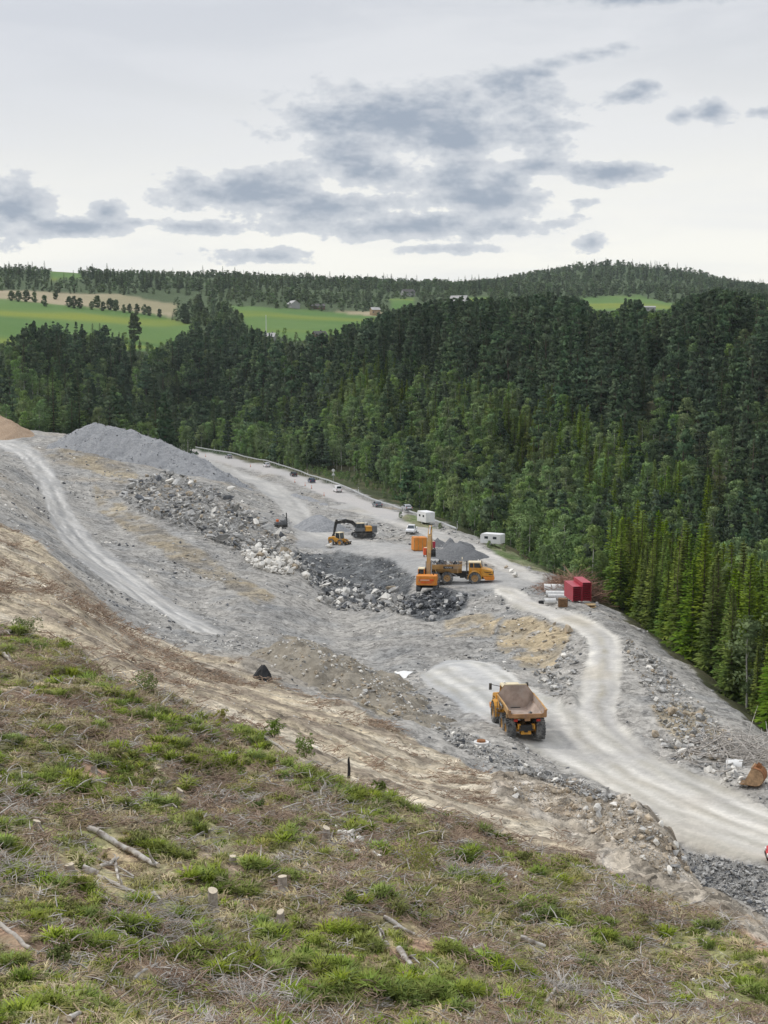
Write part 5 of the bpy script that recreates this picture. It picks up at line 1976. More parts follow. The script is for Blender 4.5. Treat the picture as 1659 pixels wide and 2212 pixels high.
def excavator(label, loc, rz, house_m, accent, boom_m, arm, cab_m, big=1., slew=0., stripes=None, bucket_rot=0.):
    t = empty('excavator', loc, rz)
    t.scale = (big, big, big)
    tag(t, label, 'excavator', 'excavators')
    for s in (-1, 1):
        prof = [(-1.9, .12), (1.9, .12), (2.25, .35), (2.3, .62), (1.95, .95), (-1.95, .95), (-2.3, .62), (-2.25, .35)]
        tr = MB().prism(prof, s * 1.2 - .28, s * 1.2 + .28).build('track', M['machine_dark'], t)
        sh = MB()
        for k_ in range(13):
            x = -1.9 + 3.8 * k_ / 12
            sh.box((x, s * 1.2, .09), (.2, .6, .06)).box((x, s * 1.2, .98), (.2, .6, .06))
        for sx in (-1, 1):
            for a in (-50, -15, 20, 55):
                sh.box((sx * (1.92 + .40 * math.cos(R(a))), s * 1.2, .53 + .44 * math.sin(R(a))), (.06, .6, .2), rot=(0, sx * -R(a), 0))
        sh.build('track_shoes', M['machine_grey'], tr)
        for x in (-1.85, 1.85):
            MB().lathe([(.02, -.3), (.3, -.3), (.3, .3), (.02, .3)], 'y', 14, (x, s * 1.2, .53)).build('sprocket', M['machine_grey'], tr)
    MB().box((0, 0, .7), (2.4, 1.9, .4)).lathe([(.01, .85), (.75, .85), (.75, 1.12), (.01, 1.12)], 'z', 20).build('undercarriage', M['machine_dark'], t)
    h = empty('house')
    h.parent = t
    h.location = (0, 0, 0)
    h.rotation_euler = (0, 0, slew)
    MB().box((-.3, 0, 1.25), (4.0, 2.7, .25)).build('deck', M['machine_dark'], h)
    MB().prism([(-1.6, 1.38), (.9, 1.38), (.9, 2.1), (.3, 2.3), (-1.6, 2.35)], -1.4, -.45).build('engine_housing', house_m, h, bevel=.05)
    MB().prism([(-1.6, 1.38), (-.2, 1.38), (-.2, 2.35), (-1.6, 2.35)], -.44, 1.4).build('engine_housing', accent, h, bevel=.05)
    cwp = [(-2.75, -1.15), (-2.55, -1.5), (-1.62, -1.5), (-1.62, 1.5), (-2.55, 1.5), (-2.75, 1.15)]
    cwt = MB()
    n_ = len(cwp)
    cwt.add([(x, y, 1.1) for x, y in cwp] + [(x + .06, y * .98, 2.45) for x, y in cwp], [tuple(range(n_)), tuple(range(2 * n_ - 1, n_ - 1, -1))] + [(i, (i + 1) % n_, (i + 1) % n_ + n_, i + n_) for i in range(n_)])
    cw_o = cwt.build('counterweight', house_m, h, bevel=.06)
    if stripes:
        MB().box((-2.755, 0, 1.86), (.03, 2.1, .3)).build('stripe', stripes, h)
        MB().box((-2.765, .2, 1.88), (.02, 1.3, .13)).build('lettering', M['cream_paint'], h)
        MB().box((-2.76, 0, 1.5), (.03, 1.6, .14)).build('stripe', stripes, h)
    MB().prism([(-.1, 1.38), (1.75, 1.38), (1.9, 1.9), (1.75, 2.1), (-.1, 2.1)], .5, 1.4).build('cab', cab_m, h, bevel=.04)
    gl = MB().prism([(-.05, 2.1), (1.75, 2.1), (1.5, 3.0), (.05, 3.0)], .53, 1.37).build('cab_window', M['glass'], h)
    pil = MB()
    for y in (.52, 1.38):
        pil.tube([(-.05, y, 2.05), (.05, y, 3.02)], .06, 6).tube([(.75, y, 2.05), (.75, y, 3.02)], .05, 6).tube([(1.76, y, 2.05), (1.5, y, 3.02)], .05, 6)
    pil.build('pillar', cab_m, gl)
    MB().box((.77, .95, 3.06), (1.65, .98, .12), taper=(.94, .94)).build('cab_roof', M['cream_paint'], h, bevel=.03)
    MB().tube([(-1.0, -.9, 2.3), (-1.0, -.9, 2.85)], .08, 8).build('exhaust', M['machine_dark'], h)
    hr = MB()
    for y in (-1.3, 1.3):
        hr.tube([(-1.5, y, 2.35), (-1.5, y, 2.75), (-.3, y, 2.75), (-.3, y, 2.35)], .025, 6)
    hr.build('handrail', M['machine_grey'], h)
    # arm: boom polyline, stick end, bucket
    bp, sp3 = arm

    def beam(pts, w, hs, name, m_):
        b = MB()
        st_ = []
        for i, (x, z) in enumerate(pts):
            a = pts[max(0, i - 1)]
            c_ = pts[min(len(pts) - 1, i + 1)]
            dx, dz = c_[0] - a[0], c_[1] - a[1]
            L = math.hypot(dx, dz)
            nx, nz = -dz / L * hs[i] / 2, dx / L * hs[i] / 2
            st_.append([(x + nx, -w / 2, z + nz), (x + nx, w / 2, z + nz), (x - nx, w / 2, z - nz), (x - nx, -w / 2, z - nz)])
        n4 = len(st_)
        vs_ = [q for s3 in st_ for q in s3]
        fs_ = [(3, 2, 1, 0), tuple((n4 - 1) * 4 + q for q in range(4))]
        for i in range(n4 - 1):
            for k_ in range(4):
                fs_.append((i * 4 + k_, i * 4 + (k_ + 1) % 4, (i + 1) * 4 + (k_ + 1) % 4, (i + 1) * 4 + k_))
        b.add(vs_, fs_)
        return b.build(name, m_, h, bevel=.03)
    bm_ = beam(bp, .55, [.55] + [.75] * (len(bp) - 2) + [.5], 'boom', boom_m)
    MB().tube([(1.2, .38, 1.5), (bp[1][0] * .8 + .2, .38, bp[1][1] * .78)], .1, 8).tube([(1.2, -.38, 1.5), (bp[1][0] * .8 + .2, -.38, bp[1][1] * .78)], .1, 8).build('boom_cylinder', M['steel'], bm_)
    e0, e1 = bp[-1], sp3
    dx, dz = e1[0] - e0[0], e1[1] - e0[1]
    L = math.hypot(dx, dz)
    back = (e0[0] - dx / L * .7, e0[1] - dz / L * .7)
    sk = beam([back, e0, e1], .42, [.35, .6, .35], 'stick', boom_m)
    md_ = bp[len(bp) // 2]
    MB().tube([(md_[0], 0, md_[1] + .45), (back[0], 0, back[1])], .09, 8).build('stick_cylinder', M['steel'], sk)
    # bucket: curved shell with side plates and teeth
    prof = []
    for k_ in range(8):
        a = R(100 + 200 * k_ / 7) + bucket_rot
        prof.append((e1[0] + .25 + .62 * math.cos(a), e1[1] - .55 + .62 * math.sin(a)))
    bk_ = plate_loft([[(x, -.65, z), (x, .65, z)] for x, z in prof])
    for s in (-.65, .65):
        bk_.add([(x, s, z) for x, z in prof], [tuple(range(len(prof)))])
    bo_ = bk_.build('bucket', M['machine_dark'], h)
    so = bo_.modifiers.new('thick', 'SOLIDIFY')
    so.thickness = .05
    tt = MB()
    for k_ in range(5):
        tt.box((prof[-1][0] + .08, -.52 + .26 * k_, prof[-1][1] - .03), (.22, .1, .08))
    tt.build('teeth', M['steel'], bo_)
    return t


p = G(925, 1284, 180)
excavator('orange crawler excavator seen from behind with its boom raised', (p.x, p.y + 2.5, float(ground(p.x, p.y + 2.5)) + .35), R(90 - 6), M['orange_paint'], M['orange_paint'], M['yellow_dusty'],
          ([(.9, 1.9), (2.0, 5.0), (3.2, 7.2), (4.9, 8.1)], (6.6, 5.0)), M['orange_paint'], 1.08, 0, M['orange_red'])
p = G(772, 1163, 200)
excavator('dark grey and yellow excavator reaching over the wheel loader', (p.x + 1.2, p.y + 1.0, float(ground(p.x, p.y + 1.0))), R(180 + 12), M['machine_grey'], M['yellow_paint'], M['machine_dark'],
          ([(.9, 1.8), (2.4, 3.2), (3.6, 3.45), (5.7, 3.15)], (6.2, .7)), M['machine_grey'], 1.0, 0, None)

# yellow wheel loader half behind the boulders
p = G(731, 1178, 200)
t = empty('wheel_loader', (p.x, p.y + 1, float(ground(p.x, p.y + 1)) - .1), R(-35))
tag(t, 'small yellow wheel loader parked under the dark excavator boom', 'wheel loader')
for x in (1.1, -1.1):
    for s in (-1, 1):
        wheel(t, x, s * .95, .62, .45, M['yellow_paint'], 16)
MB().prism([(-2.1, .7), (-.3, .7), (-.3, 1.7), (-1.9, 1.55), (-2.1, 1.3)], -.75, .75).build('hood', M['yellow_paint'], t, bevel=.05)
MB().prism([(-.3, .7), (.9, .7), (.9, 1.25), (-.3, 1.6)], -.75, .75).build('cab', M['yellow_paint'], t, bevel=.03)
gl = MB().prism([(-.28, 1.5), (.9, 1.3), (.7, 2.45), (-.2, 2.45)], -.7, .7).build('cab_window', M['glass'], t)
pb = MB()
for s in (-.7, .7):
    pb.tube([(-.28, s, 1.45), (-.2, s, 2.48)], .06, 6).tube([(.9, s, 1.25), (.7, s, 2.48)], .06, 6)
pb.build('pillar', M['cream_paint'], gl)
MB().box((.25, 0, 2.53), (1.15, 1.6, .13)).build('cab_roof', M['cream_paint'], t, bevel=.03)
MB().tube([(.8, .45, 1.3), (1.9, .45, 1.1), (2.5, .45, .5)], .1, 6).tube([(.8, -.45, 1.3), (1.9, -.45, 1.1), (2.5, -.45, .5)], .1, 6).build('lift_arm', M['yellow_paint'], t)
b = plate_loft([[(2.9, -1.1, .15), (2.9, 1.1, .15)], [(2.4, -1.1, .15), (2.4, 1.1, .15)], [(2.3, -1.1, .5), (2.3, 1.1, .5)], [(2.5, -1.1, .85), (2.5, 1.1, .85)]])
o = b.build('bucket', M['machine_dark'], t)
o.modifiers.new('thick', 'SOLIDIFY').thickness = .06

# dark drill rig on the inner road
p = G(604, 1140, 200)
t = empty('drill_rig', p, R(200))
tag(t, 'small dark drill rig with upright mast beside the rubble tip', 'drill rig')
for s in (-1, 1):
    MB().prism([(-1.3, .05), (1.3, .05), (1.5, .35), (1.2, .65), (-1.2, .65), (-1.5, .35)], s * .75 - .2, s * .75 + .2).build('track', M['machine_dark'], t)
MB().box((-.2, 0, .95), (2.4, 1.4, .6)).box((-.8, 0, 1.4), (1.0, 1.2, .4)).build('body', M['machine_grey'], t, bevel=.04)
MB().box((-1.6, .1, 1.6), (.18, .25, 3.2), rot=(0, .06, 0)).build('mast', M['machine_dark'], t)
MB().tube([(-.4, .1, 1.1), (-1.5, .1, 1.9)], .1, 6).build('boom', M['machine_grey'], t)
MB().box((.4, -.3, 1.5), (.5, .5, .5)).build('cab', M['traffic_orange'], t, bevel=.03)


# ------------------------------------------------------------------ cars
def car(label, loc, rz, paint, style='hatch', name='car', group='cars on the public road'):
    t = empty(name, loc, rz)
    tag(t, label, 'van' if style == 'van' else ('pickup' if style == 'pickup' else 'car'), group)
    if style == 'van':
        L, body = 4.9, [(-2.4, .35), (2.3, .35), (2.45, .6), (2.35, 1.0), (1.5, 1.2), (-2.4, 1.2)]
        top = [(-2.38, 1.2), (1.5, 1.2), (.8, 1.9), (-2.3, 1.95)]
        win = [(.3, 1.22), (1.35, 1.22), (.8, 1.75), (.3, 1.8)]
    elif style == 'pickup':
        L, body = 5.2, [(-2.6, .45), (2.5, .45), (2.6, .75), (2.5, 1.05), (1.3, 1.18), (-2.6, 1.18)]
        top = [(-.7, 1.18), (1.3, 1.18), (.6, 1.85), (-.6, 1.88)]
        win = [(-.5, 1.2), (1.1, 1.2), (.55, 1.76), (-.45, 1.78)]
    elif style == 'sedan':
        L, body = 4.6, [(-2.25, .35), (2.2, .35), (2.3, .6), (2.15, .85), (1.1, .98), (-2.1, 1.0), (-2.3, .8)]
        top = [(-1.75, 1.0), (1.1, .98), (.35, 1.46), (-1.0, 1.46)]
        win = [(-1.5, 1.02), (.95, 1.0), (.32, 1.4), (-.95, 1.4)]
    else:
        L, body = 4.4, [(-2.15, .38), (2.1, .38), (2.2, .62), (2.05, .92), (1.1, 1.05), (-2.15, 1.08)]
        top = [(-2.1, 1.08), (1.1, 1.05), (.4, 1.6), (-1.75, 1.62)]
        win = [(-1.9, 1.1), (.95, 1.07), (.38, 1.52), (-1.65, 1.54)]
    bo = MB().prism(body, -.88, .88).build('body', paint, t, bevel=.07)
    cb = MB()
    n_ = len(top)
    cb.add([(x, -.84 if z < 1.3 else -.68, z) for x, z in top] + [(x, .84 if z < 1.3 else .68, z) for x, z in top], [tuple(range(n_)), tuple(range(2 * n_ - 1, n_ - 1, -1))] + [(i, i + n_, (i + 1) % n_ + n_, (i + 1) % n_) for i in range(n_)])
    rf = cb.build('cabin', paint, t, bevel=.05)
    for s in (-1, 1):
        wv_ = [(x, s * (.855 - (z - win[0][1]) / (win[2][1] - win[0][1]) * .155), z + .02) for x, z in win]
        MB().add(wv_, [(0, 1, 2, 3)]).build('side_window', M['glass'], rf)
    fx0, fz0, fx1, fz1 = top[1][0], top[1][1], top[2][0], top[2][1]
    MB().add([(fx0 + .0, -.74, fz0 + .06), (fx0 + .0, .74, fz0 + .06), (fx1 + .06, .6, fz1 - .05), (fx1 + .06, -.6, fz1 - .05)], [(0, 1, 2, 3)]).build('windscreen', M['glass'], rf)
    rx0, rz0, rx1, rz1 = top[0][0], top[0][1], top[3][0], top[3][1]
    MB().add([(rx0 - .02, -.7, rz0 + .08), (rx0 - .02, .7, rz0 + .08), (rx1 - .05, .58, rz1 - .06), (rx1 - .05, -.58, rz1 - .06)], [(0, 1, 2, 3)]).build('rear_window', M['glass'], rf)
    xr, xf = body[0][0], body[2][0]
    for s in (-1, 1):
        MB().box((xr - .01, s * .7, .85), (.06, .26, .2)).build('tail_lamp', M['red_lamp'], bo)
        MB().box((xf - .03, s * .64, .74), (.08, .34, .16)).build('headlight', M['lamp_glass'], bo)
    MB().box((xf - .02, 0, .5), (.1, 1.5, .16)).box((xr + .02, 0, .48), (.1, 1.6, .16)).build('bumper', M['machine_dark'], bo)
    for x in (1.35, -1.4):
        for s in (-1, 1):
            wheel(t, x, s * .78, .33, .22, M['steel'], 0)
    return t


mat('car_white', (.78, .78, .78), .3, var=.03, spec=.5)
mat('car_silver', (.45, .46, .48), .3, metal=.3, var=.03)
mat('car_black', (.02, .022, .025), .25, var=.03, spec=.5)
mat('car_blue', (.025, .045, .10), .3, var=.03, spec=.5)
mat('car_grey', (.13, .15, .17), .3, var=.03, spec=.5)
HWY = plan([(400, 974), (494, 989), (577, 1008), (634, 1028), (673, 1042), (729, 1063), (815, 1094), (880, 1117)], 2)


def along(p):
    i = min(range(len(HWY)), key=lambda k_: (HWY[k_][0] - p.x) ** 2 + (HWY[k_][1] - p.y) ** 2)
    a, b = HWY[max(0, i - 2)], HWY[min(len(HWY) - 1, i + 2)]
    return math.atan2(a[1] - b[1], a[0] - b[0])


for (a, b, paint, style, lb) in ((494, 990, 'car_silver', 'hatch', 'silver car farthest along the public road'), (576, 1009, 'car_white', 'hatch', 'white car ahead of the black car on the public road'),
                                 (634, 1029, 'car_black', 'hatch', 'black car between the white car and the dark blue car'), (673, 1043, 'car_blue', 'hatch', 'dark blue car just ahead of the white van'),
                                 (729, 1063, 'car_white', 'van', 'white van in the line of traffic'), (815, 1095, 'car_grey', 'sedan', 'grey-blue saloon last in the line behind the white van')):
    p = G(a, b, 250)
    car(lb, p, along(p), M[paint], style, 'van' if style == 'van' else 'car')
p = G(889, 1153, 200)
car('white pickup facing the camera on the gravel above the yard', p, R(-100), M['car_white'], 'pickup', 'pickup', 'site vehicles')
p = G(862, 1113, 250)
car('pale car half hidden by the grassy verge and white cabin', p + Vector((2, 8, .3)), along(p), M['car_silver'], 'sedan', 'car')

# red vehicle entering at the right edge
p = G(1659, 1872, 70)
car('bright red vehicle just entering the frame on the gravel road', p + Vector((2.2, .3, .0)), R(172), M['red_body'], 'hatch', 'car', 'site vehicles')


# ------------------------------------------------------------------ white cabins, tanks, stores
def cabin(label, a, b, L, W_, H, rz, ymin, wheels=True):
    p = G(a, b, ymin)
    t = empty('site_trailer', p, rz)
    tag(t, label, 'trailer', 'white site trailers')
    z0 = .45
    MB().prism([(-L / 2, z0), (L / 2, z0), (L / 2, z0 + H * .78), (L / 2 - .35, z0 + H), (-L / 2 + .1, z0 + H), (-L / 2, z0 + H * .9)], -W_ / 2, W_ / 2).build('body', M['white_paint'], t, bevel=.06)
    for s in (-1, 1):
        for x in (-L * .22, L * .2):
            w = MB().box((x, s * (W_ / 2 + .005), z0 + H * .6), (.8, .03, .5)).build('window_frame', M['machine_grey'], t)
            MB().box((x, s * (W_ / 2 + .02), z0 + H * .6), (.7, .03, .4)).build('pane', M['glass'], w)
        wheel(t, 0, s * (W_ / 2 - .2), .32, .2, M['steel'], 0)
    MB().box((-L / 2 - .012, .1, z0 + H * .42), (.03, .75, H * .75)).build('door', M['plastic_white'], t)
    MB().tube([(L / 2, 0, .5), (L / 2 + 1.0, 0, .45)], .06, 6).tube([(L / 2 + .9, 0, .5), (L / 2 + .9, 0, 0)], .04, 6).build('drawbar', M['machine_dark'], t)
    return t


cabin('white site trailer at the top of the grassy verge by the guardrail', 920, 1131, 4.6, 2.3, 2.4, R(115), 200)
cabin('low white trailer half hidden by bushes at the forest edge', 1064, 1178, 4.4, 2.2, 1.9, R(150), 200)

p = G(905, 1189, 200)
t = empty('yellow_container', p, R(12))
t.rotation_euler = (0, R(2), R(12))
tag(t, 'orange-yellow steel waste container in the yard', 'container')
MB().box((0, 0, 1.3), (2.6, 2.1, 2.4)).build('body', M['orange_paint'], t, bevel=.05)
for x in (-1.2, -.4, .4, 1.2):
    for s in (-1, 1):
        MB().box((x, s * 1.07, 1.25), (.12, .08, 2.2)).build('rib', M['yellow_dusty'], t)
for x in (-.66, .66):
    MB().box((x, 0, 2.56), (1.22, 2.0, .1), taper=(.95, .95)).build('lid', M['orange_paint'], t, bevel=.03)
MB().box((0, -.8, .06), (2.5, .2, .12)).box((0, .8, .06), (2.5, .2, .12)).build('skid', M['machine_dark'], t)

for (a, b, nm, col, sz, lb) in ((921, 1203, 'fuel_tank', 'orange_red', (1.1, .9, 1.3), 'small orange-red fuel tank beside the excavator boom'), (934, 1187, 'tool_box', 'red_paint', (1.0, .9, 1.2), 'faded red tool box behind the excavator boom')):
    p = G(a, b, 200)
    t = empty(nm, p, R(8))
    tag(t, lb, 'tank' if 'tank' in nm else 'box')
    MB().box((0, 0, .35 + sz[2] / 2), sz).build('body', M[col], t, bevel=.06)
    MB().box((0, 0, .38 + sz[2]), (sz[0] * .7, sz[1] * .7, .08)).build('lid', M['cream_paint'], t, bevel=.02)
    for x in (-1, 1):
        for y in (-1, 1):
            MB().box((x * sz[0] * .4, y * sz[1] * .4, .18), (.1, .1, .38)).build('leg', M['machine_dark'], t)

# red panels in two stacks
p = G(1247, 1302, 150)
rzp = R(90) + R(6)
d1 = Vector((math.cos(rzp), math.sin(rzp), 0))
sd1 = Vector((d1.y, -d1.x, 0))
W_p, L_p, H_p = 1.28, 5.4, .27


def red_panel_mesh():
    b = MB().box((L_p / 2, 0, H_p * .5), (L_p, W_p, H_p * .62))
    o = b.build('red_panel', M['red_paint'], None, bevel=.02)
    return o


ordn = ['bottom', 'second', 'third', 'fourth', 'fifth', 'sixth', 'seventh', 'eighth', 'ninth', 'tenth']
proto = None
for si, (nn, offx) in enumerate(((8, 0.), (10, W_p + .06))):
    for k_ in range(nn):
        t = empty('red_panel', p + sd1 * offx + Vector((0, 0, .1 + k_ * H_p)), rzp)
        lv = 'top' if k_ == nn - 1 else ('bottom' if k_ == 0 else ordn[k_] + ' from the bottom')
        tag(t, 'red steel panel, %s of the %s red stack' % (lv, 'taller right' if si else 'lower left'), 'panel', 'stacked red panels')
        MB().box((L_p / 2, 0, H_p * .93), (L_p, W_p, H_p * .12)).build('deck', M['red_paint'], t)
        for s in (-1, 1):
            MB().box((L_p / 2, s * (W_p / 2 - .03), H_p * .46), (L_p, .055, H_p * .80)).build('side_rail', M['red_paint'], t)
        for q in range(4):
            MB().box((.7 + (L_p - 1.0) * q / 3, 0, H_p * .42), (.12, W_p - .13, H_p * .82)).build('bearer', M['red_paint'], t)

# concrete pipes
for (a, b, L, r_, rz, lb) in ((1199, 1284, 3.3, .72, R(-6), 'largest concrete pipe, at the back of the three'), (1201, 1290, 3.0, .42, R(-6), 'middle concrete pipe between the large and the short one'), (1204, 1296, 2.7, .38, R(-7), 'thin concrete pipe in front of the other two'),
                              (1188, 1307, 1.6, .40, R(2), 'short grey pipe piece beside the brown timber stack')):
    p = G(a, b, 150)
    t = empty('concrete_pipe', p + Vector((0, 0, .12)), rz)
    tag(t, lb, 'pipe', 'pipes by the red panels')
    MB().lathe([(r_, -L / 2), (r_, L / 2 - .15), (r_ * 1.06, L / 2 - .15), (r_ * 1.06, L / 2), (r_ * .82, L / 2), (r_ * .82, -L / 2)], 'x', 24, (0, 0, r_)).build('shell', M['concrete'], t, smooth=False)
    MB().lathe([(r_ * .815, -L / 2 + .05), (r_ * .815, L / 2 - .3), (r_ * .80, L / 2 - .3), (r_ * .80, -L / 2 + .05)], 'x', 24, (0, 0, r_)).build('bore', M['pipe_inside'], t)
p = G(1216, 1311, 150)
t = empty('timber_stack', p, R(-12))
tag(t, 'stack of brown timbers in front of the red panels', 'timber stack')
for k_ in range(5):
    for q in range(4):
        MB().box((0, -.45 + .3 * q, .12 + k_ * .23), (1.25, .26, .19)).build('timber', M['timber'], t)
p = G(1275, 1311, 150)
t = empty('cable_drum', p, 0)
tag(t, 'round tan wooden drum lying flat beside the timber stack', 'cable drum')
MB().lathe([(.05, .0), (.85, .0), (.85, .08), (.05, .08)], 'z', 24).build('flange', M['wood_tan'], t)
MB().lathe([(.05, .08), (.45, .08), (.45, .32), (.05, .32)], 'z', 20).build('core', M['timber'], t)
MB().lathe([(.05, .32), (.8, .32), (.8, .40), (.05, .40)], 'z', 24).build('flange', M['wood_tan'], t)
p = G(1170, 1304, 150)
tag(MB().box((0, 0, .2), (.9, .6, .4), taper=(.9, .85)).build('rubber_block', M['plastic_black'], None, bevel=.08), 'low black rubber block at the road edge by the pipes', 'block').location = p


# brush pile
def brush(name, label, a, b, rx, ry, h, n_, m_, seed, ymin=0, cat='brush pile', rad=(.012, .035), ln=(1.0, 2.6)):
    p = G(a, b, ymin)
    r = np.random.default_rng(seed)
    V_, F_ = [], []
    o = 0
    for k_ in range(n_):
        u, w = r.normal(0, .42, 2)
        x, y = u * rx, w * ry
        d = min(1, math.hypot(u, w))
        z = float(ground(p.x + x, p.y + y)) - p.z + h * (1 - d * d) * r.uniform(.1, 1)
        a_ = r.uniform(0, 6.28)
        e = r.normal(.1, .3)
        L = r.uniform(*ln)
        dv = np.array([math.cos(a_) * math.cos(e), math.sin(a_) * math.cos(e), math.sin(e)])
        rr2 = r.uniform(*rad)
        p0 = np.array([x, y, z])
        v, f = stem_np([tuple(p0), tuple(p0 + dv * L * .5 + r.normal(0, .08, 3) * L), tuple(p0 + dv * L)], [rr2, rr2 * .8, rr2 * .3], 3)
        V_.append(v)
        F_.append(f + o)
        o += len(v)
    me = mesh_np(name, [(np.concatenate(V_), np.concatenate(F_), m_)])
    ob = bpy.data.objects.new(name, me)
    COL.objects.link(ob)
    ob.location = p
    tag(ob, label, cat)
    return ob


brush('brush_pile', 'wide heap of reddish-brown cut branches behind the red panels', 1238, 1283, 4.2, 3.6, 2.5, 1200, M['brush_red'], 901, 150, rad=(.03, .08), ln=(1.6, 4.0))
brush('brush_pile', 'fallen dead branches under the spruces at the embankment foot', 1610, 1640, 7, 6, .9, 260, M['twig_grey'], 902, 100, rad=(.03, .07), ln=(1.5, 4.5))
for i, (a, b, rx, ry, h, n_, lb) in enumerate(((360, 2010, 2.2, 3.2, .45, 420, 'long grey brush heap between grass tufts at lower left'), (450, 1690, 1.6, 3.0, .5, 300, 'grey dead branches below the sandy strip'), (35, 1890, 2.0, 2.2, .45, 300, 'grey brush heap at the left edge beside the birch logs'),
                                               (640, 1790, 2.4, 1.6, .4, 300, 'flat grey twig heap left of the pale rocks'), (550, 2165, 1.5, 1.0, .3, 240, 'brown twig heap at the bottom centre'), (1055, 2070, 1.2, 1.2, .35, 240, 'twig heap beside the split white log'),
                                               (1235, 2150, 1.4, 1.0, .35, 240, 'dark twig heap at the bottom right of centre'), (470, 2085, 1.3, 1.6, .3, 200, 'brown twig heap below the big stump'), (1000, 1900, 1.6, .9, .4, 220, 'twigs and roots beside the large shrub'), (60, 1450, 2.0, 1.4, .6, 220, 'tangle of dead wood at the left edge below the sand'))):
    brush('brush_pile', lb, a, b, rx, ry, h, n_, M['twig_grey'] if i % 2 == 0 else M['twig'], 910 + i, 0, rad=(.006, .02), ln=(.4, 1.3))

# rusty bucket by the road edge
p = G(1637, 1697, 70)
t = empty('excavator_bucket', p + Vector((0, 0, .05)), R(155))
t.scale = (.8, .8, .8)
tag(t, 'rusty excavator bucket lying open at the road edge', 'bucket')
prof = []
for k_ in range(10):
    a = R(-115 + 205 * k_ / 9)
    prof.append((-.15 + .85 * math.cos(a + math.pi), .85 + .85 * math.sin(a)))
prof = [(1.25, .05), (.6, .04)] + [( .1 - .8 * math.sin(R(a)), .85 - .82 * math.cos(R(a))) for a in range(0, 171, 17)] + [(.45, 1.72)]
o = plate_loft([[(x, -.85, z), (x, .85, z)] for x, z in prof]).build('shell', M['rust'], t)
o.modifiers.new('thick', 'SOLIDIFY').thickness = .05
for s in (-.85, .85):
    sdp = [(x, z) for x, z in prof]
    o = MB().add([(x, s, z) for x, z in sdp], [tuple(range(len(sdp)))]).build('side_plate', M['rust_edge'], t)
    o.modifiers.new('thick', 'SOLIDIFY').thickness = .05
MB().tube([(.45, -.85, 1.72), (.45, .85, 1.72)], .07, 8).build('top_lip', M['rust_edge'], t)
for k_ in range(5):
    MB().box((1.35, -.72 + .36 * k_, .07), (.36, .12, .1)).build('tooth', M['rust_edge'], t)
for s in (-.22, .22):
    MB().prism([(-.3, 1.5), (.2, 1.72), (.05, 2.05), (-.25, 1.9)], s - .04, s + .04).build('lug', M['rust'], t)

# concrete arch piece, manhole, plastic sheet, black tarpaulin
p = G(1590, 1655, 70)
t = plate_loft([[(.8 * math.cos(R(a)), -.9, .8 * math.sin(R(a))), (.8 * math.cos(R(a)), .9, .8 * math.sin(R(a)))] for a in range(0, 181, 15)]).build('culvert_piece', M['plastic_white'], None)
t.modifiers.new('thick', 'SOLIDIFY').thickness = .07
t.location = p + Vector((0, .5, -.15))
t.scale = (.7, .7, .7)
t.rotation_euler = (0, R(8), R(70))
tag(t, 'white arched culvert piece lying on the stones above the bucket', 'culvert')
p = G(1040, 1611, 70)
t = empty('manhole', p + Vector((0, .3, .02)))
tag(t, 'white concrete manhole ring with a rusty lid beside the road', 'manhole')
MB().lathe([(.35, -.2), (.62, -.2), (.62, .22), (.35, .22)], 'z', 24).build('ring', M['concrete'], t)
MB().lathe([(.01, .22), (.36, .22), (.34, .36), (.01, .38)], 'z', 20).build('lid', M['rust'], t)
p = G(872, 1462, 90)
b = MB().add([(-1.0, .3, .12), (1.05, .35, .18), (.1, -1.5, .06), (-.35, -.6, .16), (.5, -.5, .2), (0, .35, .3)], [(0, 3, 5), (3, 2, 4), (3, 4, 5), (4, 1, 5)])
t = b.build('plastic_sheet', M['plastic_white'], None)
t.modifiers.new('thick', 'SOLIDIFY').thickness = .03
t.location = p + Vector((0, 0, .25))
t.rotation_euler = (R(12), 0, 0)
tag(t, 'white plastic sheet spread as a triangle at the edge of the pad', 'sheet')
p = G(566, 1466, 60)
r = np.random.default_rng(5)
V_, F_ = [], []
for i in range(7):
    for k_ in range(12):
        a = 2 * math.pi * k_ / 12
        rr2 = .85 * (1 - i / 6.6) * (1 + .22 * math.sin(a * 4 + i * .4)) + .05
        V_.append((rr2 * math.cos(a) + .12 * i / 6, rr2 * .8 * math.sin(a), 1.35 * (i / 6) ** .8 - .15 + r.normal(0, .03)))
for i in range(6):
    for k_ in range(12):
        F_.append((i * 12 + k_, i * 12 + (k_ + 1) % 12, (i + 1) * 12 + (k_ + 1) % 12, (i + 1) * 12 + k_))
F_.append(tuple(range(72, 84)))
t = MB().add(V_, F_).build('tarpaulin', M['plastic_black'], None)
t.location = p
tag(t, 'black tarpaulin bundled over a post on the sandy strip', 'tarpaulin')

# ------------------------------------------------------------------ guardrail, posts, sign
RAIL = plan([(388, 966), (440, 973), (500, 982), (560, 995), (603, 1010), (660, 1029), (720, 1049), (765, 1067), (810, 1087), (850, 1101), (882, 1111), (939, 1131), (990, 1149)], 1)
t = empty('guardrail', (RAIL[0][0], RAIL[0][1], float(ground(*RAIL[0]))))
tag(t, 'long galvanised guardrail along the forest side of the public road', 'guardrail')
o0 = t.location
pts, acc = [], 0
dense = []
for a, b in zip(RAIL[:-1], RAIL[1:]):
    L = math.hypot(b[0] - a[0], b[1] - a[1])
    n_ = max(1, int(L / 4))
    for k_ in range(n_):
        dense.append((a[0] + (b[0] - a[0]) * k_ / n_ + .9, a[1] + (b[1] - a[1]) * k_ / n_ + .5))
zs_ = np.array([float(ground(*q)) for q in dense])
zs_ = np.convolve(np.pad(zs_, 3, mode='edge'), np.ones(7) / 7, 'valid')
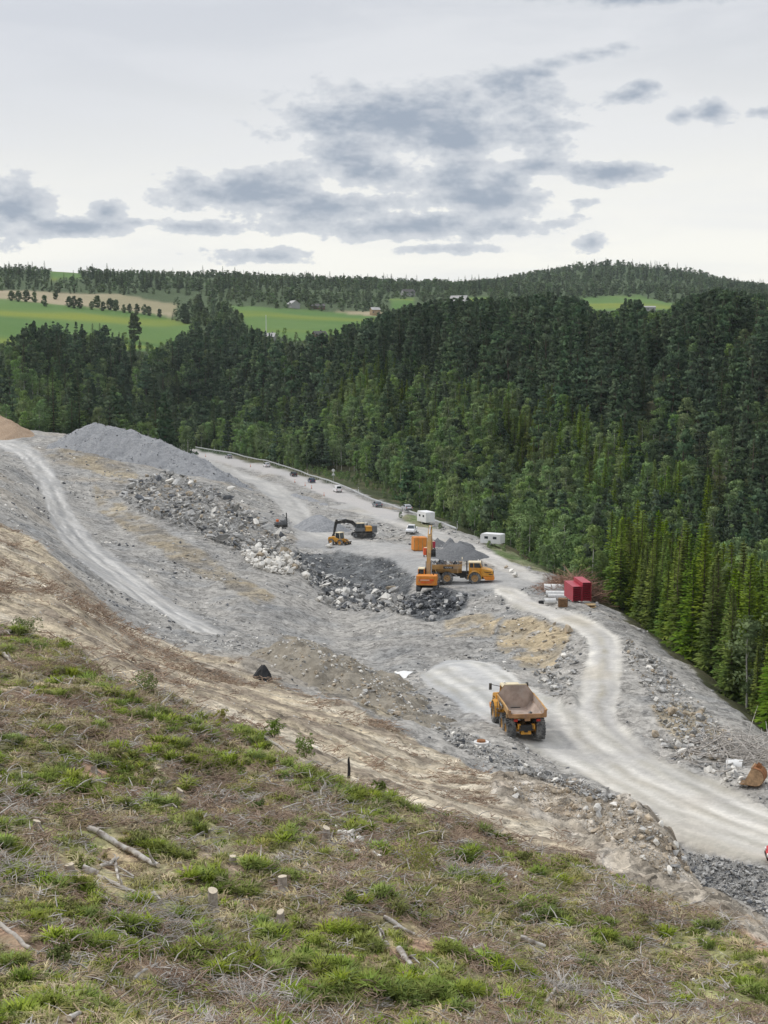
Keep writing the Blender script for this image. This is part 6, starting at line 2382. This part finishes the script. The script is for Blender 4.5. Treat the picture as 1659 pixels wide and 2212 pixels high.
P3 = [Vector((q[0], q[1], z)) - o0 for q, z in zip(dense, zs_)]
st_ = []
for i, q in enumerate(P3):
    d = (P3[min(len(P3) - 1, i + 1)] - P3[max(0, i - 1)]).normalized()
    nn = Vector((d.y, -d.x, 0))
    st_.append([q + Vector((0, 0, .95)), q + nn * .09 + Vector((0, 0, .86)), q + Vector((0, 0, .77)), q + nn * .09 + Vector((0, 0, .68)), q + Vector((0, 0, .55))])
mat('galvanised', (.50, .51, .51), .55, metal=.2, var=.1, scale=.5)
o = plate_loft(st_).build('rail', M['galvanised'], t)
o.modifiers.new('thick', 'SOLIDIFY').thickness = .03
pm = MB().box((0, 0, .35), (.12, .16, 1.1)).build('post', M['galvanised'], t)
for i, q in enumerate(P3):
    o = pm if i == 0 else pm.copy()
    if i:
        COL.objects.link(o)
    o.location = q + Vector((.1, .1, 0))

for (a, b) in ((444, 987), (541, 1009), (637, 1043), (659, 1050), (673, 1056), (700, 1072)):
    p = G(a, b, 250)
    t = empty('marker_post', p)
    tag(t, 'small orange marker post on the site side of the public road', 'marker post', 'orange marker posts')
    MB().box((0, 0, .5), (.16, .06, 1.1)).build('panel', M['traffic_orange'], t)
    MB().box((0, 0, .05), (.5, .3, .1)).build('foot', M['machine_dark'], t)
    MB().box((0, -.035, .75), (.17, .02, .18)).build('band', M['white_paint'], t)
for i, (a, b) in enumerate(((455, 975), (593, 1006), (655, 1026), (763, 1066), (974, 1141))):
    p = G(a, b, 250) + Vector((1.5, 1.0, 0))
    t = empty('delineator_post', (p.x, p.y, float(ground(p.x, p.y))))
    tag(t, 'white reflector post rising behind the guardrail', 'reflector post', 'white reflector posts')
    MB().box((0, 0, .8), (.14, .14, 1.9), taper=(.8, .8)).build('shaft', M['white_paint'], t)
    MB().box((0, -.075, 1.4), (.12, .02, .25)).build('reflector', M['machine_dark'], t)
p = G(702, 1043, 250) + Vector((2.6, 1.5, 0))
t = empty('road_sign', (p.x, p.y, float(ground(p.x, p.y))), R(10))
tag(t, 'tall road sign with two pale plates behind the guardrail', 'sign')
MB().tube([(0, 0, -.3), (0, 0, 4.2)], .06, 8).build('pole', M['galvanised'], t)
MB().lathe([(.01, -.03), (.5, -.03), (.5, .03), (.01, .03)], 'y', 20, (0, -.1, 3.8)).build('round_plate', M['concrete'], t)
MB().prism([(-.62, 2.2), (.62, 2.2), (0, 3.25)], -.13, -.07).build('triangle_plate', M['concrete'], t)
p = G(575, 733, 850)
t = empty('flag_mast', p)
tag(t, 'white mast standing at the edge of the second green meadow', 'mast')
MB().tube([(0, 0, 0), (0, 0, 15.5)], [.28, .18], 8).build('pole', M['white_paint'], t)
MB().tube([(0, 0, 15.5), (0, 0, 16)], [.3, .05], 8).build('finial', M['white_paint'], t)


# ------------------------------------------------------------------ far houses
mat('roof_dark', (.10, .095, .09), .8, var=.2, scale=.6)
mat('roof_grey', (.40, .39, .38), .7, var=.15, scale=.4)
mat('wall_white', (.36, .355, .345), .8, var=.05, scale=.5)
mat('wall_brown', (.14, .085, .055), .85, var=.2, scale=.5)
mat('wall_tan', (.36, .26, .16), .85, var=.15, scale=.5)


def house(label, a, b, L, W_, hw, hr, rz, wall_m, roof_m, ymin, name='house', chimney=True, sink=0., wins=3):
    p = G(a, b, ymin)
    t = empty(name, (p.x, p.y, p.z - sink), rz)
    t.scale = (.8, .8, .8)
    tag(t, label, 'barn' if name == 'barn' else 'house', 'farm buildings')
    MB().box((0, 0, hw / 2 - .5), (L, W_, hw + 1)).add([(-L / 2, -W_ / 2, hw), (-L / 2, W_ / 2, hw), (-L / 2, 0, hw + hr), (L / 2, -W_ / 2, hw), (L / 2, W_ / 2, hw), (L / 2, 0, hw + hr)], [(0, 1, 2), (3, 5, 4)]).build('wall', wall_m, t)
    rf = MB()
    ov = .5
    k_ = hr / (W_ / 2)
    for s in (-1, 1):
        rf.add([(-L / 2 - ov, 0, hw + hr + .05), (L / 2 + ov, 0, hw + hr + .05), (L / 2 + ov, s * (W_ / 2 + ov), hw - ov * k_ + .05), (-L / 2 - ov, s * (W_ / 2 + ov), hw - ov * k_ + .05)], [(0, 1, 2, 3)])
    ro = rf.build('roof', roof_m, t)
    ro.modifiers.new('thick', 'SOLIDIFY').thickness = .25
    if chimney:
        MB().box((L * .15, .4, hw + hr + .3), (.8, .8, 1.6)).build('chimney', M['roof_dark'], ro)
    for s in (-1, 1):
        for q in range(wins):
            x = -L * .36 + L * .72 * q / max(1, wins - 1)
            w = MB().box((x, s * (W_ / 2 + .04), hw * .55), (1.5, .1, 1.4)).build('window', M['wall_white'], t)
            MB().box((x, s * (W_ / 2 + .07), hw * .55), (1.25, .1, 1.15)).build('pane', M['glass'], w)
    MB().box((-L / 2 - .04, 0, 1.1), (.1, 1.2, 2.2)).build('door', M['wall_brown'], t)
    return t


house('white gabled house above the second green meadow', 634, 665, 14, 10, 4.0, 3.6, R(-65), M['wall_white'], M['roof_grey'], 1000)
house('long low brown barn beside the white gabled house', 686, 667, 16, 8, 3.0, 2.4, R(4), M['wall_brown'], M['roof_dark'], 1000, 'barn', False)
house('small tan cabin at the end of the stubble strip', 810, 681, 9, 8, 5.5, 2.5, R(20), M['wall_tan'], M['roof_grey'], 1000, wins=2)
house('dark house with white bands among trees on the ridge', 881, 640, 17, 10, 5.0, 4.2, R(25), M['wall_white'], M['roof_dark'], 1000)
house('grey-roofed barn beside the middle green patch', 992, 662, 22, 12, 5.0, 7.5, R(-35), M['wall_white'], M['roof_grey'], 950, 'barn', False)
house('low white building below the right green patch', 1398, 672, 17, 8, 3.8, 1.4, R(3), M['wall_white'], M['wall_white'], 1000, chimney=False)
house('dark-roofed farmhouse below the second meadow beside the trees', 690, 733, 10, 8, 3.5, 3.0, R(30), M['wall_brown'], M['roof_dark'], 850)
house('pale farmhouse at the foot of the white mast', 585, 737, 9, 8, 3.5, 3.0, R(-20), M['wall_white'], M['roof_grey'], 850)

# ------------------------------------------------------------------ felled timber on the slope
mat('wood_cut', (.60, .52, .40), .85, var=.15, scale=8)
mat('stump_bark', (.34, .30, .26), .95, var=.3, scale=6)
mat('log_birch', (.60, .575, .53), .85, var=.25, scale=5, dirt=(.16, .12, .09), dirt_amt=.75)
mat('log_grey', (.42, .385, .34), .9, var=.25, scale=5, dirt=(.2, .15, .11), dirt_amt=.3)


def stump(a, b, dia, h, label, seed):
    p = G(a, b)
    KEEP.append((p.x, p.y, .55))
    r = np.random.default_rng(seed)
    h *= 1.5
    dia *= 1.1
    t = empty('tree_stump', p - Vector((0, 0, .05)), r.uniform(0, 6.28))
    tag(t, label, 'stump', 'stumps on the felled slope')
    n_ = 14
    prof = [(1.75, -.12), (1.35, .06), (1.08, .2), (1.0, h)]
    V_, F_ = [], []
    tilt = r.normal(0, .05, 2)
    for i, (k_, z) in enumerate(prof):
        for q in range(n_):
            a_ = 2 * math.pi * q / n_
            w = 1 + (.35 * math.cos(a_ * 4 + 1) * (1 - i / 3) if i < 3 else .05 * math.cos(a_ * 3))
            rr2 = dia / 2 * k_ * w
            V_.append((rr2 * math.cos(a_), rr2 * math.sin(a_), z + (tilt[0] * math.cos(a_) + tilt[1] * math.sin(a_)) * (i == 3)))
    for i in range(3):
        for q in range(n_):
            F_.append((i * n_ + q, i * n_ + (q + 1) % n_, (i + 1) * n_ + (q + 1) % n_, (i + 1) * n_ + q))
    MB().add(V_, F_).build('bark', M['stump_bark'], t)
    MB().add([v for v in V_[-n_:]], [tuple(range(n_))]).build('cut_face', M['wood_cut'], t)
    for k_ in range(4):
        a_ = r.uniform(0, 6.28)
        MB().tube([(dia * .4 * math.cos(a_), dia * .4 * math.sin(a_), .12), (dia * 1.0 * math.cos(a_), dia * 1.0 * math.sin(a_), .02), (dia * 1.6 * math.cos(a_ + .2), dia * 1.6 * math.sin(a_ + .2), -.12)], [dia * .16, dia * .1, dia * .03], 5).build('root', M['stump_bark'], t)
    return t


for i, (a, b, d, h, lb) in enumerate(((460, 1966, .30, .50, 'largest grey stump with spreading roots, left of centre'), (610, 1922, .30, .36, 'pale-topped stump right of the largest stump'), (606, 1992, .22, .28, 'small stump below the pale-topped one'),
                                      (80, 1792, .26, .26, 'stump at upper left near the bare brown patch'), (503, 1868, .22, .26, 'stump among orange litter above the largest stump'), (150, 1886, .30, .24, 'low stump just left of the sawn white log'),
                                      (203, 1668, .24, .22, 'small pale stump far up the slope at left'), (389, 1722, .26, .26, 'stump beside the grey dead branches'), (705, 1812, .28, .34, 'stump next to the pale rocks right of centre'), (246, 2148, .12, .12, 'tiny white-topped stub at the bottom left'))):
    stump(a, b, d, h, lb, 40 + i)


def log(a0, b0, a1, b1, r0, r1, label, m_, seed, lift=.08, branches=0, name='log'):
    p0, p1 = G(a0, b0), G(a1, b1)
    r0, r1 = r0 * .95, r1 * .95
    for k_ in range(7):
        q = p0.lerp(p1, k_ / 6)
        KEEP.append((q.x, q.y, .38))
    p0.z += lift + r0 * .7
    p1.z += lift + r1 * .7
    r = np.random.default_rng(seed)
    t = empty(name, p0)
    tag(t, label, 'log' if name == 'log' else 'branch', 'felled wood on the slope')
    d = p1 - p0
    n_ = 7
    pts, rad = [], []
    for i in range(n_):
        f_ = i / (n_ - 1)
        q = d * f_ + Vector(r.normal(0, .03, 3)) * (0 < i < n_ - 1) * min(1, d.length / 2)
        pts.append(q)
        rad.append((r0 + (r1 - r0) * f_) * r.uniform(.92, 1.08))
    MB().tube(pts, rad, 9, cap=False).build('stem', m_, t, smooth=True)
    for k_, (q, dd, rr2) in enumerate(((pts[0], -1, rad[0]), (pts[-1], 1, rad[-1]))):
        u = d.normalized()
        o_ = u.orthogonal().normalized()
        w = u.cross(o_)
        MB().add([q + u * dd * .004 + (o_ * math.cos(2 * math.pi * j / 9) + w * math.sin(2 * math.pi * j / 9)) * rr2 * .98 for j in range(9)], [tuple(range(9))]).build('cut_end', M['wood_cut'], t)
    for k_ in range(branches):
        f_ = r.uniform(.2, .95)
        q = d * f_
        bd = Vector(r.normal(0, 1, 3))
        bd.z = abs(bd.z)
        bd = (bd.normalized() + d.normalized() * .6).normalized() * r.uniform(.3, .9)
        MB().tube([q, q + bd * .5 + Vector(r.normal(0, .04, 3)), q + bd], [r1 * .7, r1 * .5, r1 * .2], 5).build('branch', m_, t)
    return t


LOGS = [(213, 1806, 272, 1842, .14, .12, 'thick white birch log, upper piece, left of the slope', 'log_birch', 0), (274, 1843, 342, 1876, .12, .10, 'thick white birch log, lower piece in line with the upper', 'log_birch', 1), (192, 1796, 214, 1806, .12, .13, 'broken grey end above the white birch log', 'log_grey', 0),
        (178, 1885, 212, 1898, .16, .15, 'short sawn white log right of the low stump', 'log_birch', 0), (212, 1900, 292, 1932, .09, .06, 'thin grey pole running down from the sawn white log', 'log_grey', 2), (248, 1866, 262, 1916, .07, .05, 'upright white birch branch between the two birch logs', 'log_birch', 2), (214, 1880, 256, 1858, .08, .05, 'pale branch leaning up beside the birch logs', 'log_grey', 3),
        (-4, 2002, 66, 2058, .09, .07, 'pale pole at the left edge of the lower slope', 'log_grey', 1), (332, 1938, 346, 1957, .10, .09, 'short grey billet above the long brush heap', 'log_grey', 0), (829, 1988, 896, 2024, .09, .06, 'pale pole right of centre on the lower slope', 'log_birch', 1),
        (1124, 2034, 1178, 2052, .12, .09, 'split white log on the lower right slope', 'log_birch', 0), (1178, 2172, 1232, 2100, .06, .04, 'thin pale branch rising from the dark twig heap', 'log_grey', 3), (697, 2074, 746, 2076, .10, .09, 'short pale log lying level below the stumps', 'log_birch', 0),
        (545, 2202, 644, 2200, .07, .05, 'thin pale pole at the bottom edge of the slope', 'log_grey', 2), (822, 2018, 836, 2052, .09, .08, 'weathered white snag, upper of two right of centre', 'log_birch', 1), (862, 2058, 888, 2092, .12, .08, 'weathered white snag, lower of two right of centre', 'log_birch', 2),
        (205, 1556, 228, 1566, .13, .12, 'sawn birch piece below the sandy strip', 'log_birch', 0), (8, 1418, 40, 1446, .14, .12, 'grey log in the tangle at the left edge', 'log_grey', 2), (36, 1440, 72, 1452, .13, .10, 'second log of the tangle at the left edge', 'log_grey', 2), (742, 1798, 774, 1838, .08, .06, 'pale curved branch right of the rocky patch', 'log_birch', 1),
        (290, 2120, 352, 2080, .05, .035, 'bent white branch in the grass at lower left', 'log_birch', 3), (150, 2210, 172, 2196, .07, .06, 'white stick end at the bottom left edge', 'log_birch', 0), (1150, 2008, 1182, 1994, .05, .03, 'forked white branch on the right slope', 'log_grey', 3), (1620, 2050, 1672, 2052, .05, .04, 'pale branch at the right edge of the slope', 'log_grey', 2),
        (1366, 2220, 1378, 2196, .08, .06, 'upright white stub at the bottom right edge', 'log_birch', 0), (560, 1590, 690, 1680, .10, .06, 'long dark fallen trunk along the top of the grass', 'log_grey', 2), (1290, 2110, 1320, 2150, .04, .03, 'brown curved stick right of the dark twig heap', 'log_grey', 1), (610, 1692, 640, 1690, .06, .05, 'white curved branch under the small birch bush', 'log_birch', 1)]
for i, (a0, b0, a1, b1, r0, r1, lb, mm, br_) in enumerate(LOGS):
    log(a0, b0, a1, b1, r0, r1, lb, M[mm], 80 + i, .05, br_, 'log' if r0 > .065 else 'branch')
# charred snag standing
p = G(753, 1682)
t = MB().tube([(0, 0, -.2), (.03, 0, .5), (0, .02, 1.0), (.03, 0, 1.15)], [.09, .08, .06, .02], 7).build('charred_snag', M['plastic_black'], None)
t.location = p
tag(t, 'thin charred snag standing upright at the grass edge', 'snag')

# shrubs
def shrub(a, b, w, h, label, seed, leafm='shrub_leaf', per=26, ncl=26, size=.10):
    p = G(a, b)
    r = np.random.default_rng(seed)
    t = empty('shrub', p)
    tag(t, label, 'shrub', 'shrubs on the felled slope')
    cs_, rs_ = [], []
    for k_ in range(ncl):
        z = r.uniform(.12, .95)
        rr2 = w / 2 * math.sin(min(1, z * 1.3 + .25) * 1.9) * r.uniform(.1, .9)
        a_ = r.uniform(0, 6.28)
        cs_.append((rr2 * math.cos(a_), rr2 * math.sin(a_), z * h))
        rs_.append(w * r.uniform(.08, .16))
    o = bpy.data.objects.new('crown', mesh_np('crown', [clump_parts(seed, M[leafm], np.array(cs_), np.array(rs_), per, size, .9, .2)]))
    COL.objects.link(o)
    o.parent = t
    st_ = MB()
    for k_ in range(7):
        q = cs_[k_]
        st_.tube([(0, 0, -.1), (q[0] * .4, q[1] * .4, q[2] * .5), q], [.02, .015, .006], 5)
    st_.build('stem', M['twig'], t)
    return t


for i, (a, b, w, h, lb, lm) in enumerate(((660, 1638, 1.3, 1.35, 'small bright birch bush at the top edge of the grass', 'shrub_leaf'), (315, 1496, 1.8, 1.1, 'dark green bush below the sandy strip at left', 'shrub_leaf'), (592, 1592, 1.4, .9, 'low bush left of the small birch bush', 'shrub_leaf'),
                                          (905, 1898, 2.6, 1.5, 'wide grey-green willow shrub beside the pale rocks', 'grass_olive'), (60, 1372, 2.2, 1.1, 'pale green bush at the left edge on the grass line', 'shrub_leaf'), (140, 1412, 1.2, .7, 'low green bush on the grass line beside the sand', 'grass_green'))):
    shrub(a, b, w, h, lb, 950 + i, lm, 30, 34)
for i, (a, b, w, h, lb) in enumerate(((480, 1560, .9, .7, 'leafy sapling on the grass line left of the fallen trunk'), (820, 1715, .9, .6, 'low sapling right of the charred snag'), (250, 1640, .8, .5, 'small sapling on the upper left slope'), (560, 1760, .9, .6, 'sapling left of the flat twig heap'), (1130, 1860, .9, .5, 'low sapling under the rock cut'), (760, 1960, .8, .5, 'small sapling right of the stumps'), (1380, 2010, 1.0, .6, 'low bush on the lower right slope'), (130, 2090, 1.0, .6, 'sapling in the grass at the lower left'), (960, 2140, .9, .55, 'sapling in the grass at the bottom centre'))):
    shrub(a, b, w, h, lb, 970 + i, 'shrub_leaf' if i % 2 else 'grass_olive', 26, 22)
# bushes at forest edge by the white trailers
for i, (a, b, hpx, lb) in enumerate(((860, 1120, 16, 'low green bush on the verge left of the white trailer'), (945, 1142, 14, 'low green bush in front of the white trailer'), (1050, 1182, 18, 'leafy bush hiding the left end of the low white trailer'), (1082, 1190, 16, 'leafy bush hiding the right end of the low white trailer'), (1120, 1204, 20, 'bush right of the low white trailer'), (1150, 1218, 22, 'bush at the forest edge above the road bend'), (1180, 1232, 26, 'tallest bush at the forest edge by the road bend'))):
    p = G(a, b, 200)
    plant('birch', p.x + .6, p.y, float(ground(p.x + .6, p.y)) - .5, hpx * p.y / F + .6, lb, 'bushes on the verge', 'bush')
# rocky outcrop stones on the slope
pile('stone_patch', 'patch of pale weathered stones in the grass right of centre', [(700, 1760), (730, 1750), (790, 1810), (830, 1850), (800, 1870), (740, 1820)], 70, (.12, .6), {'stone_pale': 4, 'stone_tan': 1}, 51, .1)
pile('stone_patch', 'pale stones beside the wide willow shrub', [(960, 1870), (1010, 1865), (1060, 1890), (1160, 1900), (1150, 1915), (1030, 1905), (960, 1900)], 50, (.12, .55), {'stone_pale': 3, 'stone_tan': 2}, 52, .1)
pile('stone_patch', 'small pale stones scattered on the lower right slope', [(1050, 2000), (1250, 2010), (1400, 2060), (1560, 2120), (1620, 2200), (1450, 2190), (1300, 2100), (1100, 2050)], 120, (.08, .32), {'stone_pale': 4, 'stone_tan': 1, 'stone_grey': 1}, 53, .05)
def hill_points(n_, seed, y0=31, y1=135, dens=None, zones=('hill',), keep=0.):
    r = np.random.default_rng(seed)
    u = r.random(n_)
    # a little more near the front than pure area would give
    Y = (y0 ** 1.4 + u * (y1 ** 1.4 - y0 ** 1.4)) ** (1 / 1.4)
    X = r.uniform(-.285, .285, n_) * Y
    k = np.isin(zone_at(X, Y), [zi[q] for q in zones])
    if dens is not None:
        k &= r.random(n_) < dens(X, Y)
    X, Y = X[k], Y[k]
    if keep:
        ok = np.ones(len(X), bool)
        for (kx, ky, kr) in KEEP:
            ok &= (X - kx) ** 2 + ((Y - ky + kr * .5) / 1.6) ** 2 > (kr * keep) ** 2
        X, Y = X[ok], Y[ok]
    return X, Y, r


def slope_rot(X, Y, r, tilt=1.):
    """lean copies with the ground"""
    e = .5
    zx = (ground(X + e, Y) - ground(X - e, Y)) / (2 * e)
    zy = (ground(X, Y + e) - ground(X, Y - e)) / (2 * e)
    rot = np.zeros((len(X), 3))
    rot[:, 0] = np.arctan(zy) * tilt
    rot[:, 1] = -np.arctan(zx) * tilt
    rot[:, 2] = r.uniform(0, 6.28, len(X))
    return rot


def mass_on_hill(name, label, srcs, n_, seed, smin, smax, dens, tilt=.7, sink=0., y1=135, zs=1., zones=('hill',), keep=1.):
    X, Y, r = hill_points(n_, seed, 31, y1, dens, zones, keep)
    rot = slope_rot(X, Y, r, tilt)
    s = r.uniform(smin, smax, len(X)) * np.interp(Y, [40, 110], [1, 1.45])
    o = gn_mass(name, source_coll('src_' + name, [mesh_np(name, [q] if not isinstance(q, list) else q) for q in srcs]), np.stack([X, Y, ground(X, Y) - sink], 1), rot, np.stack([s, s, s * zs], 1), r.integers(0, len(srcs), len(X)))
    o['label'] = label
    return o


near_ = lambda y: np.clip((64 - y) / 26, 0, 1)
green = lambda x, y: np.clip(1.7 * (fbm(x, y, 9, 3, 81) * .5 + fbm(x, y, 1.6, 3, 92) * .9) - .06 + .30 * near_(y), .05, 1)
straw = lambda x, y: np.clip(.26 + .8 * fbm(x, y, 4, 3, 411), .03, 1)
litter = lambda x, y: np.clip(.50 - .9 * fbm(x, y, 1.6, 3, 92) + .5 * fbm(x, y, 7, 2, 421), .05, 1)
clumps = lambda x, y: np.clip((fbm(x, y, 1.3, 2, 431) + .55 * fbm(x, y, 9, 2, 432) + .12 * near_(y)) * 2.4 - 1.05, 0, 1)
G_ = MATS
mass_on_hill('short_grass', 'short green grass of the clear-felled slope', [tuft(500 + i, G_['grass_green'] if i % 2 else G_['grass_olive'], 44, .17, .24, .8, .018) for i in range(4)], 70000, 501, .7, 1.3, green)
mass_on_hill('grass', 'tall green grass tussocks on the clear-felled slope', [tuft(510 + i, G_['grass_green'], 100, .42, .19, .7, .020) for i in range(4)], 26000, 511, .7, 1.35, clumps)
mass_on_hill('dry_grass', 'matted straw-coloured dead grass on the slope', [tuft(520 + i, G_['grass_straw'] if i else G_['grass_olive'], 44, .28, .22, 1.6, .015) for i in range(4)], 24000, 521, .7, 1.4, straw)
mass_on_hill('twig_litter', 'brown and grey twigs littering the felled slope', [sticks(530 + i, G_['twig'] if i % 3 else G_['twig_grey'], 20, (.12, .55), (.006, .02)) for i in range(6)], 28000, 531, .6, 1.4, litter, .9)
mass_on_hill('pale_sticks', 'pale broken sticks scattered over the felled slope', [sticks(550 + i, G_['log_birch'] if i % 2 else G_['log_grey'], 3, (.3, 1.1), (.012, .034), .5, .2) for i in range(6)], 2600, 551, .7, 1.3, lambda x, y: np.clip(.25 + .5 * fbm(x, y, 6, 2, 451), .05, 1), .9)
mass_on_hill('twig_debris', 'dark twigs and roots lying on the sandy strip', [sticks(540 + i, G_['twig'], 22, (.1, .42), (.008, .024), .6, .12) for i in range(5)], 12000, 541, .6, 1.5, lambda x, y: np.clip(.10 + .9 * fbm(x, y, 8, 3, 441), .02, 1), .9, 0, 200, 1., ('sand',))

# ------------------------------------------------------------------ air
hz = MB().box((0, 2350, 60), (5200, 4900, 330)).build('haze', bpy.data.materials.new('haze'))
hm = hz.data.materials[0]
hm.use_nodes = True
hm.node_tree.nodes.clear()
_o = hm.node_tree.nodes.new('ShaderNodeOutputMaterial')
_v = hm.node_tree.nodes.new('ShaderNodeVolumePrincipled')
_v.inputs['Color'].default_value = (.80, .92, .97, 1)
_v.inputs['Density'].default_value = 4.5e-5
hm.node_tree.links.new(_v.outputs[0], _o.inputs['Volume'])
hz['kind'] = 'stuff'
hz['label'] = 'thin haze in the valley air'
print('Z RANGE', GZ.min(), GZ.max())
